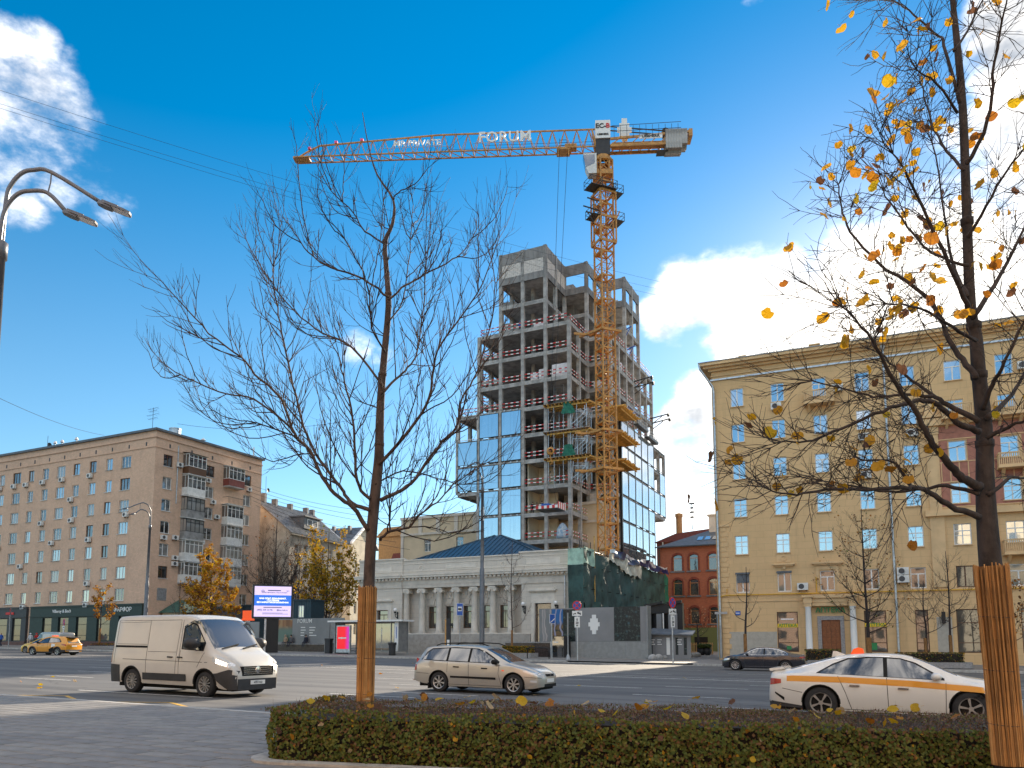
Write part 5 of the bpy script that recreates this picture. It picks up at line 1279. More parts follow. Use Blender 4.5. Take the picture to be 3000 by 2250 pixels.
def gallery(name, z, sides):
    def f(b):
        for (x0, x1, y0, y1) in sides:
            b.box(x0, x1, y0, y1, z, z+.07)
            for x, y in ((x0, y0), (x1, y0), (x1, y1), (x0, y1)): b.bar((x, y, z), (x, y, z+1.15), .055)
            for zz in (.6, 1.15):
                b.bar((x0, y0, z+zz), (x1, y0, z+zz), .045); b.bar((x1, y0, z+zz), (x1, y1, z+zz), .045); b.bar((x0, y1, z+zz), (x1, y1, z+zz), .045); b.bar((x0, y0, z+zz), (x0, y1, z+zz), .045)
    return cpart(name, f, 'dark_metal')
gallery('gallery', 61.4, [(1.0, 2.5, -1.1, .6), (-2.7, -1.1, -1.6, .4), (-1.1, 1.2, -1.7, -1.1)])
gallery('gallery', 57.4, [(1.1, 2.5, -1.2, .8), (-2.4, -1.3, -1.4, .6)])
def arms(b):
    for z, l in ((59.6, 1.6), (58.3, 2.2), (57.6, 1.8)): b.bar((-1.2, -.8, z), (-1.2-l, -.6, z+.25), .13)
    b.bar((-2.0, -1, 56.3), (-3.1, -.9, 57.8), .09)
cpart('bracket_arm', arms, 'dark_metal')
# slewing ring, turret, cab
JA = math.atan2(99.29-97, -29.75-11.28)                  # jib heading
b = MB(); b.lathe([(1.0, 0), (1.3, .1), (1.3, .5), (1.05, .6), (1.05, .9)], 20, (0, 0, 65.6)); b.box(-1.15, 1.15, -1.15, 1.15, 63.6, 64.2); b.build('slewing_ring', 'crane_yellow', cr)
b = MB()
for x in (-.8, .8):
    for y in (-.8, .8): b.bar((x, y, 64.2), (x, y, 65.7), .2)
for q in range(4):
    a, c = [(-.8, -.8), (.8, -.8), (.8, .8), (-.8, .8)][q], [(.8, -.8), (.8, .8), (-.8, .8), (-.8, -.8)][q]; b.bar((*a, 64.2), (*c, 65.7), .12); b.bar((*c, 64.2), (*a, 65.7), .12)
b.build('turret_base', 'crane_yellow', cr, rz=JA)
top = MB(); top.box(-.95, .95, -.85, .85, 66.5, 68.7); top.build('turret', 'plastic_black', cr, rz=JA+math.pi)
sg = MB(); sg.box(-1.0, 1.0, -1.0, 1.0, 68.75, 71.3); sgn = sg.build('sign_box', 'sign_white', cr, rz=JA+math.pi)
lettering('EC-', .92, 'sign_black', sgn, (-.28, -1.03, 70.45), depth=.03, bold=.03); lettering('B', .92, 'sign_red', sgn, (.66, -1.03, 70.45), depth=.03, bold=.03); lettering('LIEBHERR', .36, 'sign_black', sgn, (0, -1.03, 69.25), depth=.03, bold=.015)
cb = MB(); cb.prism([(-2.4, 64.2), (-2.0, 63.2), (-.95, 63.2), (-.95, 66.0), (-2.7, 66.0)], -1.9, -.5, 'y'); cab = cb.build('cab', 'ac_white', cr, rz=JA+math.pi)
cg = MB(); cg.prism([(-2.46, 64.3), (-2.3, 64.1), (-1.2, 64.6), (-1.2, 65.8), (-2.66, 65.8)], -1.93, -1.905, 'y'); cg.quad((-2.42, -.6, 64.25), (-2.42, -1.8, 64.25), (-2.72, -1.8, 65.85), (-2.72, -.6, 65.85)); cg.build('cab_window', 'glass_dark', cab)
# jib: triangular lattice, deeper near the mast
JL = 42.2; ZC = 67.75
def jib_h(u): return 2.95 if u < 22.3 else (2.95-(u-22.3)/(JL-22.3)*1.15 if u < JL-2.5 else max(.15, 1.8*(JL-u)/2.5))
jb = MB(); n = 25; hw = .72
U = [1.0+(JL-1.0)*i/n for i in range(n+1)]
for i in range(n):
    u, v = U[i], U[i+1]; m = (u+v)/2
    for s_ in (-hw, hw): jb.bar((u, s_, ZC), (v, s_, ZC), .15)
    jb.bar((u, 0, ZC+jib_h(u)), (v, 0, ZC+jib_h(v)), .17)
    jb.bar((u, -hw, ZC), (u, hw, ZC), .09); jb.bar((u, -hw, ZC), (v, hw, ZC), .08)
    for s_ in (-hw, hw):
        jb.bar((u, s_, ZC), (m, 0, ZC+jib_h(m)), .075); jb.bar((m, 0, ZC+jib_h(m)), (v, s_, ZC), .075)
jb.box(JL-2.0, JL+.2, -.6, .6, ZC-.1, ZC+.2); jb.bar((.9, -.7, ZC), (1.4, 0, ZC+2.95), .2); jb.bar((.9, .7, ZC), (1.4, 0, ZC+2.95), .2)
jib = jb.build('jib', 'crane_yellow', cr, rz=JA)
w = MB(); w.bar((1, -.25, ZC+.9), (22, -.25, ZC+.9), .035); w.bar((1, -.25, ZC+1.35), (16, -.25, ZC+1.35), .035); w.bar((2, .2, ZC+.3), (JL-1, .2, ZC+.3), .03); w.build('handrail', 'dark_metal', jib)
b = MB()
for u in (JL-1.9, JL-5.6, JL-9.2): b.box(u-.2, u+.2, -.2, .2, ZC+jib_h(u)+.1, ZC+jib_h(u)+.42)
mat('beacon_pink', (.85, .08, .22), .4); b.build('beacon', 'beacon_pink', jib)
# letters hung on the jib face towards the street (the jib heads to -x, so its street face is at +y in its own axes)
lf = bpy.data.objects.new('letter_rail', MB().bar((9.5, .8, ZC+1.02), (17.5, .8, ZC+1.02), .06).bar((20.5, .78, ZC+.75), (30.0, .78, ZC+.75), .05).mesh('letter_rail', 'grey_metal')); COL.objects.link(lf); lf.parent = jib
lettering('FORUM', 2.15, 'sign_white', lf, (13.2, .80, ZC+1.75), R(180), depth=.12, bold=.02)
lettering('MR PRIVATE', 1.2, 'sign_white', lf, (25.2, .80, ZC+1.3), R(180), depth=.1, bold=.01)
# trolley, rope and hook
TU = 5.3
tz = MB(); tz.box(TU-.9, TU+.9, -.85, .85, ZC-.32, ZC-.1); tz.box(TU-1.8, TU-.2, -.5, .5, ZC+.1, ZC+.7)
for u in (-.7, .7): tz.bar((TU+u, .8, ZC-.3), (TU+u, .8, ZC-1.3), .1); tz.lathe([(.2, -.1), (.2, .1)], 10, (TU+u, .8, ZC-.3), 'y')
tz.build('trolley', 'crane_yellow', cr, rz=JA)
tz = MB()
for k in range(6): tz.bar((TU-.5, -.9, ZC+.2+k*.4), (TU+.5, -.9, ZC+.2+k*.4), .05)
for u in (-.5, .5): tz.bar((TU+u, -.9, ZC-.1), (TU+u, -.9, ZC+2.4), .06)
tz.build('trolley_ladder', 'dark_metal', cr, rz=JA)
TR = CX+Vector((TU*math.cos(JA)-.8*math.sin(JA)*0, TU*math.sin(JA), ZC-.3))
hb = MB(); hz_ = HOOK.z+2.6
for u in (-.55, .55):
    a = TR+Vector((u, 0, 0)); hb.tube([a-CX, Vector((HOOK.x+u*.35, HOOK.y, hz_+.5))-CX], .028, 4)
hb.build('hoist_rope', 'dark_metal', cr)
hb = MB(); c = Vector((HOOK.x, HOOK.y, hz_))-CX
for i in range(5): hb.cur = i % 2; hb.lathe([(.28, -.16), (.52, -.05), (.52, .05), (.28, .16)], 12, (c.x, c.y-.25+i*.12, c.z), 'y')
hb.cur = 0; hb.tube([c, c+Vector((0, 0, -1.0)), c+Vector((.25, 0, -1.5)), c+Vector((0, 0, -1.8)), c+Vector((-.2, 0, -1.5))], [.12, .1, .08, .07, .03], 6); hb.build('hook_block', ['crane_yellow', 'plastic_black'], cr)
# counter-jib with ballast
kj = MB(); KL = 11.6
for s_ in (-.85, .85):
    kj.bar((-1, s_, ZC-.05), (-KL+1.5, s_, ZC+.0), .22, .4); kj.bar((-KL-1.3+1.5, s_, ZC+1.55), (-1.0, s_, ZC+.9), .2, .3)
for i in range(7):
    u = -1-(KL-2.5)*i/7; v = -1-(KL-2.5)*(i+1)/7
    kj.bar((u, -.85, ZC), (v, -.85, ZC+.9+.65*(i+1)/7), .1); kj.bar((u, .85, ZC), (v, .85, ZC+.9+.65*(i+1)/7), .1); kj.bar((u, -.85, ZC), (u, .85, ZC), .12)
kj.box(-KL-.3, -KL+.2, -1, 1, ZC+.9, ZC+1.9); kj.box(-KL+1.0, -1.2, -.8, .8, ZC+.35, ZC+.42)
k = kj.build('counter_jib', 'crane_yellow', cr, rz=JA)
kj = MB()
for i in range(11):
    u = -1.5-i*.85; kj.bar((u, .95, ZC+.9), (u, .95, ZC+2.7), .05); 
kj.bar((-1.2, .95, ZC+2.7), (-10.4, .95, ZC+2.95), .05); kj.bar((-1.2, .95, ZC+1.9), (-10.4, .95, ZC+2.1), .05); kj.bar((-.9, .4, ZC+3.0), (-9.0, .4, ZC+2.0), .12); kj.bar((-.9, -.4, ZC+3.0), (-9.0, -.4, ZC+2.0), .12)
kj.lathe([(.5, -.5), (.5, .5)], 12, (-8.4, 0, ZC+2.0), 'y'); kj.box(-8.6, -7.2, -.6, .6, ZC-.9, ZC-.82); kj.build('guard_rail', 'dark_metal', cr, rz=JA)
bp = MB().box(-.17, .17, -1.0, 1.0, -1.75, .95).lathe([(0, -.165), (.4, -.165), (.4, .165), (0, .165)], 10, (0, 0, -1.75), 'x').mesh('ballast_slab', 'concrete')
for i in range(8): inst('ballast_slab', bp, cr, (-(8.5+i*.36)*math.cos(JA), -(8.5+i*.36)*math.sin(JA), ZC+1.0+(.0 if i < 6 else .2)), JA, scale=(1, 1, 1 if i < 6 else .78))
bn = MB().box(-2.1, 1.0, .86, .95, -.3, .3).mesh('name_board', 'sign_white')
nb = inst('name_board', bn, cr, (-5.8*math.cos(JA), -5.8*math.sin(JA), ZC+1.05), JA)
lettering('LIEBHERR', .56, 'sign_black', nb, (-.55, .97, 0), R(180), depth=.02, bold=.02)
cs = MB(); pts = [(-.3, -.95), (.3, -.95), (.3, -.55), (.55, -.55), (.55, -.2), (.8, -.2), (.8, .2), (.55, .2), (.55, .55), (.3, .55), (.3, .95), (-.3, .95), (-.3, .55), (-.55, .55), (-.55, .2), (-.8, .2), (-.8, -.2), (-.55, -.2), (-.55, -.55), (-.3, -.55)]
cs.prism([(x*1.2, z*1.7) for x, z in pts], -.1, .1, 'y'); cs.build('emblem', 'sign_white', cr, loc=(2.9, -.6, ZC+2.4))
# ------------------------------------------------------------------ street furniture
def plane_pt(px, py, t):
    d = pray(px, py); k = t/(d.x*math.sin(TH)+d.y*math.cos(TH)); return Vector((d.x*k, d.y*k, EYE+d.z*k))
def s_at(px, t, py=1890):
    p = plane_pt(px, py, t); return p.x*math.cos(TH)-p.y*math.sin(TH)
def zat(px, py, t): return plane_pt(px, py, t).z
def lum_mesh():
    b = MB(); b.prism([(0, -.05), (.15, -.13), (.55, -.14), (.68, -.1), (.7, 0), (.68, .1), (.55, .14), (.15, .13), (0, .05)], 0, .045); b.prism([(.0, -.06), (.12, -.11), (.3, -.1), (.3, .1), (.12, .11), (0, .06)], -.04, 0); b.prism([(.05, -.05), (.4, -.07), (.4, .07), (.05, .05)], .045, .09)
    return b.mesh('luminaire', 'lamp_post_grey')
LUM = lum_mesh(); LENS = MB().box(.3, .66, -.11, .11, -.006, -.002).mesh('lens', 'lamp_clear')
def street_lamp(label, base, h, dirv, k=1.0, r0=.17, flange=True, arm=2.6):
    rz = math.atan2(dirv[1], dirv[0]); g = thing('street_lamp', label, 'street lamp', base, rz, 'street lamps along the boulevard')
    b = MB(); b.lathe([(r0*1.25, 0), (r0*1.25, h*.45), (r0, h*.46), (r0*.72, h-2.1*k), (r0*.95, h-2.1*k), (r0*.95, h-1.75*k), (r0*.55, h-1.7*k)], 14)
    if flange: b.lathe([(r0*2.2, 0), (r0*2.2, .1), (r0*1.4, .25), (r0*1.3, .5)], 12)
    b.build('pole', 'lamp_post_grey', g, True)
    for n_, (hh, reach, off) in enumerate(((h, arm, .06), (h-.55*k, arm*.66, -.06))):
        pts = [(0, off, h-2.0*k)]
        pts += [(.02*k, off, hh-.75*k), (.10*k, off, hh-.38*k), (.28*k, off, hh-.1*k), (.5*k, off, hh), (.85*k, off, hh+.0*k), (reach, off, hh-.30*reach)]
        b = MB(); b.tube(smooth_path([Vector(v) for v in pts], 4), .045*k, 8); a = b.build('arm', 'lamp_post_grey', g, True)
        lm = inst('luminaire', LUM, a, (reach-.04, off, hh-.30*reach-.02), rot=(0, math.atan(.33), 0), scale=(k, k, k)); inst('lens', LENS, lm)
    b = MB(); b.tube([(arm*.46, .06, h-.01), (arm*.47, 0, h-.28*k), (arm*.46, -.06, h-.55*k-.01)], .016*k, 5); b.build('brace', 'lamp_post_grey', g)
    return g
NP = Vector((math.sin(TH), math.cos(TH)))
pt = atY(19, 484, 15.4); street_lamp('near street lamp with twin arms against the clouds, cut by the picture edge', (pt.x, 15.4, gz(pt.x)+.1), pt.z-gz(pt.x)-.1, (.97, .22), 1.0, .15, arm=1.85)
p = plane_pt(442, 1500, 58.6); hz2 = zat(442, 1478, 58.6); street_lamp('tall twin-arm street lamp in front of the brick apartment block corner', (p.x, p.y, gz(p.x)+.16), hz2-gz(p.x)-.16, (-.62, -.78), 1.35, .17)
p = plane_pt(1413, 1600, 58.6); hz2 = zat(1405, 1362, 58.6); lp = street_lamp('tall twin-arm street lamp standing before the colonnade of the grey stone building', (p.x, p.y, gz(p.x)+.16), hz2-gz(p.x)-.16, (-.62, -.78), 1.2, .17, arm=2.3)
b = MB(); b.box(-.42, -.24, -.03, .03, 12.0, 13.1); b.box(.24, .42, -.03, .03, 11.9, 13.1); b.build('banner_bracket', 'sign_white', lp, rz=R(60))
# ---- road signs
def ring_disc(parent, r, z, rz=0., y=-.06):
    b = MB(); b.lathe([(0, -.012), (r, -.012), (r, .012), (0, .012)], 26, (0, y, z), 'y'); o = b.build('sign_disc', 'sign_red', parent, rz=rz)
    b = MB(); b.lathe([(0, -.02), (r*.8, -.02), (r*.8, -.013)], 26, (0, y, z), 'y'); b.build('sign_face', 'sign_blue', o)
    b = MB(); q = r*.62
    b.bar((-q, y-.026, z-q), (q, y-.026, z+q), .02, r*.19); b.bar((q, y-.0275, z-q), (-q, y-.0275, z+q), .02, r*.19); b.build('sign_cross', 'sign_red', o)
    return o
def plate(parent, w, h, z, rz=0., kind='tow', y=-.06):
    b = MB(); b.box(-w/2, w/2, y-.012, y+.012, z-h/2, z+h/2); o = b.build('sign_plate', 'sign_white', parent, rz=rz); f = y-.02; q = MB()
    if kind == 'tow':
        q.prism([(-w*.45, z-.06), (-w*.1, z-.06), (-w*.1, z+.0), (-w*.2, z+.05), (-w*.28, z-.02), (-w*.45, z-.02)], f, f+.006, 'y'); q.prism([(-w*.02, z+.06), (w*.12, z+.1), (w*.22, z+.06), (w*.4, z-.02), (w*.4, z-.09), (w*.05, z-.02)], f, f+.006, 'y'); q.lathe([(0, 0), (.035, 0)], 8, (-w*.35, f, z-.07), 'y'); q.lathe([(0, 0), (.035, 0)], 8, (w*.32, f, z-.09), 'y')
        q.tube([(w*.05, f, z+.1), (w*.2, f, z+.14), (w*.35, f, z+.09), (w*.4, f, z)], .008, 4)
    else:
        q.prism([(-.03, z+.08), (.03, z+.08), (.03, z+.22), (.07, z+.22), (0, z+.32), (-.07, z+.22), (-.03, z+.22)], f, f+.006, 'y')
    q.build('sign_symbol', 'sign_black', o)
    if kind != 'tow': lettering('20', .24, 'sign_black', o, (0, f, z-.06), depth=.006, bold=.008); lettering('м', .2, 'sign_black', o, (0, f, z-.25), depth=.006, bold=.008)
    return o
def no_stop(label, px, t, ztop, disc, rz, lean=0., full=True):
    p = plane_pt(px, 1900, t); z0 = gz(p.x)+.15
    g = thing('road_sign', label, 'road sign', (p.x, p.y, z0), rz, 'no stopping signs'); h = ztop-z0
    b = MB(); b.tube([(0, 0, 0), (0, 0, h)], .05, 8); b.build('post', 'galvanised', g); ring_disc(g, disc, h-disc)
    plate(g, .8, .4, h-2*disc-.25, kind='tow')
    if full: plate(g, .42, .85, h-2*disc-.95, kind='dist')
    if lean: g.rotation_euler = (0, lean, rz)
    return g
no_stop('round no stopping sign in front of the grey hoarding, two white plates below', 1692, 57.6, zat(1692, 1760, 57.6), .38, -TH*.6)
no_stop('round no stopping sign turned edgewise at the side street corner before the red brick house', 1971, 54.9, zat(1971, 1750, 54.9), .39, R(40))
no_stop('leaning round no stopping sign at the far left edge by the grey shop front', 24, 58.2, zat(36, 1782, 58.2), .40, R(-58), R(6))
no_stop('round no stopping sign behind the yellow taxi before the green shop front', 184, 58.8, zat(187, 1813, 58.8), .40, R(-45))
def signpost(label, px, t, ztop, rz, w, h, m, cat='road sign', name='road_sign', r=.04):
    p = plane_pt(px, 1900, t); z0 = gz(p.x)+.2; g = thing(name, label, cat, (p.x, p.y, z0), rz); H_ = ztop-z0
    b = MB(); b.tube([(0, 0, 0), (0, 0, H_)], r, 8); b.build('post', 'galvanised', g)
    b = MB(); b.box(-w/2-.03, w/2+.03, -.07, -.05, H_-h-.03, H_+.03); f = b.build('sign_board', 'sign_white', g)
    b = MB(); b.box(-w/2, w/2, -.078, -.0705, H_-h, H_); b.build('sign_face', m, f)
    return g, f, H_
g, f, hh = signpost('blue bus stop sign with a bus symbol in front of the colonnade', 1347, 62.5, zat(1347, 1768, 62.5), -TH*.4, .55, 1.1, 'sign_blue')
b = MB(); b.box(-.19, .19, -.09, -.08, hh-.72, hh-.3); b.build('sign_field', 'sign_white', f); b = MB(); b.prism([(-.16, hh-.62), (.16, hh-.62), (.16, hh-.5), (.11, hh-.44), (-.16, hh-.44)], -.1, -.092, 'y'); b.build('bus_symbol', 'sign_black', f)
g, f, hh = signpost('narrow blue and white road sign turned aside at the blue hoarding poster', 1617, 60.5, zat(1617, 1800, 60.5), R(38), .55, .75, 'sign_blue')
b = MB(); b.bar((-.25, -.085, hh-.72), (.25, -.085, hh-.35), .01, .06); b.build('sign_bar', 'sign_white', f)
p = plane_pt(1664, 1900, 59.8); z0 = gz(p.x)+.17; g = thing('traffic_light_post', 'plain grey post on a cone foot beside the round no stopping sign', 'post', (p.x, p.y, z0)); hh = zat(1664, 1785, 59.8)-z0
b = MB(); b.tube([(0, 0, 0), (0, 0, hh)], .06, 8); b.build('post', 'grey_metal', g); b = MB(); b.lathe([(.24, 0), (.22, .05), (.1, .42), (.07, .45)], 8); b.build('foot', 'grey_metal', g); b = MB(); b.box(-.13, .13, -.16, -.06, hh-.28, hh-.02); b.build('control_box', 'plastic_black', g)
# ---- street stele, bicycle hoop, dark bins
p = plane_pt(1310, 1880, 61.5); z0 = gz(p.x)+.2; g = thing('information_stele', 'slim black information stele with a timber edge in front of the colonnade', 'stele', (p.x, p.y, z0), -TH*.6); hh = zat(1310, 1812, 61.5)-z0
b = MB(); b.box(-.06, .32, -.1, .1, 0, hh); b.build('body', 'plastic_black', g); b = MB(); b.box(-.2, -.062, -.11, .11, 0, hh-.06); b.build('timber_edge', 'reed_pale', g); b = MB(); b.box(.02, .26, -.112, -.102, .3, 1.5); b.build('screen', 'sign_white', g)
p0 = plane_pt(1545, 1910, 60.3); g = thing('bicycle_hoop', 'dark tubular bicycle hoop on the pavement beside the planter box', 'bicycle stand', (p0.x, p0.y, gz(p0.x)+.17), -TH)
b = MB(); b.tube([(0, 0, 0), (0, 0, .8), (.1, 0, .92), (.3, 0, .95), (1.6, 0, .95), (1.9, 0, .9), (2.0, 0, .7), (2.02, 0, 0)], .045, 8); b.build('hoop', 'black_metal', g, True)
p0 = plane_pt(1465, 1910, 61.2); g = thing('planter_box', 'long pale stone planter box with yellowing hedge in front of the granite wall', 'planter', (p0.x, p0.y, gz(p0.x)+.18), -TH)
b = MB(); b.prism([(0, 0), (3.0, 0), (3.3, .9), (0, .9)], 0, .42); b.build('trough', 'granite_grey', g)
def leaf_box(x0, x1, y0, y1, z0, z1, n, size, seed, weights, mats, up=.0):
    """a clipped mass of small leaves on the faces of a box"""
    q = random.Random(seed); b = MB(); A = [(x1-x0)*(z1-z0)*1.2, (y1-y0)*(z1-z0), (x1-x0)*(y1-y0)]
    for _ in range(n):
        r = q.random()*sum(A); d = abs(q.gauss(0, .035))
        if r < A[0]: p = Vector((q.uniform(x0, x1), y0+d, q.uniform(z0, z1)))
        elif r < A[0]+A[1]: p = Vector((q.choice((x0+d, x1-d)), q.uniform(y0, y1), q.uniform(z0, z1)))
        else: p = Vector((q.uniform(x0, x1), q.uniform(y0, y1), z1-d+q.uniform(0, .03)))
        b.cur = q.choices(range(len(mats)), weights)[0]; s = size*q.uniform(.6, 1.3)
        u = Vector((q.gauss(0, 1), q.gauss(0, 1), q.gauss(0, 1))).normalized(); v = u.orthogonal().normalized(); v.rotate(Matrix.Rotation(q.uniform(0, 6.3), 3, u))
        b.quad(*[tuple(x) for x in (p-u*s*.5, p+v*s*.42, p+u*s*.5, p-v*s*.42)])
    return b
HM = ['hedge_green', 'hedge_olive', 'hedge_rust', 'leaf_yellow', 'leaf_orange']
h = leaf_box(.1, 3.0, .1, .8, .35, 1.0, 1500, .12, 4, (2, 4, 3, 4, 1), HM).build('foliage', HM, g); h['kind'] = 'stuff'
MB().box(.15, 2.95, .16, .75, .3, .93).build('shade_core', 'earth_and_gap_shade', g)  # solid box inside the leaves, coloured as the shade between them
# ---- granite walls and printed hoardings
def s_thing(name, label, cat, s, t, dz=.2, group=None, extra=0.):
    p = ST(s, t); return thing(name, label, cat, (p.x, p.y, gz(p.x)+dz), -TH+extra, group)
s0, s1 = s_at(785, 66), s_at(952, 66); zt = zat(860, 1885, 66); z1 = zat(860, 1812, 66)
g = s_thing('granite_wall', 'low dark granite wall under the grey printed hoarding beside the bus shelter', 'wall', s0, 66.0); zb = g.location.z
nn = 5; pm = MB().box(.006, (s1-s0)/nn-.006, 0, .4, 0, zt-zb-.12).mesh('granite_panel', 'granite_dark')
for i in range(nn): inst('granite_panel', pm, g, (i*(s1-s0)/nn, 0, 0))
MB().box(0, s1-s0, -.06, .46, zt-zb-.12, zt-zb).build('coping', 'granite_grey', g)
MB().box(s1-s0, s1-s0+.9, -.1, .5, 0, zt-zb+.05).build('end_pier', 'hoarding_low', g)
hg = s_thing('hoarding', 'grey printed hoarding lettered FORUM above the dark granite wall', 'hoarding', s0+.05, 66.25); hb = hg.location.z; hl = s1-s0+.3
b = MB(); b.box(0, hl, 0, .1, zt-hb+.02, z1-hb); b.build('panel', 'hoarding_grey', hg)
def print_mat(name, kind):
    m = bpy.data.materials.new(name); m.use_nodes = True; t = NT(m.node_tree); b = t.n['Principled BSDF']; b.inputs['Roughness'].default_value = .35
    co = t.add('ShaderNodeTexCoord').outputs['Object']; n = t.noise(co, 1.3, 5, .6); sp = t.add('ShaderNodeSeparateXYZ'); t.link(co, sp.inputs[0])
    if kind == 'room':
        v = t.add('ShaderNodeTexVoronoi', feature='F1', distance='CHEBYCHEV', i_Scale=1.4); mp = t.add('ShaderNodeMapping'); mp.inputs['Scale'].default_value = (1.6, 1, .5); t.link(co, mp.inputs['Vector']); t.link(mp.outputs[0], v.inputs['Vector'])
        c = t.ramp(t.add('ShaderNodeRGBToBW').inputs[0].node.outputs[0], [(0, (0, 0, 0)), (1, (1, 1, 1))]); t.link(v.outputs['Color'], c.node.inputs[0].links[0].from_node.inputs[0])
        c.node.color_ramp.elements[0].color = (.06, .02, .01, 1); c.node.color_ramp.elements[1].color = (.55, .38, .18, 1); e = c.node.color_ramp.elements.new(.5); e.color = (.30, .13, .05, 1)
        c = t.mix(t.smooth(sp.outputs[2], 1.9, 1.2), c, (.12, .18, .15)); t.link(c, b.inputs['Base Color'])
    elif kind == 'curtain':
        w = t.add('ShaderNodeTexWave', i_Scale=.35, i_Distortion=6.0, i_Detail=3.0); t.link(co, w.inputs['Vector'])
        t.link(t.ramp(w.outputs[1], [(0, (.20, .21, .215)), (.6, (.22, .22, .225)), (.75, (.50, .44, .42)), (1, (.26, .26, .26))]), b.inputs['Base Color'])
    elif kind == 'pool':
        c = t.mix(t.smooth(t.math('ADD', sp.outputs[2], t.math('MULTIPLY', n, .8)), 1.8, 2.2), (.16, .10, .045), (.01, .12, .35)); v = t.noise(co, 2.6, 6, .7)
        c = t.mix(t.math('MULTIPLY', t.smooth(v, .5, .6), t.smooth(sp.outputs[2], 2.0, 1.6)), c, (.02, .035, .03)); w = t.add('ShaderNodeTexWave', i_Scale=.5, i_Distortion=7.0); t.link(co, w.inputs['Vector'])
        c = t.mix(t.smooth(w.outputs[1], .8, .9), c, (.30, .30, .42)); t.link(c, b.inputs['Base Color'])
    elif kind == 'dark':
        v = t.add('ShaderNodeTexVoronoi', feature='F1', i_Scale=1.8); t.link(co, v.inputs['Vector']); n2 = t.noise(co, 4, 6, .7)
        c = t.mix(t.smooth(n2, .5, .68), (.006, .012, .014), (.07, .11, .10)); c = t.mix(t.smooth(v.outputs[0], .30, .05), c, (.03, .09, .11)); t.link(c, b.inputs['Base Color'])
    elif kind == 'fade':
        c = t.mix(t.smooth(sp.outputs[0], .85, 1.6), (.72, .012, .02), (.45, .03, .5)); t.link(c, b.inputs['Base Color']); b.inputs['Emission Strength'].default_value = .4; t.link(c, b.inputs['Emission Color'])
    M[name] = m
for k in ('room', 'curtain', 'pool', 'dark', 'fade'): print_mat('print_'+k, k)
def xs(px, t, s_ref): return s_at(px, t)-s_ref
def poster(parent, s_ref, pxa, pxb, pya, pyb, t, m, name='poster', y=-.012, zb=None):
    xa, xb = xs(pxa, t, s_ref), xs(pxb, t, s_ref); za, zc = zat((pxa+pxb)/2, pyb, t), zat((pxa+pxb)/2, pya, t); zb = parent.location.z
    b = MB(); b.box(0, xb-xa, y, -.002, 0, zc-za); return b.build(name, m, parent, loc=(xa, 0, za-zb))
po = poster(hg, s0+.05, 803, 855, 1816, 1880, 66.25, 'print_room')
lettering('FORUM', .62, 'sign_white', hg, (xs(891, 66.25, s0+.05), -.02, zat(891, 1820, 66.25)-hb), depth=.02, bold=.004)
print_lines(hg, xs(880, 66.25, s0+.05), zat(880, 1837, 66.25)-hb, (.62, .7, .5, .45), .10, 'sign_white', .29)
print_lines(hg, xs(905, 66.25, s0+.05), zat(905, 1837, 66.25)-hb, (.85, .75, .5, 1.0), .10, 'sign_white', .29)
for a, bq in ((780, 957),): pass
b = MB(); b.box(hl, hl+1.9, .1, .2, -.1+zt-hb, z1-hb); b.build('return_panel', 'hoarding_low', hg)
# hoarding with the stepped white emblem, right of the old building
SO = s_at(1580, 65.5); HT = 65.5
g = s_thing('hoarding', 'tall grey hoarding with a stepped white emblem and colour posters before the netted scaffold', 'hoarding', SO, HT); zb = g.location.z
S1 = s_at(1897, HT); L1 = S1-SO; ztl = zat(1580, 1784, HT)-zb; ztr = zat(1890, 1776, HT)-zb; zm = zat(1720, 1880, HT)-zb
xa = xs(1660, HT, SO)
for i, (u0, u1) in enumerate(((0, xs(1617, HT, SO)), (xs(1617, HT, SO)+.004, xs(1688, HT, SO)), (xs(1688, HT, SO)+.004, xs(1798, HT, SO)), (xs(1798, HT, SO)+.004, L1))):
    zz = ztl+(ztr-ztl)*(u0+u1)/2/L1; MB().box(u0, u1, 0, .12, zm, zz).build('panel', 'hoarding_grey', g)
nlow = 4; u0 = xs(1658, HT, SO)
for i in range(nlow):
    a = u0+(L1-u0)*i/nlow; MB().box(a+.005, a+(L1-u0)/nlow-.005, -.25, .12, -.05, zm-.01).build('lower_panel', 'hoarding_low', g)
MB().box(L1, L1+.12, -.25, .9, 0, ztr+.05).build('end_post', 'hoarding_low', g)
poster(g, SO, 1581, 1616, 1786, 1879, HT, 'print_curtain'); poster(g, SO, 1617, 1650, 1785, 1879, HT, 'print_pool'); poster(g, SO, 1650, 1686, 1785, 1879, HT, 'print_dark'); poster(g, SO, 1800, 1877, 1777, 1878, HT, 'print_dark')
u = (xs(1725, HT, SO)+xs(1758, HT, SO))/2; zz = (zat(1741, 1801, HT)+zat(1741, 1858, HT))/2-zb; hx = (xs(1758, HT, SO)-xs(1725, HT, SO))/2; hzz = (zat(1741, 1801, HT)-zat(1741, 1858, HT))/2
P_ = [(-.37, -1), (.37, -1), (.37, -.6), (.68, -.6), (.68, -.2), (1, -.2), (1, .22), (.66, .22), (.66, .62), (.36, .62), (.36, 1), (-.36, 1), (-.36, .62), (-.68, .62), (-.68, .22), (-1, .22), (-1, -.2), (-.68, -.2), (-.68, -.6), (-.37, -.6)]
b = MB(); b.prism([(u+x*hx, zz+z_*hzz) for x, z_ in P_], -.05, -.002, 'y'); b.build('emblem', 'sign_white', g)
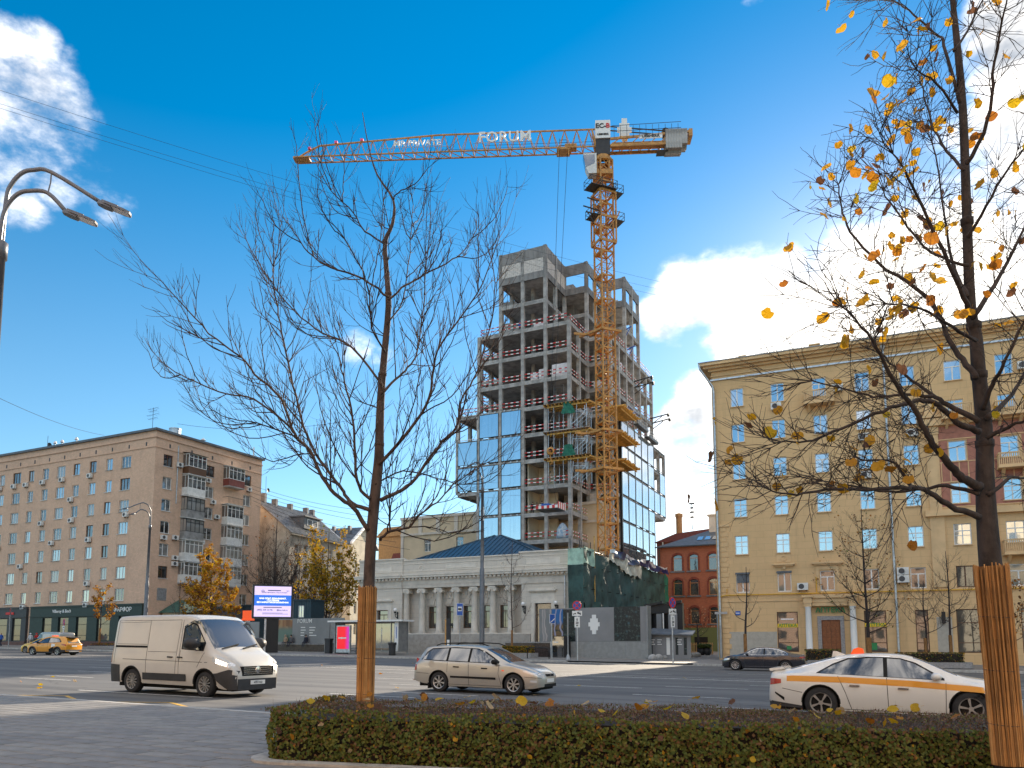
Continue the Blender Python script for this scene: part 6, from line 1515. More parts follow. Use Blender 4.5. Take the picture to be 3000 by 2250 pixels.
# dark granite wall under the bank's right bay and a glazed box by it
sg0, sg1 = s_at(1480, 64.6), s_at(1613, 64.6)
gw = s_thing('granite_wall', 'low dark granite wall below the right bay of the stone building', 'wall', sg0, 64.6); zz = zat(1560, 1880, 64.6)-gw.location.z
pm = MB().box(.006, (sg1-sg0)/4-.006, 0, .4, 0, zz-.12).mesh('granite_panel', 'granite_dark')
for i in range(4): inst('granite_panel', pm, gw, (i*(sg1-sg0)/4, 0, 0))
MB().box(0, sg1-sg0, -.05, .46, zz-.12, zz).build('coping', 'granite_grey', gw); MB().box(sg1-sg0, sg1-sg0+.1, -.1, .3, 0, zz+.02).build('end_post', 'galvanised', gw)
kx = s_at(1616, 64.2); gk = s_thing('glass_kiosk', 'small dark glazed box between the granite wall and the grey hoarding', 'kiosk', kx, 64.2); kw = s_at(1652, 64.2)-kx
b = MB(); b.box(0, kw, .05, 1.0, 0, 1.9); b.build('body', 'glass_dark', gk); b = MB(); b.box(kw, kw+.25, -.05, 1.0, 0, 1.95); b.box(0, kw, 0, 1.0, 1.9, 1.96); b.build('frame', 'black_metal', gk); MB().box(kw*.15, kw*.55, .02, .048, 1.35, 1.45).build('notice', 'sign_white', gk)
# site entrance: dark steel gate and a low hoarding with a canopy
s2 = s_at(1893, 70.5); g2 = s_thing('site_gate', 'black steel site gate with grey leaves behind the low hoarding', 'gate', s2, 70.5); zz = zat(1950, 1768, 70.5)-g2.location.z; wgt = s_at(2002, 70.5)-s2
b = MB(); b.box(0, wgt, 0, .5, zz-.9, zz); b.box(wgt-.5, wgt, 0, .6, 0, zz-.9); b.box(.2, .5, 0, .5, 0, zz-.9); b.bar((0, -.3, zz-.2), (wgt*.5, -.3, zz+.1), .2); b.bar((wgt*.6, -.2, zz), (wgt, -.2, zz+.15), .25); b.box(0, wgt, .55, .6, 0, zz-.9); b.build('frame', 'black_metal', g2)
for a, c in ((.30, .44), (.62, .86)): MB().box(wgt*a, wgt*c, -.06, -.005, .0, zz-.95).build('leaf', 'hoarding_grey', g2)
MB().box(wgt*.47, wgt*.50, -.08, -.004, 0, zz-.9).build('post', 'sign_white', g2)
s3 = s_at(1899, 66.8); g3 = s_thing('hoarding', 'low grey site hoarding with a dark sloping canopy by the side street', 'hoarding', s3, 66.8); w3 = s_at(2024, 66.8)-s3; zz = zat(1910, 1858, 66.8)-g3.location.z; z3r = zat(2020, 1862, 66.8)-g3.location.z
npn = 5
for i in range(npn): MB().box(i*w3/npn+.004, (i+1)*w3/npn-.004, 0, .1, .05, zz+(z3r-zz)*(i+.5)/npn).build('panel', 'hoarding_grey', g3)
b = MB(); b.add([(-.2, -.5, zz-.05), (w3+.3, -.5, z3r), (w3+.3, .6, z3r+.35), (.3, .6, zz+.45), (-.2, -.5, zz+.05), (w3+.3, -.5, z3r+.1), (w3+.3, .6, z3r+.45), (.3, .6, zz+.55)], [(0, 3, 2, 1), (4, 5, 6, 7), (0, 1, 5, 4), (1, 2, 6, 5), (2, 3, 7, 6), (3, 0, 4, 7)]); b.build('canopy', 'slate', g3)
for i, x in enumerate((.35, .85, 1.55, 2.3)):
    if i != 2: print_lines(g3, x*w3/3.1-.2, 1.75, (.4, .3, .4), .08, 'sign_white', .2)
for x, wd, m in ((.02, .3, 'print_dark'), (1.35, .25, 'sign_white'), (2.0, .2, 'print_dark'), (2.6, .22, 'print_dark')): MB().box(x*w3/3.1, (x+wd)*w3/3.1, -.012, -.002, .4, 1.9).build('poster', m, g3)
# concrete hemispheres
dm = MB(); dm.lathe([(.42, 0), (.42, .06), (.38, .2), (.28, .32), (.14, .40), (0, .42)], 16); dmm = dm.mesh('hemisphere_bollard', 'concrete', True)
for i in range(10):
    t = 64.8+i*1.15; px = (1912, 1929, 1950, 1962, 1976, 1991, 2004, 2018, 2032, 2042)[i]; p = plane_pt(px, 1920, t)
    o = inst('hemisphere_bollard', dmm, None, (p.x, p.y, far_z(p.x, p.y)+.02)); tag(o, 'half-round concrete bollard, '+('first', 'second', 'third', 'fourth', 'fifth', 'sixth', 'seventh', 'eighth', 'ninth', 'tenth')[i]+' of the row along the low hoarding from its emblem end', 'bollard', 'concrete hemisphere bollards')
# cafe fence, plant pots and lit branches in the side street
p = plane_pt(2026, 1905, 84); fz = far_z(p.x, p.y); g = thing('cafe_fence', 'pale vertical-slat timber fence in front of the red brick house', 'fence', (p.x-2.2, p.y, fz), -TH); q = MB().box(-.045, .045, -.02, .02, 0, 1.25).mesh('slat', 'reed_pale')
for i in range(27): inst('slat', q, g, (i*.17, 0, 0))
MB().box(-.05, 4.5, .025, .06, .2, .3).box(-.05, 4.5, .025, .06, 1.0, 1.1).build('rail', 'reed_pale', g)
for i, px in enumerate((2056, 2073)):
    p = plane_pt(px, 1915, 81); g = thing('plant_pot', ('round black plant pot with a clipped shrub before the timber fence', 'round black plant pot with a clipped shrub nearest the yellow block corner')[i], 'plant pot', (p.x, p.y, far_z(p.x, p.y)), 0, 'plant pots by the timber fence')
    b = MB(); b.lathe([(.2, 0), (.38, .2), (.42, .45), (.34, .7), (.3, .72)], 14); b.build('pot', 'plastic_black', g, True)
    q = random.Random(i); b = MB()
    for _ in range(350):
        v = Vector((q.gauss(0, 1), q.gauss(0, 1), q.gauss(0, 1))).normalized()*.5*q.uniform(.7, 1.05); v.z = .95+v.z*.55; s = .09; u = v.orthogonal().normalized(); w = u.cross(v).normalized(); b.quad(*[tuple(x) for x in (v-u*s, v-w*s, v+u*s, v+w*s)])
    o = b.build('foliage', 'hedge_green', g); o['kind'] = 'stuff'
# ---- bus shelter
SB = s_at(985, 61.3); tb = 61.3; g = s_thing('bus_shelter', 'glass bus shelter with a flat roof and a red poster box behind the wrapped tree', 'bus shelter', SB, tb); zb = g.location.z
W_ = s_at(1172, tb)-SB; zr = zat(1080, 1822, tb)-zb
b = MB(); b.box(-.6, W_+.6, -.7, 1.5, zr, zr+.16); b.build('roof', 'sign_white', g); b = MB()
for x in (0, W_*.2, W_*.5, W_*.75, W_): b.box(x-.05, x+.05, 1.2, 1.3, 0, zr)
b.box(0, W_, 1.22, 1.28, .25, .32); b.box(0, W_, 1.22, 1.28, zr-.15, zr); b.box(W_-.45, W_+.02, -.3, 1.2, .25, zr); b.box(0, .06, -.3, 1.2, 0, zr); b.build('frame', 'grey_metal', g)
MB().box(W_-.42, W_, -.34, -.302, .3, zr-.05).build('side_panel', 'sign_white', g); MB().box(W_-.24, W_-.17, -.35, -.341, zr-1.6, zr-.5).build('print_line', 'sign_blue', g)
for i in range(4):
    a, c = W_*(.2+.2*i)+.06, W_*(.4+.2*i)-.06; q = MB(); q.quad((a, 1.25, .32), (c, 1.25, .32), (c, 1.25, zr-.15), (a, 1.25, zr-.15)); q.build('glass_pane', 'glass_shelter', g)
b = MB(); b.box(W_*.35, W_*.85, .75, 1.15, .45, .52); b.box(W_*.4, W_*.43, .8, 1.1, 0, .45); b.box(W_*.77, W_*.8, .8, 1.1, 0, .45); b.build('bench', 'timber_dark', g)
q0 = xs(996, tb, SB); q1 = xs(1030, tb, SB); zz0 = zat(1010, 1901, tb)-zb; zz1 = zat(1010, 1836, tb)-zb
b = MB(); b.box(q0-.12, q1+.12, -.45, -.2, zz0-.35, zz1+.12); pb = b.build('poster_box', 'galvanised', g); b = MB(); b.box(0, q1-q0, -.02, 0, 0, zz1-zz0); po = b.build('poster', 'print_fade', pb, loc=(q0, -.452, zz0)); print_lines(po, (q1-q0)*.12, (zz1-zz0)*.52, ((q1-q0)*.26,), .14, 'sign_white', y=-.021); print_lines(po, (q1-q0)*.45, (zz1-zz0)*.52, ((q1-q0)*.34,), .14, 'sign_white', y=-.021); MB().lathe([(.0, -.03), (.11, -.03), (.11, -.0225)], 12, ((q1-q0)*.41, 0, (zz1-zz0)*.52-.07), 'y').build('print_dot', 'sign_white', po)
MB().box(q0+.2, q1-.2, -.42, -.22, 0, zz0-.36).build('poster_foot', 'plastic_black', g)
MB().box(xs(1036, tb, SB), xs(1062, tb, SB), 1.15, 1.19, .9, 2.5).build('timetable', 'sign_white', g)
def bin_(label, px, t, kind):
    p = plane_pt(px, 1905, t); g = thing('litter_bin', label, 'litter bin', (p.x, p.y, gz(p.x)+.2), -TH, 'litter bins at the bus shelter')
    b = MB()
    if kind: b.lathe([(.30, 0), (.34, .95), (.4, 1.0), (.4, 1.15), (.34, 1.2), (.3, 1.1)], 14)
    else: b.box(-.3, .3, -.25, .25, 0, 1.3); b.box(-.33, .33, -.28, .28, 1.3, 1.5)
    b.build('body', 'plastic_black', g); b = MB(); b.lathe([(.30, .04), (.36, .04), (.37, .12), (.30, .12)], 14) if kind else b.box(-.2, .2, -.26, -.251, 1.0, 1.25); b.build('band', 'dark_metal', g)
bin_('round dark litter bin at the right end of the bus shelter', 1149, 60.2, True); bin_('square black litter bin by the granite wall, left of the shelter', 963, 61.5, False)
# ---- video billboard
p = plane_pt(795, 1890, 60.0); rzb = R(19); zb = gz(p.x)+.2; g = thing('billboard', 'lit video billboard with a blue band and white Russian lettering on a black post', 'billboard', (p.x, p.y, zb), rzb)
zt_, z0_ = atY(795, 1713, p.y).z-zb, atY(795, 1812, p.y).z-zb; hwid = 103/2250*p.y/2/math.cos(rzb)*1.04
b = MB(); b.box(-hwid, hwid, 0, .9, z0_, zt_); b.build('cabinet', 'dark_metal', g)
b = MB(); b.box(-hwid-.04, -hwid-.002, .08, .82, z0_+.1, zt_-.05); b.build('side_cover', 'grey_metal', g)
mat('screen_lilac', (.5, .42, .62), .3, emit=(.56, .45, .74), estr=.60); mat('screen_blue', (.02, .08, .35), .3, emit=(.012, .10, .44), estr=.8); mat('screen_white', (.8, .8, .85), .3, emit=(.85, .82, .95), estr=.9); mat('screen_grey', (.3, .27, .42), .4); mat('screen_ink', (.02, .05, .2), .4)
hs = hwid-.18; zc = (z0_+zt_)/2; hh = (zt_-z0_)/2-.18
sc_ = MB().box(-hs, hs, -.03, -.002, zc-hh, zc+hh).build('screen', 'screen_lilac', g); MB().box(-hs, hs, -.034, -.0305, zc-hh*.28, zc+hh*.42).build('screen_band', 'screen_blue', sc_)
lettering('НАШ ОПЫТ ДОКАЗЫВАЕТ,\nЧТО ЖИЗНЬ\nБЕЗ НАРКОТИКОВ ВОЗМОЖНА', hs*.112, 'screen_white', sc_, (0, -.042, zc+hh*.07), depth=.006, bold=.006)
lettering('Анонимные Наркоманы', hs*.11, 'screen_ink', sc_, (hs*.14, -.04, zc+hh*.60), depth=.006); lettering('(495) 505 33 96', hs*.13, 'screen_ink', sc_, (-hs*.42, -.04, zc-hh*.56), depth=.006, bold=.004); lettering('@na-msk.ru', hs*.12, 'screen_ink', sc_, (hs*.52, -.04, zc-hh*.56), depth=.006, bold=.004); print_lines(sc_, -hs*.5, zc-hh*.36, (hs,), hs*.05, 'screen_grey', y=-.0345); print_lines(sc_, -hs*.55, zc-hh*.74, (hs*1.1, hs*1.4), hs*.025, 'screen_grey', y=-.0345); print_lines(sc_, -hs*.28, zc+hh*.76, (hs*.7,), hs*.05, 'screen_ink', y=-.0345); lettering('18+', hs*.12, 'screen_ink', sc_, (hs*.8, -.04, zc+hh*.7), depth=.004)
b = MB(); b.lathe([(hs*.09, -.038), (hs*.09, -.034), (hs*.07, -.034), (hs*.07, -.038), (hs*.09, -.038)], 18, (-hs*.55, 0, zc+hh*.66), 'y'); b.prism([(-hs*.6, zc+hh*.62), (-hs*.55, zc+hh*.72), (-hs*.5, zc+hh*.62)], -.04, -.0345, 'y'); b.build('screen_logo', 'screen_ink', sc_)
b = MB(); b.box(-.55, .65, .15, .75, 0, z0_); b.build('post', 'black_metal', g); MB().box(-.75, -.56, .2, .7, 0, z0_).build('post_cover', 'galvanised', g)
# ---- site cabins behind
def cabin(label, px0, px1, pyt, pyb, t, body, win):
    sa, sb_ = s_at(px0, t), s_at(px1, t); g = s_thing('site_cabin', label, 'cabin', sa, t, dz=.2, group='site cabins behind the hoarding'); zt = zat((px0+px1)/2, pyt, t)-g.location.z; w_ = sb_-sa
    b = MB(); b.box(0, w_, 0, 2.4, 0, zt); b.build('body', body, g); b = MB(); b.box(-.1, w_+.1, -.15, 2.5, zt, zt+.15)
    n = int(w_/.35)
    for i in range(n): b.box(i*w_/n, i*w_/n+.05, -.03, -.002, 0, zt)
    b.build('ribs', body, g)
    if win: add_window(g, w_*win[0], zt-2.0, w_*win[1], 1.4, 'two', 'white_frame', 'glass_blue', y=-.06)
mat('cabin_blue', (.018, .045, .062), .5, var=.15); mat('cabin_grey', (.13, .13, .14), .5, .2, var=.2)
cabin('dark blue two-storey site cabin with a small window, right of the billboard', 858, 908, 1760, 1815, 72, 'cabin_blue', (.3, .3)); cabin('grey ribbed site cabin touching the billboard', 842, 857, 1759, 1815, 72.3, 'cabin_grey', None); cabin('long dark grey site cabin between the van and the billboard', 598, 706, 1780, 1850, 73, 'cabin_grey', None); cabin('dark blue site cabin with an open top by the orange barrier', 707, 738, 1775, 1850, 72.2, 'cabin_blue', (.35, .4))
p = plane_pt(727, 1806, 70); o = MB().box(-.6, .6, -.25, .25, 0, 1.0).box(-.7, .7, -.3, .3, -.2, 0).build('barrier', 'taxi_orange', None, loc=p+Vector((0, 0, -.3))); tag(o, 'orange plastic barrier beside the blue site cabin', 'barrier')
g = s_thing('hoarding', 'grey hoarding with a white stepped emblem half hidden by the van', 'hoarding', s_at(690, 67), 67); zz = zat(720, 1822, 67)-g.location.z; w_ = s_at(757, 67)-s_at(690, 67); MB().box(0, w_, 0, .1, 0, zz).build('panel', 'hoarding_grey', g); b = MB(); b.prism([(w_*.72+x*.45, 1.5+z_*.8) for x, z_ in P_], -.04, -.002, 'y'); b.build('emblem', 'sign_white', g)
# green-roofed kiosk behind the van
p = plane_pt(500, 1830, 70); g = thing('kiosk', 'small yellow kiosk with a green hipped roof behind the van', 'kiosk', (p.x, p.y, gz(p.x)+.2), -TH); zz = zat(500, 1795, 70)-g.location.z
MB().box(-1.6, 1.9, 0, 3, 0, zz).build('body', 'stucco_beige', g); b = MB(); mat('roof_green', (.03, .09, .07), .5, var=.2); b.add([(-2.0, -.4, zz), (2.3, -.4, zz), (2.3, 3.4, zz), (-2.0, 3.4, zz), (-.6, 1.5, zz+1.7), (.8, 1.5, zz+1.7)], [(0, 1, 5, 4), (1, 2, 5), (2, 3, 4, 5), (3, 0, 4), (0, 3, 2, 1)]); b.build('roof', 'roof_green', g)
# ---- stone-edged planting beds on the far pavement
def bed(label, px0, px1, t, depth, seed, hedge=True, hh=.55):
    sa, sb_ = s_at(px0, t), s_at(px1, t); g = s_thing('planting_bed', label, 'planting bed', sa, t, dz=.16, group='planting beds on the far pavement'); w_ = sb_-sa
    pts = [(.5, 0), (w_-.5, 0), (w_-.1, .15), (w_, .6), (w_, depth-.6), (w_-.5, depth), (.5, depth), (0, depth-.6), (0, .6), (.1, .15)]
    MB().prism(pts, 0, .38).build('stone_edge', 'granite_grey', g); 
    if hedge:
        MB().box(.55, w_-.55, .45, depth-.45, .38, .38+hh-.08).build('shade_core', 'earth_and_gap_shade', g); o = leaf_box(.45, w_-.45, .35, depth-.35, .38, .38+hh, int(900*w_*hh/3), .10, seed, (3, 3, 4, .6, .6), HM).build('foliage', HM, g); o['kind'] = 'stuff'  # inner box painted dark for the shade behind the leaves
    else: MB().box(.4, w_-.4, .3, depth-.3, .38, .45).build('soil', 'earth_and_gap_shade', g); o = leaf_box(.4, w_-.4, .3, depth-.3, .4, .62, 500, .14, seed, (1, 1, 4, 1, 2), HM).build('foliage', HM, g); o['kind'] = 'stuff'
bed('stone-edged bed with a clipped hedge, its end behind the dark sedan', 2335, 2480, 58.2, 2.2, 3, hh=.75); bed('stone-edged bed with a clipped hedge before the yellow block, right of the white taxi', 2600, 2850, 58.4, 2.3, 5, hh=.62); bed('low stone-edged bed with a young orange tree before the green shop front', 250, 330, 58.6, 2.2, 8, hedge=False)
# ------------------------------------------------------------------ vehicles
def interp(tab):
    xs_ = [p[0] for p in tab]; ys_ = [p[1] for p in tab]; n = len(tab)
    d = [(ys_[i+1]-ys_[i])/(xs_[i+1]-xs_[i]) for i in range(n-1)]
    m = [d[0]]+[0 if d[i-1]*d[i] <= 0 else 2*d[i-1]*d[i]/(d[i-1]+d[i]) for i in range(1, n-1)]+[d[-1]]
    def f(x):
        if x <= xs_[0]: return ys_[0]
        if x >= xs_[-1]: return ys_[-1]
        i = 0
        while x > xs_[i+1]: i += 1
        h = xs_[i+1]-xs_[i]; t = (x-xs_[i])/h
        return (2*t**3-3*t*t+1)*ys_[i]+(t**3-2*t*t+t)*h*m[i]+(-2*t**3+3*t*t)*ys_[i+1]+(t**3-t*t)*h*m[i+1]
    return f
def lin(tab):
    def f(x):
        if x <= tab[0][0]: return tab[0][1]
        for (a, p), (c, q) in zip(tab, tab[1:]):
            if x <= c: return p+(q-p)*(x-a)/(c-a)
        return tab[-1][1]
    return f
def paint(name, col, metal=.0, rough=.25, dirt=.25, coat=.8):
    m = bpy.data.materials.new(name); m.use_nodes = True; t = NT(m.node_tree); b = t.n['Principled BSDF']
    co = t.add('ShaderNodeTexCoord').outputs['Object']; sp = t.add('ShaderNodeSeparateXYZ'); t.link(co, sp.inputs[0])
    low = t.smooth(sp.outputs[2], .75, .15); n = t.noise(co, 3.5, 5, .65)
    f = t.math('MULTIPLY', t.math('ADD', t.math('MULTIPLY', low, .8), t.math('MULTIPLY', n, .35)), dirt, clamp=True)
    t.link(t.mix(f, col, (.16, .135, .105)), b.inputs['Base Color']); b.inputs['Metallic'].default_value = metal
    t.link(t.math('ADD', rough, t.math('MULTIPLY', f, .5)), b.inputs['Roughness']); b.inputs['Coat Weight'].default_value = coat; b.inputs['Coat Roughness'].default_value = .05
    M[name] = m
paint('paint_van', (.60, .575, .53), 0, .35, .45, .5); paint('paint_silver', (.50, .475, .43), .55, .30, .35); paint('paint_white', (.74, .73, .70), 0, .25, .30); paint('paint_dark', (.008, .012, .025), .1, .18, .12, 1.0); paint('paint_yellow', (.72, .30, .010), 0, .28, .2); paint('paint_lemon', (.70, .42, .02), 0, .28, .2)
mat('stripe_yellow', (.68, .28, .012), .3, coat=.7); mat('seam', (.05, .05, .05), .7)
def wheel_meshes(r, w, spokes, rim):
    k = ('wheel', r, w, spokes, rim)
    if k in SILL: return SILL[k]
    ri = r*.66; b = MB(); b.lathe([(ri, 0), (r*.93, .0), (r*.985, w*.12), (r, w*.3), (r, w*.72), (r*.97, w*.9), (r*.9, w), (ri, w)], 32, axis='y')
    tyre = b.mesh('wheel', 'rubber', True)
    b = MB(); b.lathe([(ri, .0), (ri*1.0, .012), (ri*.92, .02), (ri*.88, .075), (ri*.85, w)], 32, axis='y')
    b.cur = 1; b.lathe([(0, .07), (ri*.9, .07)], 24, axis='y'); b.cur = 0
    for k2 in range(spokes):
        a = 2*math.pi*k2/spokes; da = .16 if spokes > 8 else .24; P = lambda rr, an, yy: (rr*math.cos(an), yy, rr*math.sin(an))
        b.add([P(ri*.12, a-da*1.6, .018), P(ri*.12, a+da*1.6, .018), P(ri*.93, a+da*.55, .016), P(ri*.93, a-da*.55, .016), P(ri*.12, a-da*1.6, .06), P(ri*.12, a+da*1.6, .06), P(ri*.93, a+da*.55, .06), P(ri*.93, a-da*.55, .06)], [(0, 1, 2, 3), (0, 4, 5, 1), (1, 5, 6, 2), (2, 6, 7, 3), (3, 7, 4, 0)])
    b.lathe([(0, .012), (ri*.2, .012), (ri*.22, .03)], 14, axis='y')
    SILL[k] = (tyre, b.mesh('rim', [rim, 'under_black'])); return SILL[k]
def car(name, label, cat, sp, loc, yaw, pitch=0., group=None):
    g = thing(name, label, cat, loc, yaw, group); g.rotation_euler = (0, pitch, yaw)
    L = sp['L']; zt = interp(sp['top']); bl = interp(sp['belt']); wb = interp(sp['wb']); wr = interp(sp['wr']); sill = lin(sp['sill']); rw = sp['r']; ra = rw+sp.get('gap', .05); ax = sp['ax']; paint_ = sp['paint']; drop = sp.get('drop', .055)
    st = {0, L}; N = 64
    for i in range(N+1): st.add(round(L*i/N, 4))
    for e in (0, L):
        for d in (.012, .03, .055, .09, .14): st.add(round(abs(e-d), 4))
    for a in ax:
        for k in range(17): st.add(round(a-ra*math.cos(math.pi*k/16), 4))
    for q in sp['glass']: st.update(round(v, 4) for v in q[:2])
    st = sorted(v for v in st if 0 <= v <= L)
    def zlow(x):
        z = sill(x)
        for a in ax:
            if abs(x-a) < ra: z = max(z, rw+math.sqrt(max(0, ra*ra-(x-a)**2)))
        return z
    def corner(x): return max(bl(x)+.004, zt(x)-drop)
    def W(x, z):
        zb = bl(x); s0 = sill(x)
        if z <= zb:
            s = max(0, min(1, (z-s0)/max(.05, zb-s0))); return wb(x)*(.935+.065*math.sin(math.pi*min(1, .12+.62*s))/math.sin(math.pi*.5))
        zc = corner(x); s = min(1, (z-zb)/max(.01, zc-zb)); w0 = wb(x)*(.935+.065*math.sin(math.pi*.74))
        return w0+(wr(x)-w0)*s
    NL, NU, NC, NT_ = 8, 4, 2, 4
    b = MB(); rows = None; ring = []
    for x in st:
        zl = zlow(x); zb = max(bl(x), zl+.02); P = []
        for i in range(NL+1): z = zl+(zb-zl)*i/NL; P.append((W(x, z), z))
        zc = corner(x); zc = max(zc, zb+.003)
        for i in range(1, NU+1): z = zb+(zc-zb)*i/NU; P.append((W(x, z), z))
        wc = P[-1][0]; zT = max(zt(x), zc+.002)
        for i in range(1, NC+1): a = math.pi/2*i/(NC+1); P.append((wc*(1-.10*(1-math.cos(a))), zc+(zT-zc)*.75*math.sin(a)))
        wl, zl2 = P[-1]
        for i in range(1, NT_+1): u = i/NT_; P.append((wl*(1-u), zl2+(zT-zl2)*(1-(1-u)**2)))
        ring.append(P)
    n = len(ring[0]); gl = []
    def glass_face(x0, x1, j):
        for q in sp['glass']:
            if x0 >= q[0]-1e-4 and x1 <= q[1]+1e-4 and j >= NL+NU+NC-1: return True
        return False
    G_ = MB()
    for side in (1, -1):
        o = len(b.v)
        for x, P in zip(st, ring):
            for w, z in P: b.v.append((x, side*w, z))
        for i in range(len(st)-1):
            for j in range(n-1):
                f = (o+i*n+j, o+(i+1)*n+j, o+(i+1)*n+j+1, o+i*n+j+1); f = f if side < 0 else f[::-1]
                if glass_face(st[i], st[i+1], j): gl.append(f)
                else: b.f.append(f); b.mi.append(0)
        if side == 1: off1 = o
        else: off2 = o
    for e in (0, len(st)-1):
        for j in range(n-2):
            f = (off1+e*n+j, off2+e*n+j, off2+e*n+j+1, off1+e*n+j+1); b.f.append(f if e else f[::-1]); b.mi.append(0)
    body = b.build('body', paint_, g, True)
    G_.v = list(b.v); G_.f = gl; G_.mi = [0]*len(gl); gname = 'windscreen'; go = G_.build(gname, 'glass_car', g, True)
    bm = bmesh.new(); bm.from_mesh(go.data); bmesh.ops.delete(bm, geom=[v for v in bm.verts if not v.link_faces], context='VERTS'); bm.to_mesh(go.data); bm.free()
    bm = bmesh.new(); bm.from_mesh(body.data); bmesh.ops.remove_doubles(bm, verts=bm.verts, dist=.0005); bmesh.ops.recalc_face_normals(bm, faces=bm.faces); bm.to_mesh(body.data); bm.free()
    # underbody
    u = MB(); wmin = sp['W']/2-.30; u.box(.12, L-.15, -wmin, wmin, sp.get('clear', .17), .66); u.box(.35, L-.5, -wmin-.16, wmin+.16, .5, .66)
    for a in ax:
        for sg in (1, -1):
            u.box(a-ra+.02, a+ra-.02, min(sg*wmin, sg*(wmin+.2)), max(sg*wmin, sg*(wmin+.2)), .62, rw+ra+.0)
    u.build('underbody', 'under_black', g)
    def patch(name_, lower, upper, m, eps=.004, sides=(1, -1), parent=g, nx=None, nz=4):
        lo, up = lin(lower), lin(upper); x0, x1 = lower[0][0], lower[-1][0]; xs_ = sorted({x0, x1, *[p[0] for p in lower if x0 < p[0] < x1], *[p[0] for p in upper if x0 < p[0] < x1], *[x0+(x1-x0)*i/(nx or 12) for i in range(1, nx or 12)]})
        out = []
        for sg in sides:
            q = MB()
            for x in xs_:
                za, zb_ = lo(x), up(x)
                for j in range(nz+1): z = za+(zb_-za)*j/nz; q.v.append((x, sg*(W(x, z)+eps), z))
            for i in range(len(xs_)-1):
                for j in range(nz):
                    k = i*(nz+1)+j; f = (k, k+nz+1, k+nz+2, k+1); q.f.append(f if sg < 0 else f[::-1]); q.mi.append(0)
            out.append(q.build(name_, m, parent, True))
        return out
    for nm, lo, up, m, ep in sp.get('patch', []): patch(nm, lo, up, m, ep)
    for x0, z0, x1, z1 in sp.get('seams', []):
        q = MB(); k = 10
        for sg in (1, -1):
            pts = [(x0+(x1-x0)*i/k, z0+(z1-z0)*i/k) for i in range(k+1)]; q.tube([(x, sg*(W(x, z)+.0005), z) for x, z in pts], .0065, 4)
        q.build('door_seam', 'seam', g)
    for a in ax:
        ty, rm = wheel_meshes(rw, .22, sp['spokes'], sp['rim'])
        for sg in (1, -1):
            yo = sp['W']/2-.035
            o = inst('wheel', ty, g, (a, sg*yo, rw), rot=(0, .2*a, 0 if sg < 0 else math.pi)); inst('rim', rm, o)
        q = MB()
        for sg in (1, -1):                                         # dark lip round each arch
            q.tube([(a-ra*math.cos(math.pi*k/14), sg*(W(a-ra*math.cos(math.pi*k/14), rw+ra*math.sin(math.pi*k/14))-.012), rw+ra*math.sin(math.pi*k/14)) for k in range(15)], sp.get('lip', .016), 5)
        q.build('arch_lip', sp.get('lipm', 'under_black'), g)
    for x, z in sp.get('handles', []):
        for sg in (1, -1):
            q = MB(); q.prism([(x-.10, z-.018), (x+.10, z-.022), (x+.11, z+.012), (x-.09, z+.02)], 0, .03, 'y'); s0 = W(x, z)
            q.xf(lambda v: (v.x, sg*(s0+v.y), v.z)); q.build('door_handle', sp.get('handle_m', paint_), g)
    mx, mz, ms = sp['mirror']
    for sg in (1, -1):
        q = MB(); w0 = W(mx, mz); q.lathe([(0, -.12*ms), (.06*ms, -.09*ms), (.085*ms, -.02*ms), (.08*ms, .05*ms), (.04*ms, .09*ms), (0, .1*ms)], 10, (0, 0, 0), 'x'); q.xf(lambda v: (mx-v.x*.9-.02, sg*(w0+.13*ms+v.y*1.25), mz+.05+v.z*.95)); q.bar((mx, sg*(w0-.02), mz-.02), (mx-.02, sg*(w0+.1), mz+.02), .05); q.build('wing_mirror', sp.get('mirror_m', paint_), g, True)
    for fn in sp.get('extra', []): fn(g, W, zt, wb, patch)
    return g
def nose(parts):
    """boxes (name, material, x0, x1, half width, z0, z1) set across the nose or the tail"""
    def f(g, W, zt, wb, patch):
        for nm, m, x0, x1, hw, z0, z1 in parts:
            b = MB(); b.prism([(-hw, z0), (hw, z0), (hw*.97, z1), (-hw*.97, z1)], x0, x1, 'x'); b.build(nm, m, g)
    return f
def plate_txt(txt, x, z, front=True, w=.52):
    def f(g, W, zt, wb, patch):
        b = MB(); b.box(0, .015, -w/2, w/2, -.056, .056); o = b.build('number_plate', 'sign_white', g, loc=(x, 0, z))
        if not txt: return
        me = text_mesh(txt, .1, .004); me.materials.clear(); me.materials.append(M['sign_black']); inst('lettering', me, o, (.018 if front else -.003, 0, 0), R(90) if front else R(-90))
    return f
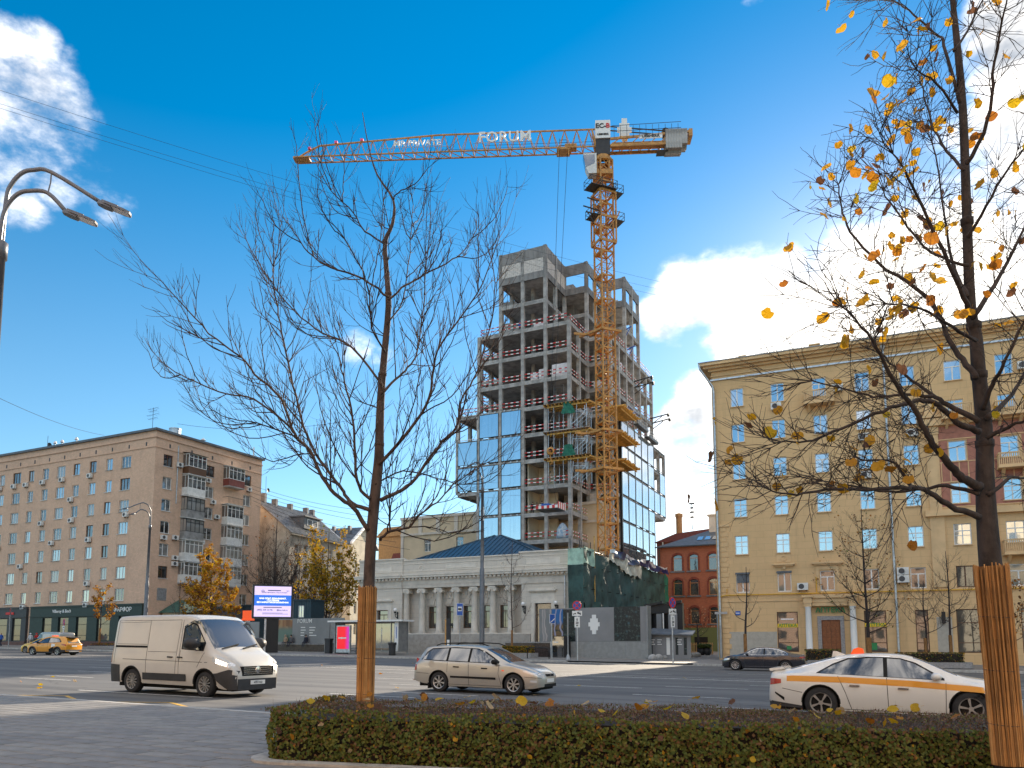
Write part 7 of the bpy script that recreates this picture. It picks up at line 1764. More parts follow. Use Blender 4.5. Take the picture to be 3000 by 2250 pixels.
# -- white-grey panel van
mt = 'plastic_black'
def van_extra(g, W, zt, wb, patch):
    patch('headlight', [(4.28, .97), (4.5, .86), (4.84, .80)], [(4.28, 1.10), (4.5, 1.08), (4.84, .90)], 'lamp_clear', .007)
    patch('headlight_lit', [(4.40, .93), (4.74, .85)], [(4.40, 1.04), (4.74, .93)], 'lamp_lit', .011)
    patch('bumper', [(4.47, .42), (4.80, .20), (4.945, .22)], [(4.47, .66), (4.80, .76), (4.945, .72)], mt, .006); patch('bumper', [(4.30, .62), (4.47, .42)], [(4.30, .64), (4.47, .66)], mt, .006)
    patch('rear_bumper', [(.02, .30), (.50, .30)], [(.02, .82), (.50, .80)], mt, .006); patch('tail_light', [(.015, .86), (.10, .86)], [(.015, 1.45), (.10, 1.42)], 'tail_red', .008)
    patch('side_moulding', [(1.50, .40), (3.30, .40)], [(1.50, .60), (3.30, .60)], mt, .012)
    patch('slide_rail', [(.20, 1.30), (1.62, 1.30)], [(.20, 1.36), (1.62, 1.36)], 'under_black', .006); patch('sill_line', [(.6, .96), (4.1, .93)], [(.6, .975), (4.1, .945)], 'seam', .002)
    patch('wind_deflector', [(3.08, 1.88), (3.35, 2.02), (3.62, 1.98), (3.86, 1.70)], [(3.08, 1.93), (3.35, 2.09), (3.62, 2.05), (3.88, 1.74)], 'glass_car', .03)
    b = MB(); b.prism([(-.70, .20), (.70, .20), (.70, .50), (-.70, .50)], 4.82, 4.968, 'x'); b.build('front_bumper', mt, g)
    b = MB()
    for i in range(4): b.box(4.95, 4.972, -.52, .52, .62+i*.055, .645+i*.055)
    b.lathe([(0, .02), (.09, .015), (.1, 0)], 14, (4.97, 0, .74), 'x'); b.build('grille_bar', 'chrome', g)
    b = MB(); b.prism([(-.56, .58), (.56, .58), (.60, .84), (-.60, .84)], 4.80, 4.962, 'x'); b.build('grille', 'under_black', g); b = MB(); b.prism([(-.7, .52), (.7, .52), (.7, .56), (-.7, .56)], 4.85, 4.955, 'x'); b.build('grille_frame', 'paint_van', g)
    b = MB()
    for y0, y1 in ((-.7, .0), (.05, .7)): b.bar((4.30, y0, 1.31), (4.16, y1, 1.43), .03)
    b.build('wiper', 'under_black', g)
    b = MB(); b.box(3.55, 3.75, -.66, -.2, .95, 1.75); b.box(3.55, 3.75, .2, .66, .95, 1.75); b.build('seat', 'plastic_black', g)
VAN = dict(L=4.96, W=2.05, r=.345, gap=.075, ax=(1.0, 4.0), paint='paint_van', spokes=12, rim='rim_grey', drop=.10, lip=.03,
  top=[(0, .9), (.02, 1.3), (.06, 1.95), (.10, 2.15), (.25, 2.23), (.8, 2.26), (2.6, 2.27), (3.1, 2.25), (3.38, 2.17), (3.62, 1.99), (4.2, 1.36), (4.32, 1.27), (4.6, 1.15), (4.82, .98), (4.92, .84), (4.96, .72)],
  belt=[(0, .88), (.1, 1.14), (3.3, 1.16), (4.2, 1.12), (4.6, 1.02), (4.85, .80), (4.96, .6)], wb=[(0, .95), (.06, .99), (.3, 1.025), (3.8, 1.025), (4.4, .99), (4.75, .91), (4.90, .80), (4.96, .68)],
  wr=[(0, .82), (.1, .87), (.4, .895), (2.9, .895), (3.5, .84), (4.2, .86), (4.6, .82), (4.96, .6)], sill=[(0, .36), (.3, .30), (4.4, .28), (4.7, .22), (4.96, .26)],
  glass=[(3.44, 4.20)], handles=[(2.62, 1.06), (3.02, 1.06)], handle_m=mt, mirror=(3.72, 1.40, 2.1), mirror_m=mt,
  patch=[('window_seal', [(3.04, 1.28), (3.9, 1.24)], [(3.04, 1.92), (3.35, 2.03), (3.48, 1.98), (3.9, 1.46)], 'under_black', .003), ('door_window', [(3.09, 1.30), (3.84, 1.27)], [(3.09, 1.88), (3.35, 1.99), (3.46, 1.94), (3.84, 1.50)], 'glass_car', .006),
         ('panel_recess', [(.28, 1.40), (1.58, 1.40)], [(.28, 2.02), (1.58, 2.04)], 'paint_van', .003), ('panel_recess', [(1.66, 1.20), (2.84, 1.20)], [(1.66, 2.04), (2.84, 2.04)], 'paint_van', .003)],
  seams=[(.22, .85, .22, 2.08), (1.62, .45, 1.62, 2.08), (2.84, .42, 2.90, 2.10), (2.98, .42, 2.98, 2.10), (.22, 2.08, 2.9, 2.10), (3.95, 1.2, 3.72, .80), (3.02, 1.25, 2.98, .9), (.28, 1.40, 1.58, 1.40), (.28, 2.02, 1.58, 2.04), (1.66, 1.2, 2.84, 1.2)], extra=[van_extra, plate_txt('к851ка', 4.969, .40)])
def on_road(s, t): p = ST(s, t); return Vector((p.x, p.y, gz(p.x)+.004))
SLP = math.atan(.012*math.cos(TH))
car('delivery_van', 'dusty white delivery van with black bumpers and one headlight lit', 'van', VAN, on_road(-19.77-1.0, 16.42), -TH-R(1.5), SLP)
# driver in a yellow vest behind the wheel
# -- silver estate
def est_extra(g, W, zt, wb, patch):
    patch('tail_light', [(.02, .66), (.14, .66)], [(.02, 1.06), (.14, 1.00)], 'tail_red', .006); patch('headlight', [(3.92, .70), (4.36, .56)], [(3.92, .76), (4.36, .66)], 'lamp_clear', .006); patch('fog_lamp', [(4.14, .40), (4.32, .38)], [(4.14, .46), (4.32, .45)], 'lamp_clear', .005)
    patch('side_moulding', [(1.42, .46), (3.02, .44)], [(1.42, .52), (3.02, .51)], 'under_black', .012); patch('indicator', [(3.22, .71), (3.30, .705)], [(3.22, .74), (3.30, .735)], 'taxi_orange', .006)
    b = MB()
    for sg in (1, -1): b.tube([(.75, sg*.58, 1.45), (.95, sg*.59, 1.515), (1.8, sg*.60, 1.545), (2.4, sg*.59, 1.525), (2.62, sg*.58, 1.46)], .018, 5)
    b.build('roof_rail', 'under_black', g)
    b = MB(); b.lathe([(.02, 0), (.11, .0), (.11, .005)], 18, (.72, -.852, .86), 'y'); b.build('fuel_flap', 'paint_silver', g)
    b = MB()
    for sg in (1, -1): b.box(.58, .62, sg*.72-.1, sg*.72+.1, .10, .36)
    b.build('mud_flap', 'under_black', g)
EST = dict(L=4.46, W=1.72, r=.315, ax=(.985, 3.60), paint='paint_silver', spokes=7, rim='rim_silver', drop=.06, clear=.16,
  top=[(0, .66), (.03, .84), (.10, 1.02), (.30, 1.30), (.40, 1.39), (.60, 1.43), (1.3, 1.475), (2.0, 1.47), (2.45, 1.42), (2.62, 1.36), (3.42, .985), (3.52, .95), (3.95, .86), (4.25, .74), (4.40, .63), (4.46, .56)],
  belt=[(0, .62), (.1, .88), (.5, .93), (2.0, .915), (3.4, .875), (3.95, .76), (4.3, .64), (4.46, .50)], wb=[(0, .72), (.05, .77), (.2, .82), (.8, .855), (2.2, .86), (3.6, .85), (4.05, .80), (4.3, .70), (4.41, .58), (4.46, .46)],
  wr=[(0, .62), (.2, .60), (.6, .60), (2.2, .61), (2.7, .60), (3.45, .70), (3.95, .66), (4.46, .40)], sill=[(0, .34), (.4, .26), (1.3, .20), (3.9, .19), (4.2, .20), (4.46, .26)],
  glass=[(.12, .38), (2.58, 3.42)], handles=[(1.62, .80), (2.62, .775)], handle_m='under_black', mirror=(3.02, .93, 1.0), mirror_m='under_black',
  patch=[('window_seal', [(.30, .99), (1.0, .965), (3.10, .925)], [(.30, 1.01), (.46, 1.25), (.62, 1.36), (1.5, 1.405), (2.3, 1.375), (2.60, 1.27), (3.10, .985)], 'under_black', .003), ('rear_side_window', [(.38, 1.01), (1.24, .985)], [(.38, 1.04), (.50, 1.23), (.64, 1.325), (1.24, 1.365)], 'glass_car', .006),
         ('rear_door_window', [(1.32, .985), (2.02, .97)], [(1.32, 1.37), (2.02, 1.365)], 'glass_car', .006), ('front_door_window', [(2.10, .965), (2.98, .945)], [(2.10, 1.36), (2.30, 1.345), (2.56, 1.245), (2.98, 1.01)], 'glass_car', .006)],
  seams=[(1.30, .93, 1.30, .62), (2.06, .93, 2.08, .24), (3.12, .90, 3.10, .62), (3.10, .62, 3.20, .28), (1.34, .26, 3.2, .25), (.12, .58, .62, .57), (3.96, .55, 4.42, .52)],
  extra=[est_extra, nose([('grille', 'under_black', 4.33, 4.462, .26, .56, .63), ('lower_grille', 'under_black', 4.33, 4.47, .44, .25, .34), ('badge', 'chrome', 4.455, 4.468, .05, .58, .615)]), plate_txt('', 4.458, .44)])
car('estate_car', 'silver estate car with black roof rails and side mouldings', 'car', EST, on_road(-12.83-.985, 21.0+.84), -TH, SLP, 'cars on the boulevard')
# -- white taxi fastback
def taxi_extra(g, W, zt, wb, patch):
    patch('livery_stripe', [(.05, .79), (.55, .80), (1.6, .80), (2.9, .755), (4.1, .685), (4.55, .64)], [(.05, .90), (.55, .925), (1.6, .925), (2.9, .885), (4.1, .80), (4.55, .745)], 'stripe_yellow', .004, nz=2)
    patch('tail_light', [(.02, .70), (.28, .75)], [(.02, .86), (.28, .84)], 'tail_red', .008); patch('rear_bumper', [(.01, .24), (.72, .22)], [(.01, .36), (.72, .27)], 'plastic_black', .006); patch('vent_slot', [(.14, .52), (.34, .36)], [(.14, .56), (.34, .44)], 'under_black', .004); patch('headlight', [(4.36, .66), (4.80, .58)], [(4.36, .72), (4.80, .66)], 'lamp_clear', .006)
    for i in range(5):
        for j in range(2):
            if (i+j) % 2 == 0: patch('checker', [(4.0+i*.06, .56+j*.045-.1*.0), (4.06+i*.06, .555+j*.045)], [(4.0+i*.06, .605+j*.045), (4.06+i*.06, .60+j*.045)], 'under_black', .006, nx=2, nz=1)
    patch('roof_trim', [(.70, 1.10), (1.35, 1.285), (1.9, 1.365), (2.5, 1.365)], [(.70, 1.13), (1.35, 1.315), (1.9, 1.39), (2.5, 1.385)], 'chrome', .006, nz=1)
    b = MB(); b.prism([(1.70, 1.405), (1.98, 1.44), (1.96, 1.53), (1.86, 1.56), (1.76, 1.52)], -.14, .14, 'y'); b.build('taxi_light', 'taxi_orange', g)
    b = MB(); b.prism([(1.30, 1.33), (1.60, 1.395), (1.40, 1.47), (1.33, 1.47)], -.02, .02, 'y'); b.build('aerial', 'paint_white', g); b = MB(); b.prism([(.02, 1.0), (.35, 1.06), (.30, 1.10), (.0, 1.06)], -.66, .66, 'y'); b.build('spoiler', 'paint_white', g)
K5 = dict(L=4.9, W=1.86, r=.345, ax=(1.10, 3.95), paint='paint_white', spokes=5, rim='rim_grey', drop=.05, clear=.15,
  top=[(0, .60), (.02, .86), (.06, .99), (.14, 1.035), (.40, 1.07), (.95, 1.235), (1.5, 1.38), (1.9, 1.43), (2.35, 1.445), (2.75, 1.42), (3.0, 1.36), (3.75, 1.03), (3.9, .985), (4.4, .90), (4.72, .76), (4.86, .62), (4.9, .54)],
  belt=[(0, .56), (.06, .88), (.5, .955), (1.6, .955), (2.9, .91), (3.9, .84), (4.5, .70), (4.8, .58), (4.9, .48)], wb=[(0, .74), (.04, .80), (.2, .88), (.8, .92), (2.4, .925), (4.1, .91), (4.5, .84), (4.75, .72), (4.87, .56), (4.9, .46)],
  wr=[(0, .66), (.5, .62), (1.5, .56), (2.4, .58), (3.0, .58), (3.8, .74), (4.4, .70), (4.9, .4)], sill=[(0, .34), (.4, .26), (1.6, .19), (4.3, .18), (4.6, .19), (4.9, .24)],
  glass=[(.46, 1.40), (2.94, 3.74)], handles=[(1.78, .745), (2.72, .715)], handle_m='chrome', mirror=(3.36, .93, 1.05),
  patch=[('window_seal', [(1.02, .99), (1.8, .965), (3.50, .905)], [(1.02, 1.0), (1.35, 1.20), (1.65, 1.325), (2.2, 1.375), (2.7, 1.345), (2.98, 1.26), (3.50, .945)], 'under_black', .003), ('rear_door_window', [(1.10, .99), (2.36, .955)], [(1.10, 1.02), (1.38, 1.18), (1.68, 1.30), (2.18, 1.345), (2.36, 1.342)], 'glass_car', .006),
         ('front_door_window', [(2.44, .95), (3.40, .92)], [(2.44, 1.335), (2.70, 1.32), (2.96, 1.235), (3.40, .97)], 'glass_car', .006)],
  seams=[(1.46, .94, 1.60, .60), (1.60, .60, 1.72, .24), (2.42, .93, 2.44, .22), (3.52, .86, 3.50, .22), (1.5, .235, 3.9, .22), (.30, .64, .72, .56)], extra=[taxi_extra])
car('taxi', 'white taxi with an orange stripe and an orange roof light behind the hedge', 'car', K5, on_road(-1.31-1.10-.1, 18.35+.9), -TH, SLP, 'cars on the boulevard')
# -- dark sedan, heading left
def sed_extra(g, W, zt, wb, patch):
    patch('window_trim', [(.98, 1.0), (1.9, .985), (3.52, .955)], [(.98, 1.018), (1.9, 1.0), (3.52, .972)], 'chrome', .009, nz=1); patch('window_trim', [(.96, 1.02), (1.2, 1.17), (1.6, 1.315), (2.2, 1.385), (2.8, 1.345), (3.2, 1.17), (3.52, .97)], [(.96, 1.04), (1.2, 1.20), (1.6, 1.345), (2.2, 1.412), (2.8, 1.37), (3.2, 1.20), (3.52, .99)], 'chrome', .009, nz=1)
    patch('tail_light', [(.02, .80), (.32, .84)], [(.02, .92), (.32, .90)], 'tail_red', .006); patch('headlight', [(4.40, .66), (4.78, .60)], [(4.40, .76), (4.78, .72)], 'lamp_clear', .007); patch('sill_trim', [(1.6, .27), (3.5, .27)], [(1.6, .285), (3.5, .285)], 'chrome', .006, nz=1)
SED = dict(L=4.93, W=1.86, r=.34, ax=(1.12, 4.06), paint='paint_dark', spokes=10, rim='rim_silver', drop=.05, clear=.15,
  top=[(0, .62), (.02, .88), (.07, 1.0), (.18, 1.04), (.75, 1.09), (1.3, 1.30), (1.75, 1.42), (2.3, 1.465), (2.75, 1.44), (3.05, 1.37), (3.72, 1.05), (3.88, 1.01), (4.4, .93), (4.72, .82), (4.88, .66), (4.93, .56)],
  belt=[(0, .58), (.07, .92), (.5, .98), (2.0, .965), (3.8, .905), (4.5, .78), (4.82, .62), (4.93, .48)], wb=[(0, .74), (.05, .82), (.2, .88), (.8, .92), (2.4, .925), (4.1, .91), (4.5, .85), (4.75, .74), (4.89, .60), (4.93, .50)],
  wr=[(0, .68), (.6, .66), (1.5, .57), (2.4, .59), (3.0, .58), (3.8, .74), (4.4, .70), (4.93, .42)], sill=[(0, .34), (.4, .27), (1.6, .20), (4.3, .19), (4.93, .24)],
  glass=[(.80, 1.55), (3.0, 3.72)], handles=[(1.72, .86), (2.74, .85)], mirror=(3.34, .97, 1.0),
  patch=[('window_seal', [(.98, 1.01), (1.9, .99), (3.50, .965)], [(.98, 1.03), (1.2, 1.18), (1.6, 1.33), (2.2, 1.40), (2.8, 1.36), (3.2, 1.19), (3.50, .985)], 'under_black', .003), ('rear_door_window', [(1.06, 1.02), (2.30, 1.0)], [(1.06, 1.06), (1.25, 1.17), (1.62, 1.31), (2.2, 1.375), (2.30, 1.374)], 'glass_car', .006), ('front_door_window', [(2.38, 1.0), (3.42, .98)], [(2.38, 1.37), (2.78, 1.335), (3.18, 1.165), (3.42, 1.02)], 'glass_car', .006)],
  seams=[(1.44, .97, 1.62, .30), (2.36, .97, 2.38, .24), (3.50, .93, 3.46, .24)], extra=[sed_extra])
pd = ST(-5.67+1.12+.02, 49.0+.9); car('sedan', 'dark blue sedan with a chrome window line in front of the yellow block', 'car', SED, Vector((pd.x, pd.y, gz(pd.x)+.004)), math.pi-TH, -SLP, 'cars on the boulevard')
# -- yellow taxi crossover seen from behind, a second yellow car, a parked grey van
def suv_extra(g, W, zt, wb, patch):
    patch('tail_light', [(.02, .84), (.44, .93)], [(.02, .98), (.44, .97)], 'tail_red', .008); patch('cladding', [(.05, .34), (.55, .30)], [(.05, .52), (.55, .50)], 'plastic_black', .006); patch('sill_cladding', [(1.3, .24), (3.2, .24)], [(1.3, .34), (3.2, .34)], 'plastic_black', .006)
    patch('livery_white', [(1.12, .80), (1.50, .72)], [(1.12, .98), (1.50, 1.02)], 'sign_white', .007); patch('livery_black', [(1.25, .34), (1.75, .34)], [(1.25, .78), (1.75, .56)], 'under_black', .006)
    b = MB(); b.prism([(2.0, 1.585), (2.2, 1.60), (2.2, 1.70), (2.0, 1.70)], -.25, .25, 'y'); b.build('taxi_light', 'taxi_orange', g); b = MB(); b.prism([(-.04, 1.50), (.42, 1.585), (.42, 1.60), (-.04, 1.55)], -.56, .56, 'y'); b.build('spoiler', 'under_black', g)
    b = MB(); b.prism([(-.52, .34), (.52, .34), (.5, .42), (-.5, .42)], -.02, .10, 'x'); b.build('skid_plate', 'galvanised', g); b = MB(); b.prism([(-.80, .42), (.80, .42), (.82, .52), (-.82, .52)], -.012, .1, 'x'); b.build('bumper_trim', 'plastic_black', g)
    b = MB(); b.box(-.015, .05, -.72, .72, .965, .985); b.build('tail_strip', 'chrome', g); b = MB(); b.prism([(-.6, 1.04), (.6, 1.04), (.5, 1.42), (-.5, 1.42)], .0, .02, 'x')
    b.xf(lambda v: (v.x+.02+(v.z-1.0)*.52, v.y, v.z)); b.build('rear_window', 'glass_car', g)
SUV = dict(L=4.36, W=1.83, r=.35, ax=(.88, 3.52), paint='paint_yellow', spokes=5, rim='rim_silver', drop=.06, lip=.05, lipm='plastic_black', clear=.2,
  top=[(0, .98), (.03, 1.02), (.15, 1.26), (.27, 1.50), (.40, 1.58), (.9, 1.62), (1.8, 1.635), (2.3, 1.58), (2.55, 1.50), (3.2, 1.16), (3.35, 1.10), (3.9, 1.0), (4.2, .86), (4.32, .74), (4.36, .66)],
  belt=[(0, .96), (.2, 1.04), (1.4, 1.04), (2.4, 1.0), (3.3, .96), (4.0, .86), (4.36, .6)], wb=[(0, .80), (.05, .86), (.3, .90), (2, .915), (3.6, .90), (4.05, .82), (4.28, .68), (4.36, .52)], wr=[(0, .74), (.3, .62), (1.6, .62), (2.4, .62), (3.2, .74), (3.9, .70), (4.36, .45)], sill=[(0, .36), (.4, .30), (3.9, .24), (4.36, .3)],
  glass=[(2.5, 3.2)], handles=[(1.62, .92), (2.4, .90)], mirror=(2.92, 1.06, 1.05), mirror_m='under_black',
  patch=[('window_seal', [(.55, 1.14), (1.4, 1.08), (3.05, 1.0)], [(.55, 1.18), (.75, 1.36), (1.0, 1.48), (1.8, 1.53), (2.3, 1.47), (2.56, 1.38), (3.05, 1.05)], 'under_black', .003), ('rear_door_window', [(.70, 1.15), (1.85, 1.09)], [(.70, 1.24), (1.0, 1.44), (1.85, 1.49)], 'glass_car', .006), ('front_door_window', [(1.93, 1.09), (2.9, 1.05)], [(1.93, 1.485), (2.28, 1.43), (2.54, 1.33), (2.9, 1.10)], 'glass_car', .006)],
  seams=[(1.24, 1.04, 1.3, .36), (1.9, 1.0, 1.92, .3), (2.98, .98, 2.92, .3)], extra=[suv_extra, plate_txt('', -.012, .82, False)])
p = plane_pt(216, 1921, 42.6); yw = R(164)
zg = atY(216, 1921.5, p.y).z
car('taxi', 'orange-yellow crossover taxi with black arches, seen from behind at left', 'car', SUV, (p.x, p.y, zg), yw, -SLP, 'cars on the boulevard')
SED2 = dict(SED); SED2['paint'] = 'paint_lemon'; SED2['spokes'] = 7; SED2['rim'] = 'rim_grey'; SED2['extra'] = []
p2 = plane_pt(112, 1917, 46.5); zg2 = atY(112, 1916, p2.y).z
car('taxi', 'lemon yellow saloon half hidden behind the orange-yellow crossover taxi', 'car', SED2, (p2.x+3.4, p2.y-1.1, zg2), R(164), -SLP, 'cars on the boulevard')
VAN2 = dict(VAN); VAN2['paint'] = 'paint_silver'; VAN2['extra'] = []
pv2 = plane_pt(136, 1900, 54.5); car('parked_van', 'silver van parked at the far kerb behind the yellow taxis', 'van', VAN2, (pv2.x+2.6, pv2.y-.6, atY(136, 1912, pv2.y).z), math.pi-TH, -SLP)
# ------------------------------------------------------------------ trees
def twig(b, p, d, L, r, lvl, q, up, tips, spread=.6, kids=3, wob=.16, sides=3):
    n = 5 if lvl else 4; pts = [p.copy()]; d = d.normalized(); dirs = []
    for i in range(n):
        d = (d+Vector((q.gauss(0, wob), q.gauss(0, wob), q.gauss(0, wob)+up))).normalized(); pts.append(pts[-1]+d*(L/n)); dirs.append(d.copy())
    b.tube(pts, [r*(1-.55*i/n) for i in range(n+1)], sides, False); tips.append((pts[-1], d)); tips.append((pts[-2], d))
    if lvl > 0:
        for k in range(kids):
            i = q.randint(1, n-1); a = dirs[i].orthogonal().normalized(); a.rotate(Matrix.Rotation(q.uniform(0, 6.28), 3, dirs[i]))
            dd = (dirs[i]+a*spread*q.uniform(.6, 1.3)).normalized(); twig(b, pts[i], dd, L*q.uniform(.35, .7), r*.7, lvl-1, q, up, tips, spread, kids, wob)
def limb_part(parent, org, pts, r0, r1, q, material, up=.1, dens=7., tl=(.4, 1.2), lvl=1, kids=3, start=.25, spread=.6, tr=.006, wob=.16, name='branch', ends=3):
    b = MB(); sp = smooth_path(pts, 4); n = len(sp); sp = [p+Vector((q.gauss(0, .006), q.gauss(0, .006), q.gauss(0, .006))) for p in sp]
    rad = [r0+(r1-r0)*(i/(n-1))**.8 for i in range(n)]; b.tube([p-org for p in sp], rad, 7); tips = []; acc = 0
    for i in range(1, n-1):
        seg = (sp[i+1]-sp[i]).length
        if i/(n-1) < start: continue
        acc += seg*dens
        while acc > 1:
            acc -= 1; dd = (sp[i+1]-sp[i]).normalized(); a = dd.orthogonal().normalized(); a.rotate(Matrix.Rotation(q.uniform(0, 6.28), 3, dd)); f = i/(n-1)
            twig(b, sp[i]-org, dd*q.uniform(.5, 1.1)+a*spread*1.3, q.uniform(*tl)*(1-.35*f), min(tr, rad[i]*.7)*q.uniform(.7, 1.25), lvl, q, up, tips, spread, kids, wob)
    dd = (sp[-1]-sp[-2]).normalized()
    for k in range(ends): twig(b, sp[-1]-org, dd+Vector((q.gauss(0, .3), q.gauss(0, .3), q.gauss(0, .3))), tl[1]*.7, r1*.8, lvl, q, up, tips, spread, kids, wob)
    o = b.build(name, material, parent, True); return o, tips
def path3(pxs, Y0, dY):
    n = len(pxs); return [atY(px, py, Y0+dY*(i/(n-1))) for i, (px, py) in enumerate(pxs)]
def reed_wrap(g, axis, r, q, n, h):
    """reeds tied round a trunk: axis = (bottom, top) in the thing's own space"""
    b0, b1 = axis; w = bpy.data.objects.new('reed_wrap', MB().tube([b0, b1], [r*.93, r*.93], 18).mesh('reed_wrap', 'reed_dark')); COL.objects.link(w); w.parent = g
    d = (b1-b0); L = d.length; d.normalize(); a = d.orthogonal().normalized(); c = d.cross(a)
    ms = [MB().tube([Vector((0, 0, 0)), Vector((.003, .002, L*.5)), Vector((0, 0, L+dl))], [rr, rr*.92, rr*.85], 6).mesh('reed', m) for rr, dl, m in ((.0085, 0, 'reed'), (.0075, .02, 'reed_pale'), (.008, -.02, 'reed_dark'), (.0095, .01, 'reed'), (.007, .03, 'reed'))]
    rot = d.to_track_quat('Z', 'Y').to_euler()
    for i in range(n):
        an = 2*math.pi*i/n; rr = r*q.uniform(.97, 1.05); p = b0+(a*math.cos(an)+c*math.sin(an))*rr; e = rot.copy(); e.rotate_axis('X', q.gauss(0, .006)); e.rotate_axis('Y', q.gauss(0, .006))
        inst('reed', q.choice(ms), w, p, rot=e)
    for f in (.20, .47, .74):
        t = MB(); t.tube([b0+d*L*f+(a*math.cos(k*.35)+c*math.sin(k*.35))*r*1.075+d*.012*math.sin(k*.35) for k in range(19)], .0028, 4); t.build('tie_wire', 'dark_metal', w)
# -- the bare tree in front of the crane
q = random.Random(101); YA = 11.1
TA = thing('bare_tree', 'bare young tree with a reed-wrapped trunk rising from the left part of the hedge', 'tree', atY(1070, 2100, YA)); oA = TA.location
tp = path3([(1070, 2120), (1078, 1800), (1086, 1600), (1100, 1440), (1110, 1340), (1113, 1230), (1118, 1130), (1127, 1030), (1138, 897), (1133, 800), (1128, 710), (1150, 655), (1152, 585), (1105, 512), (1080, 430), (1062, 330)], YA, .3)
def lin_r(f):
    T = ((0, .086), (.2, .078), (.27, .070), (.4, .056), (.53, .046), (.67, .034), (.8, .018), (1, .005))
    for (a, p), (c, r_) in zip(T, T[1:]):
        if f <= c: return p+(r_-p)*(f-a)/(c-a)
b = MB(); sp = smooth_path(tp, 3); n = len(sp); b.tube([p-oA for p in sp], [lin_r(i/(n-1)) for i in range(n)], 10)
for f in (.30, .42, .55, .66):
    p = sp[int(f*n)]-oA; b.lathe([(.0, -.05), (.075*(1-f)+.02, -.02), (.08*(1-f)+.018, .03), (0, .07)], 8, tuple(p))
b.build('trunk', 'bark', TA, True)
LA = [([(1081, 1556), (1031, 1486), (992, 1456), (945, 1400), (904, 1314), (864, 1275), (824, 1169), (745, 1096), (705, 1046), (612, 976), (533, 890), (472, 822)], -1.2, .036), ([(1085, 1496), (1031, 1473), (1005, 1440), (977, 1400), (925, 1330), (890, 1250), (860, 1130), (830, 1000), (812, 900), (800, 804), (815, 720), (825, 655)], .9, .032),
  ([(1085, 1460), (1050, 1425), (1040, 1330), (1033, 1222), (1010, 1122), (993, 1049), (970, 1006)], -.8, .028), ([(1114, 1463), (1164, 1443), (1217, 1400), (1282, 1308), (1335, 1255), (1355, 1162), (1395, 1096), (1434, 963), (1450, 830), (1424, 700)], .8, .032),
  ([(1112, 1361), (1182, 1281), (1249, 1189), (1269, 1096), (1282, 1029), (1348, 930), (1415, 830), (1460, 700)], -1.0, .028), ([(1118, 1155), (1160, 1110), (1196, 1076), (1222, 1029), (1240, 900), (1250, 760), (1262, 640)], 1.0, .022), ([(1139, 877), (1196, 830), (1308, 771), (1362, 731), (1395, 671)], .7, .018),
  ([(1136, 870), (1063, 817), (970, 784), (917, 751), (871, 698), (846, 655)], -.7, .018), ([(1130, 715), (1070, 678), (1036, 625), (970, 558), (930, 490)], .5, .015), ([(1152, 585), (1165, 565), (1216, 538), (1255, 492)], -.4, .012), ([(1111, 1582), (1144, 1556), (1197, 1546), (1230, 1509), (1280, 1470), (1330, 1420), (1400, 1370)], -.9, .024), ([(1141, 1560), (1141, 1516), (1155, 1450), (1200, 1395)], .6, .016),
  ([(870, 1280), (800, 1255), (740, 1235), (680, 1228), (622, 1204)], -.6, .013), ([(1120, 1130), (1030, 1016), (944, 976), (860, 910), (771, 791), (720, 700)], 1.1, .02), ([(850, 1250), (745, 1170), (666, 1155), (566, 1116), (500, 1080), (458, 1045)], .7, .017), ([(1128, 1030), (1090, 960), (1075, 830), (1010, 700), (960, 640)], -1.1, .016), ([(1133, 950), (1180, 880), (1200, 740), (1210, 600)], .9, .014), ([(1100, 1420), (1180, 1380), (1280, 1400), (1360, 1420), (1430, 1395)], 1.2, .014), ([(1197, 1546), (1260, 1545), (1330, 1560), (1400, 1530)], -.3, .010), ([(930, 1335), (880, 1330), (800, 1350), (740, 1320)], -1.0, .011)]
for pxs, dY, r in LA:
    pts = path3(pxs, YA, dY); base = max(.0, .1); limb_part(TA, oA, pts, r, .0055, q, 'twig' if r < .017 else 'bark', up=.11, dens=8.0, tl=(.40, 1.20) if r > .02 else (.25, .72), lvl=1, kids=3, start=.14, spread=.50, tr=.0084, wob=.09)
    if r >= .013:
        sp_ = smooth_path(pts, 4); m_ = len(sp_)
        for k in range(int(3+r*110)):
            f = q.uniform(.12, .93); i = int(f*(m_-1)); p = sp_[i]; dd = (sp_[min(i+1, m_-1)]-sp_[i-1]).normalized(); a = dd.orthogonal().normalized(); a.rotate(Matrix.Rotation(q.uniform(0, 6.28), 3, dd)); e = (dd*.9+a*.75+Vector((0, 0, .25))).normalized(); ln = q.uniform(.6, 1.35)*(1-.45*f)
            c_ = [p, p+e*ln*.5, p+e*ln*.85+Vector((0, 0, ln*.22)), p+e*ln*1.05+Vector((0, 0, ln*.55))]; limb_part(TA, oA, c_, max(.0085, r*(1-f)*.55), .005, q, 'twig', up=.12, dens=5.5, tl=(.25, .6), lvl=1, kids=2, start=.2, spread=.48, tr=.007, wob=.09, ends=2)
for f0 in (10, 16, 22, 27, 32):
    p = sp[f0]; 
    for k in range(2): dd = Vector((q.gauss(0, 1), q.gauss(0, .7), .7)); limb_part(TA, oA, [p, p+dd.normalized()*.35, p+dd.normalized()*.7+Vector((0, 0, .18))], .009, .004, q, 'twig', up=.10, dens=6, tl=(.3, .7), lvl=1, kids=2, start=.2, spread=.5, tr=.0055, wob=.1)
axb, axt = atY(1068, 2110, YA)-oA, atY(1077, 1722, YA)-oA
reed_wrap(TA, (axb, axt), .118, q, 46, 1)
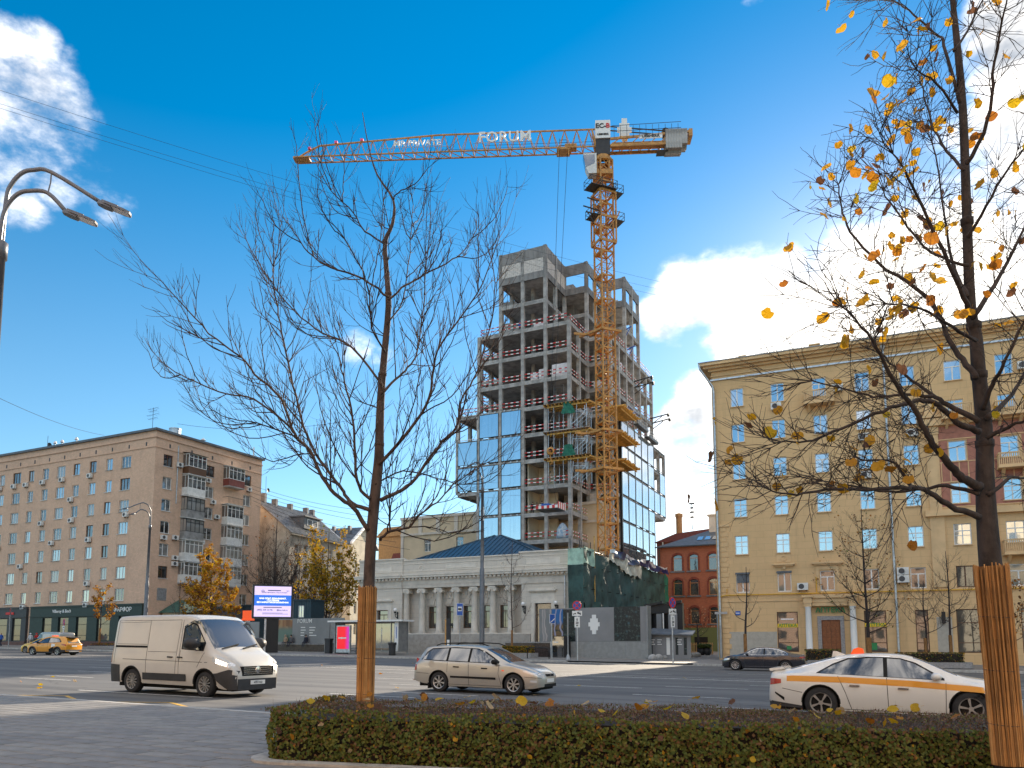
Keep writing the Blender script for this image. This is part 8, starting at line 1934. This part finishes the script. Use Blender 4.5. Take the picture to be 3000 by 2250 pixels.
# -- the linden on the right
q = random.Random(202); YB = 7.55
TB = thing('linden_tree', 'linden tree with a reed-wrapped trunk and a few yellow leaves at the right edge', 'tree', atY(2955, 2230, YB)); oB = TB.location
tp = path3([(2960, 2260), (2930, 1950), (2902, 1655), (2890, 1500), (2886, 1400), (2883, 1251), (2868, 1101), (2858, 980), (2843, 900), (2833, 651), (2821, 325), (2802, 108), (2791, 0), (2780, -150), (2770, -300)], YB, .4)
b = MB(); sp = smooth_path(tp, 3); n = len(sp); b.tube([p-oB for p in sp], [.128*(1-(i/(n-1))**.75*.88)+.0 for i in range(n)], 12)
for f in (.34, .44, .52, .63): b.lathe([(0, -.08), (.115*(1-f*.7), -.03), (.118*(1-f*.7), .04), (0, .1)], 9, tuple(sp[int(f*n)]-oB))
b.build('trunk', 'bark_dark', TB, True)
LB = [([(2870, 1425), (2820, 1400), (2789, 1366), (2741, 1312), (2717, 1275), (2681, 1206), (2645, 1155), (2599, 1083), (2560, 1004), (2518, 950), (2470, 900)], -.9, .048), ([(2870, 1262), (2819, 1245), (2756, 1194), (2708, 1173), (2650, 1185), (2560, 1212), (2437, 1270), (2361, 1294), (2290, 1291)], -.6, .036),
  ([(2868, 1235), (2777, 1185), (2732, 1158), (2675, 1116), (2605, 1061), (2555, 1005)], .6, .032), ([(2729, 1161), (2665, 1158), (2575, 1161), (2500, 1146), (2380, 1117)], .3, .02), ([(2862, 1110), (2819, 1055), (2780, 995), (2731, 889), (2650, 820), (2580, 775), (2493, 678), (2466, 607), (2458, 540)], .8, .034), ([(2845, 920), (2813, 846), (2742, 694), (2661, 520), (2620, 450)], -.7, .03),
  ([(2870, 1515), (2777, 1479), (2711, 1436), (2660, 1428), (2573, 1433), (2422, 1436), (2331, 1448), (2259, 1440)], -.8, .034), ([(2872, 1450), (2771, 1423), (2700, 1433), (2600, 1442), (2500, 1425), (2415, 1410)], .9, .024), ([(2665, 1420), (2639, 1376), (2603, 1352), (2530, 1349), (2505, 1335)], -.2, .018), ([(2880, 1200), (2905, 1130), (2934, 1077), (2988, 968), (3020, 880)], -.7, .03), ([(2890, 1225), (2952, 1170), (3000, 1095), (3060, 980)], .7, .034), ([(2890, 1285), (2952, 1251), (3000, 1233), (3080, 1200)], -.5, .026),
  ([(2895, 1450), (2964, 1399), (3000, 1402), (3060, 1380)], .5, .024), ([(2852, 930), (2932, 803), (3000, 667), (3040, 560)], .6, .03), ([(2833, 480), (2894, 352), (2910, 217), (2932, 81), (2950, 0)], -.7, .024), ([(2815, 300), (2764, 130), (2753, 108), (2677, 43), (2623, 0)], .6, .02), ([(2835, 870), (2795, 780), (2770, 640), (2731, 412)], .9, .024), ([(2805, 330), (2742, 244), (2688, 206)], -.5, .016), ([(2860, 1000), (2760, 940), (2690, 900), (2600, 890)], -1.1, .02), ([(2836, 700), (2890, 600), (2950, 500), (3010, 430)], -.6, .02), ([(2825, 500), (2760, 420), (2720, 330), (2700, 250)], 1.0, .018), ([(2838, 780), (2730, 740), (2640, 640), (2590, 560)], .4, .018), ([(2800, 150), (2850, 60), (2900, -40)], .3, .016)]
tipsB = []
for pxs, dY, r in LB:
    pts = path3(pxs, YB+.03*len(pxs)*0, dY); o, tps = limb_part(TB, oB, pts, r, .007, q, 'bark_dark', up=.0, dens=15, tl=(.30, .95), lvl=1, kids=5, start=.22, spread=.8, tr=.0052, wob=.16, ends=7); tipsB += tps
def leaf_mesh(m, seed, k=1.0):
    qq = random.Random(seed); N = 12; b = MB(); b.v.append((0, 0, -.42*k))
    out = []
    for i in range(N):
        a = 2*math.pi*i/N; r = .5*(1+.16*math.cos(a)-.10*math.cos(2*a))*(.9 if i else .62)*qq.uniform(.90, 1.08)
        x, z = r*math.sin(a)*.92, r*math.cos(a)-.5; out.append((x, .10*x*x*4*qq.uniform(-1.4, 1.6)+.05*qq.uniform(-1, 1)+.12*(z+.5)**2, z))
    b.v += out; b.f = [(0, 1+i, 1+(i+1) % N) for i in range(N)]; b.mi = [0]*N
    b.tube([(0, 0, .0), (.02, .03, .28)], .012, 3, False); b.xf(lambda v: v*k)
    return b.mesh('leaf', m)
LM = [leaf_mesh(m, i) for i, m in enumerate(('leaf_yellow', 'leaf_yellow', 'leaf_orange', 'leaf_yellow', 'leaf_yellow', 'leaf_brown', 'leaf_lemon', 'leaf_yellow'))]
def leafable(p):
    v = p+oB; c = v-Vector((0, 0, EYE)); zc = c.y*math.cos(PITCH)+c.z*math.sin(PITCH)
    if zc < .5: return None
    return 1500+FPX*c.x/zc, PPY-FPX*(-c.y*math.sin(PITCH)+c.z*math.cos(PITCH))/zc
cand = []
for p, d in tipsB:
    uv = leafable(p)
    if not uv or not (-60 < uv[1] < 1600) or uv[0] > 3060: continue
    w = 1.0 if uv[1] < 950 else (.30 if uv[1] < 1420 else .22)
    if uv[1] < 200: w *= .55
    cand.append((q.random()**(1/w), p))
cand.sort(key=lambda c: -c[0])
used = []
for _, p in cand:
    if len(used) >= 290: break
    if any((p-u).length < .05 for u in used): continue
    used.append(p); s = q.uniform(.085, .15)
    inst('leaf', q.choice(LM), TB, p, rot=(q.gauss(0, .5), q.gauss(0, .45), q.uniform(0, 6.28)), scale=(s, s, s))
reed_wrap(TB, (atY(2957, 2240, YB)-oB, atY(2903, 1660, YB)-oB), .138, q, 56, 1)
# -- generic street trees
def street_tree(name, label, base, h, q, crown, trunk_h, nl, material='twig', r=.07, up=.12, dens=6, tl=(.4, 1.0), wrap=None, leaf=None, nleaf=0, lsize=.1, tr=.008, lvl=1, kids=3, cone=True, droop=0., kind='tree', lat=1.0, fork=False):
    g = thing(name, label, kind, base); o = Vector(base); b = MB(); top = Vector((q.gauss(0, .1), q.gauss(0, .1), h)); pts = smooth_path([Vector((0, 0, 0)), Vector((q.gauss(0, .05), 0, trunk_h)), Vector((q.gauss(0, .08), q.gauss(0, .08), (h+trunk_h)/2)), top], 5)
    n = len(pts); b.tube(pts, [r*(1-.9*i/(n-1))+.01 for i in range(n)], 8); b.build('trunk', material if material != 'twig_red' else 'bark_dark', g, True); tips = []
    for i in range(nl):
        f = (i+.5)/nl; z = trunk_h+(h-trunk_h)*(f*.86); k = min(n-1, max(0, int(f*.6*n)+2)); a = i*2.4+q.uniform(-.4, .4)
        if fork: z = trunk_h+(h-trunk_h)*.42*f
        p = min(pts, key=lambda v: abs(v.z-z)); reach = crown*(1-.72*f if cone else math.sin(math.pi*(.25+.6*f)))*q.uniform(.75, 1.1)
        d = Vector((math.cos(a)*lat, math.sin(a), 0)); e = p+d*reach+Vector((0, 0, reach*(.75-droop)+.1*h*(1-f)*.5))
        m = p+d*reach*.55+Vector((0, 0, reach*.28))
        if fork:
            el = q.uniform(.12, 1.35); rr_ = crown*q.uniform(.75, 1.05); e = Vector((p.x*.5, p.y*.5, 0))+d*rr_*math.cos(el)+Vector((0, 0, trunk_h+(h-trunk_h)*(.30+.66*math.sin(el)))); m = p*.5+e*.5+d*rr_*.12-Vector((0, 0, .10*rr_))+Vector((q.gauss(0, .25), q.gauss(0, .25), 0))
        _, tp_ = limb_part(g, Vector((0, 0, 0)), [p, m, e], max(.012, r*.42*(1-.6*f)), .007, q, material, up=up-droop*.3, dens=dens, tl=tl, lvl=lvl, kids=kids, start=.2, spread=.6, tr=tr, wob=.14); tips += tp_
    if leaf and nleaf:
        b = MB()
        for _ in range(nleaf):
            p, d = q.choice(tips); p = p+Vector((q.gauss(0, .10), q.gauss(0, .10), q.gauss(0, .10))); s = lsize*q.uniform(.6, 1.3); b.cur = q.randrange(len(leaf))
            u = Vector((q.gauss(0, 1), q.gauss(0, 1), q.gauss(0, .6))).normalized(); v = u.orthogonal().normalized(); v.rotate(Matrix.Rotation(q.uniform(0, 6.3), 3, u)); b.quad(*[tuple(x) for x in (p-u*s*.55, p+v*s*.45, p+u*s*.55, p-v*s*.45)])
        fo = b.build('foliage', leaf, g); fo['kind'] = 'stuff'
    if wrap: MB().lathe([(r*1.35, 0), (r*1.3, wrap), (0, wrap+.01)], 10).build('trunk_wrap', 'reed_dark', g)
    return g
def gpt(px, t, off=0.0): p = plane_pt(px, 1900, t); p.z = far_z(p.x, p.y) if t > FK else gz(p.x); p.z += off; return p
def hz_(px, py, t): return zat(px, py, t)
q = random.Random(303)
for px, t, ytop, crown, th, nl, lab, kw in (
  (2184, 59.5, 1660, 1.3, 2.7, 9, 'small bare street tree before the grey plaster patch of the yellow block', dict(r=.10, dens=3, tl=(.25, .6), tr=.02, kids=1, wrap=2.2)),
  (2546, 59.4, 1490, 3.1, 2.3, 26, 'cone-shaped street tree with sparse brown leaves before the pharmacy window', dict(r=.14, dens=5, tl=(.5, 1.2), leaf=['leaf_brown', 'leaf_orange', 'hedge_olive'], nleaf=420, lsize=.13, wrap=2.0, tr=.012)),
  (2712, 59.6, 1700, 1.9, 2.3, 13, 'slight bare street tree behind the white taxi, the shorter of a pair', dict(r=.08, dens=5, tl=(.5, 1.1), wrap=2.0, tr=.009)), (2786, 59.6, 1615, 1.7, 2.6, 14, 'slight bare street tree behind the white taxi, the taller of a pair', dict(r=.085, dens=5, tl=(.5, 1.2), wrap=2.2, tr=.009)),
  (1500, 62.2, 1585, 1.5, 2.6, 16, 'thin bare street tree standing before the right bay of the stone building', dict(material='twig_red', r=.07, dens=5, tl=(.4, 1.0), wrap=2.4, tr=.008)),
  (290, 59.8, 1720, 1.6, 2.8, 9, 'young street tree with orange leaves in the bed before the green shop front', dict(r=.09, dens=4, leaf=['leaf_orange', 'leaf_yellow'], nleaf=800, lsize=.2, wrap=2.4)),
  (2975, 57.9, 1700, 1.5, 1.5, 9, 'young tree with rusty orange leaves at the far right edge', dict(r=.07, dens=4, leaf=['leaf_orange', 'leaf_brown'], nleaf=260, lsize=.16))):
    p = gpt(px, t); street_tree('street_tree', lab, p, hz_(px, ytop, t)-p.z, q, crown, th, nl, **kw)
for px, t, ytop, crown, th, nl, lab, kw in (
  (800, 82, 1525, 7.0, 3.5, 26, 'broad bare tree with dark crooked limbs above the billboard', dict(material='bark_dark', r=.30, dens=3.0, tl=(.9, 2.2), tr=.022, cone=False, fork=True, kids=4, leaf=['leaf_orange', 'leaf_brown'], nleaf=130, lsize=.22, up=.06)),
  (870, 88, 1600, 4.6, 1.5, 24, 'reddish brown leafless thicket tree behind the dark blue site cabin', dict(material='twig_red', r=.16, dens=4, tl=(.9, 2.2), tr=.016, cone=False, fork=True, kids=5, leaf=['leaf_brown'], nleaf=1800, lsize=.2)),
  (955, 80, 1550, 4.3, 2.2, 26, 'tall tree in yellow and green autumn leaf beside the cream gabled house', dict(material='bark_dark', r=.17, dens=3, tl=(.8, 1.9), tr=.014, cone=False, fork=True, leaf=['leaf_lemon', 'leaf_lemon', 'leaf_yellow', 'leaf_yellow', 'hedge_olive'], nleaf=7000, lsize=.26, droop=.15)),
  (612, 69, 1600, 2.6, 2.5, 24, 'golden birch in full autumn colour at the corner of the brick block', dict(material='bark_dark', r=.12, dens=4, tl=(.7, 1.6), tr=.012, leaf=['leaf_yellow', 'leaf_lemon', 'leaf_orange'], nleaf=6500, lsize=.22, droop=.35)),
  (566, 68, 1690, 1.9, 2.2, 14, 'low brownish gold tree left of the golden birch', dict(material='twig_red', r=.09, dens=4, tl=(.6, 1.4), leaf=['leaf_brown', 'leaf_yellow'], nleaf=1700, lsize=.2)),
  (520, 67, 1700, 1.5, 2.4, 12, 'thin pale bare tree behind the kiosk roof', dict(material='twig', r=.07, dens=4, tl=(.6, 1.2), tr=.009)),
  (1250, 104, 1690, 2.4, 5.0, 14, 'small golden tree showing above the left end of the bank roof', dict(material='twig_red', r=.10, dens=3, tl=(.6, 1.3), leaf=['leaf_yellow', 'leaf_pale', 'leaf_orange'], nleaf=700, lsize=.22, droop=.3)),
  (1118, 108, 1660, 2.2, 5.0, 12, 'small ochre tree showing beside the wrapped trunk, above the stone parapet', dict(material='twig_red', r=.10, dens=3, tl=(.6, 1.3), leaf=['leaf_brown', 'leaf_yellow'], nleaf=600, lsize=.22)),
  (2045, 82, 1800, 1.8, 1.9, 10, 'pollarded cafe tree in front of the red brick house, nearest the fence', dict(material='bark_dark', r=.12, dens=3, tl=(.5, 1.1), tr=.014, leaf=['leaf_brown', 'leaf_pale'], nleaf=160, lsize=.13))):
    p = gpt(px, t); street_tree('yard_tree', lab, p, hz_(px, ytop, t)-p.z, q, crown, th, nl, **kw)
# ------------------------------------------------------------------ the hedge in front
HA = Vector((-3.08, 9.55)); HE = Vector((.9816, -.1908)); HF = Vector((.1908, .9816)); HL, HW = 9.2, 2.25
def hz0(u, v): return -.012*(HA.x+HE.x*u+HF.x*v)
hq = random.Random(404)
hd = thing('hedge', 'clipped hedge in a stone-edged bed with fallen leaves lying on top', 'hedge', (HA.x, HA.y, 0), -math.asin(.1908))
def htop(u, v): return .755+hz0(u, v)+.018*math.sin(u*2.3+v)+.014*math.sin(u*5.1-v*3.0)
b = MB(); b.prism([(.14, .16), (HL, .16), (HL, HW-.12), (.14, HW-.12)], .1, .65); b.build('shade_core', 'earth_and_gap_shade', hd)  # plain dark box: deep shade between the leaves put into its colour
def lq(b, p, u, s, q, asp=.8):
    v = u.orthogonal().normalized(); v.rotate(Matrix.Rotation(q.uniform(0, 6.3), 3, u)); w = u.cross(v); k = s*asp
    b.add([tuple(p-v*s*.55), tuple(p+w*k*.5-v*s*.08), tuple(p+v*s*.55), tuple(p-w*k*.5-v*s*.08)], [(0, 1, 2, 3)])
fr = MB()
for _ in range(23000):
    u, v, zf = hq.uniform(.0, HL), abs(hq.gauss(0, .05)), hq.random()**.85
    if math.sin(u*17.3+2*math.sin(zf*23))+math.sin(u*31.7-zf*19)+math.sin(u*5.1+zf*9) < -1.15 and hq.random() < .75: continue
    if hq.random() < .16: u, v = abs(hq.gauss(0, .035)), hq.uniform(0, HW)
    cr_ = .12*max(0, 1-u/.3)*max(0, 1-v/.3); zt_ = htop(u, v); z = .10+(zt_-.10)*zf
    bump = .03*math.sin(u*7+z*9)+.025*math.sin(u*13-z*6)
    if hq.random() < .25: v += .06
    fr.cur = hq.choices(range(5), (5, 4.2, 1.5-.0+1.2*zf*zf, .10, .08))[0]
    lq(fr, Vector((u+(bump if v > .1 else 0)+cr_*.7, v+bump+cr_*.7, z)), Vector((hq.gauss(0, .5), -1+hq.gauss(0, .5), hq.gauss(.3, .5))).normalized() if v < .2 else Vector((-1, hq.gauss(0, .5), hq.gauss(.3, .5))).normalized(), hq.uniform(.026, .052), hq)
o = fr.build('foliage', HM, hd); o['kind'] = 'stuff'
tpb = MB()
for _ in range(15000):
    u, v = hq.uniform(0, HL), hq.uniform(0, HW); z = htop(u, v); tpb.cur = hq.choices(range(4), (.8, 2.0, 2.6, 2.4))[0]
    lq(tpb, Vector((u, v, z-abs(hq.gauss(0, .02)))), Vector((hq.gauss(0, .7), hq.gauss(0, .7), 1)).normalized(), hq.uniform(.014, .034), hq)
o = tpb.build('foliage', ['hedge_green', 'hedge_olive', 'hedge_rust', 'hedge_twig'], hd); o['kind'] = 'stuff'
tw_ = MB()
for _ in range(11000):
    u, v = hq.uniform(0, HL), hq.uniform(0, HW); z = htop(u, v)-.05; d = Vector((hq.gauss(0, .022), hq.gauss(0, .022), hq.uniform(.05, .10) if hq.random() < .975 else hq.uniform(.12, .20))); p = Vector((u, v, z)); w = Vector((hq.gauss(0, 1), hq.gauss(0, 1), 0)).normalized()*.0026; tw_.cur = 0 if hq.random() < .75 else 1
    tw_.add([tuple(p-w), tuple(p+w), tuple(p+d)], [(0, 1, 2)])
o = tw_.build('twigs', ['hedge_twig', 'hedge_rust'], hd); o['kind'] = 'stuff'
# stone edge of the bed with a rounded corner, soil inside
ring_o = []; RC_ = .5; g_ = .2
for k in range(9): a = math.pi+math.pi/2*k/8; ring_o.append((-g_+RC_+RC_*math.cos(a), -g_+RC_+RC_*math.sin(a)))
ring_i = [(-g_+RC_+(RC_-.2)*math.cos(math.pi+math.pi/2*k/8), -g_+RC_+(RC_-.2)*math.sin(math.pi+math.pi/2*k/8)) for k in range(9)]
outer = [(-g_, HW+g_)]+ring_o+[(HL, -g_)]; inner = [(-g_+.2, HW+g_)]+ring_i+[(HL, -g_+.2)]
b = MB()
for k in range(len(outer)-1):
    a, c, d, e = outer[k], outer[k+1], inner[k+1], inner[k]; z = [hz0(*x) for x in (a, c, d, e)]
    b.add([(*a, z[0]), (*c, z[1]), (*d, z[2]), (*e, z[3]), (*a, z[0]+.15), (*c, z[1]+.15), (*d, z[2]+.15), (*e, z[3]+.15)], [(4, 5, 6, 7), (0, 1, 5, 4), (2, 3, 7, 6)])
b.build('stone_edge', 'kerb_stone', hd); b = MB(); b.quad((-.1, -.1, .14), (HL, -.1, .14), (HL, HW+.2, .14), (-.1, HW+.2, .14)); b.build('soil', 'earth_and_gap_shade', hd)
# fallen leaves on the hedge, on the road and by the bed
FL = [(leaf_mesh(m, 50+i), c) for i, (m, c) in enumerate((('leaf_lemon', 'lemon yellow'), ('leaf_yellow', 'golden yellow'), ('leaf_orange', 'orange brown'), ('leaf_brown', 'dark brown'), ('leaf_pale', 'pale tan')))]
def fallen(p, s, where, grp, tilt=.5):
    me, c = hq.choices(FL, (3, 3, 2, 1, 3))[0]; o = inst('fallen_leaf', me, None, p, rot=(math.pi/2+hq.gauss(-.25, tilt), hq.gauss(0, tilt), hq.gauss(0, 1.4)), scale=(s, s, s)); tag(o, c+' fallen leaf '+where, 'leaf', grp)
ca, sa = math.cos(hd.rotation_euler.z), math.sin(hd.rotation_euler.z)
for i in range(64):
    u, v = hq.uniform(.2, 8.2), hq.uniform(.1, HW-.1); fallen(Vector((HA.x+u*ca-v*sa, HA.y+u*sa+v*ca, htop(u, v)+.065)), hq.uniform(.09, .165), 'lying on top of the clipped hedge', 'fallen leaves on the hedge')
for i in range(14):
    u, z = hq.uniform(.2, 8), hq.uniform(.25, .6); fallen(Vector((HA.x+u*ca+.04*sa, HA.y+u*sa-.04*ca, z+hz0(u, 0))), hq.uniform(.06, .10), 'caught in the front of the hedge', 'fallen leaves on the hedge', 1.)
for px, py in ((150, 1984), (213, 1998), (127, 2008), (117, 2021), (640, 1928), (1210, 1944), (1210, 1992), (1170, 2020), (1575, 2038), (1330, 2010), (560, 1963), (2010, 1990), (60, 1999), (1120, 1975), (940, 1950), (1700, 2010)):
    d = pray(px, py); k = EYE/(-.012*d.x-d.z); p = Vector((d.x*k, d.y*k, gz(d.x*k)+.035)); fallen(p, .13+.0012*p.y*1.5, 'lying on the asphalt of the road', 'fallen leaves on the road', .35)
# ------------------------------------------------------------------ people, wires
def person(label, loc, yaw, top, legs, pose='walk', h=1.74, hat=None, skin_=(.45, .28, .2)):
    k = h/1.74; J = {'pelvis': (0, 0, .92), 'spine': (0, -.01, 1.15), 'chest': (0, 0, 1.36), 'neck': (0, .02, 1.50), 'head': (0, .04, 1.60), 'crown': (0, .03, 1.71)}
    if pose == 'walk': legs_ = {1: [(.09, .0, .86), (.10, .14, .48), (.10, .10, .09), (.10, .24, .04)], -1: [(-.09, 0, .86), (-.10, -.04, .47), (-.10, -.26, .13), (-.10, -.16, .05)]}
    elif pose == 'sit': legs_ = {s: [(s*.09, .03, .87), (s*.11, .42, .90), (s*.11, .44, .48), (s*.11, .56, .44)] for s in (1, -1)}
    else: legs_ = {s: [(s*.09, 0, .86), (s*.11, .03, .47), (s*.12, 0, .09), (s*.13, .13, .04)] for s in (1, -1)}
    vs_, es, rs_ = [], [], []
    def addv(p, r): vs_.append(tuple(x*k for x in p)); rs_.append(r*k); return len(vs_)-1
    ids = {}
    for n_, r in (('pelvis', .15), ('spine', .145), ('chest', .165), ('neck', .06), ('head', .10), ('crown', .075)): ids[n_] = addv(J[n_], r)
    for a, c in (('pelvis', 'spine'), ('spine', 'chest'), ('chest', 'neck'), ('neck', 'head'), ('head', 'crown')): es.append((ids[a], ids[c]))
    for s in (1, -1):
        pr = ids['pelvis']
        for p, r in zip(legs_[s], (.10, .07, .05, .045)): i = addv(p, r); es.append((pr, i)); pr = i
        pr = ids['chest']; sw = .16*s if pose == 'walk' else .02
        for p, r in zip(((s*.20, 0, 1.40), (s*.26, -.03-sw*.3, 1.13), (s*.25, .10-sw, .93), (s*.245, .15-sw, .84)), (.07, .055, .045, .04)): i = addv(p, r); es.append((pr, i)); pr = i
    me = bpy.data.meshes.new('body'); me.from_pydata(vs_, es, []); o = bpy.data.objects.new('body', me); COL.objects.link(o); md = o.modifiers.new('skin', 'SKIN'); sv = me.skin_vertices[0].data
    for i, r in enumerate(rs_): sv[i].radius = (r, r*.8); sv[i].use_root = (i == 0)
    o.modifiers.new('sub', 'SUBSURF').levels = 1
    dg = bpy.context.evaluated_depsgraph_get(); dg.update(); bm_ = bpy.data.meshes.new_from_object(o.evaluated_get(dg)); bpy.data.objects.remove(o)
    g = thing('person', label, 'person', loc, yaw); bm_.materials.clear()
    for m in (legs, top, 'skin_tone', 'hair_dark', 'under_black'): bm_.materials.append(M[m])
    for f in bm_.polygons:
        z = f.center.z/k; x = abs(f.center.x)/k; y = f.center.y/k
        if pose == 'sit': lz = 1 if z > .98 else 0
        f.material_index = 3 if z > 1.67 or (z > 1.56 and y < -.01) else (2 if z > 1.50 or (x > .2 and z < .90) else (1 if z > .86 and (x < .34) and (pose != 'sit' or z > 1.0) else (4 if z < .10 else 0))); f.use_smooth = True
    inst('body', bm_, g)
    if hat: b = MB(); b.lathe([(.115*k, 0), (.125*k, .06*k), (.09*k, .13*k), (0, .15*k)], 12, (0, .03*k, 1.61*k)); b.build('hat', hat, g, True)
    b = MB(); b.lathe([(.17*k, 0), (.185*k, -.12*k), (.175*k, -.42*k), (.165*k, -.55*k), (.0, -.55*k)], 12, (0, 0, 1.42*k)); b.xf(lambda v: (v.x*1.05, v.y*.78, v.z)); b.build('coat', top, g, True); return g
mat('skin_tone', (.45, .28, .20), .6); mat('hair_dark', (.03, .02, .015), .7); mat('cloth_white', (.62, .64, .68), .8); mat('cloth_red', (.50, .015, .015), .8); mat('cloth_navy', (.015, .018, .035), .85); mat('cloth_grey', (.10, .10, .11), .85); mat('cloth_tan', (.36, .26, .18), .85); mat('cloth_orange', (.6, .16, .02), .8)
p = gpt(87, 62.5); person('pedestrian in a white hooded jacket walking past the grey shop front', p, R(70), 'cloth_white', 'cloth_tan', hat='cloth_white')
p = gpt(105, 63.2); person('pedestrian in a red jacket beside the grey shop front', p, R(60), 'cloth_red', 'cloth_navy', hat='cloth_red')
p = gpt(1, 60.5); person('pedestrian in a blue coat cut by the left picture edge', p, R(80), 'sign_blue', 'cloth_navy')
for px, col, leg, hat, lab, pose in ((836, 'cloth_tan', 'cloth_grey', 'cloth_tan', 'person in a tan coat sitting on the granite wall before the poster', 'sit'), (853, 'cloth_grey', 'cloth_navy', 'hair_dark', 'person in a grey coat sitting on the granite wall, right of the tan coat', 'sit'), (896, 'cloth_navy', 'cloth_navy', 'hair_dark', 'person in a dark coat and hat sitting alone on the granite wall', 'sit')):
    p = plane_pt(px, 1886, 66.05); p.z = zat(px, 1885, 66.05)-.80+.02; person(lab, p, math.pi-TH, col, leg, pose, hat=hat)
for x, y, z, lab, c in ((1.0, .9, 19.15, 'worker in dark clothes on the open tower floor, the one at left', 'cloth_navy'), (2.5, .7, 19.15, 'worker in dark clothes and a dark helmet nearest the hanging cradle', 'cloth_grey')):
    person(lab, tower_pt(x, y, z), math.pi, c, 'cloth_navy', 'stand', hat='hair_dark')
person('worker in an orange jacket under the crown of the tower', tower_pt(-.9, .9, 45.7), math.pi, 'sign_blue', 'cloth_navy', 'stand', hat='sign_blue')
def wire(label, a, c, sag, r=.012, grp=None):
    pts = [a+(c-a)*t+Vector((0, 0, -4*sag*t*(1-t))) for t in [i/24 for i in range(25)]]
    tag(MB().tube(pts, r, 4).build('overhead_wire', 'dark_metal', None), label, 'wire', grp)
wg = 'overhead wires across the street'
for y0, y1, dd, lb in ((245, 895, 0, 'uppermost'), (285, 915, .6, 'middle one'), (298, 935, 1.0, 'lowest')): wire('long overhead wire crossing the sky to the yellow block, the '+lb+' of three', atY(-60, y0, 38+dd), atY(2260, y1, 80+dd), 1.0, .010, wg)
wire('thin wire at left running down to the brick block roof', atY(-40, 1148, 60), BO+Vector((-9, 4, 29.6)), .5, .02, wg)
wire('thin wire from the brick block roof towards the bare tree', BO+Vector((2, 1.5, 30.5)), atY(1110, 1215, 85), 1.2, .02, wg)
for i in range(6): wire('thin wire sloping right from the end wall of the brick block, '+('first', 'second', 'third', 'fourth', 'fifth', 'sixth')[i]+' from the top', BO+Vector((6+i*.6, 14.5-i*.3, 25.5-i*.8)), atY(1120+40*(i % 3), 1500+i*22, 96+i), .8, .022, 'wires beside the brick block')
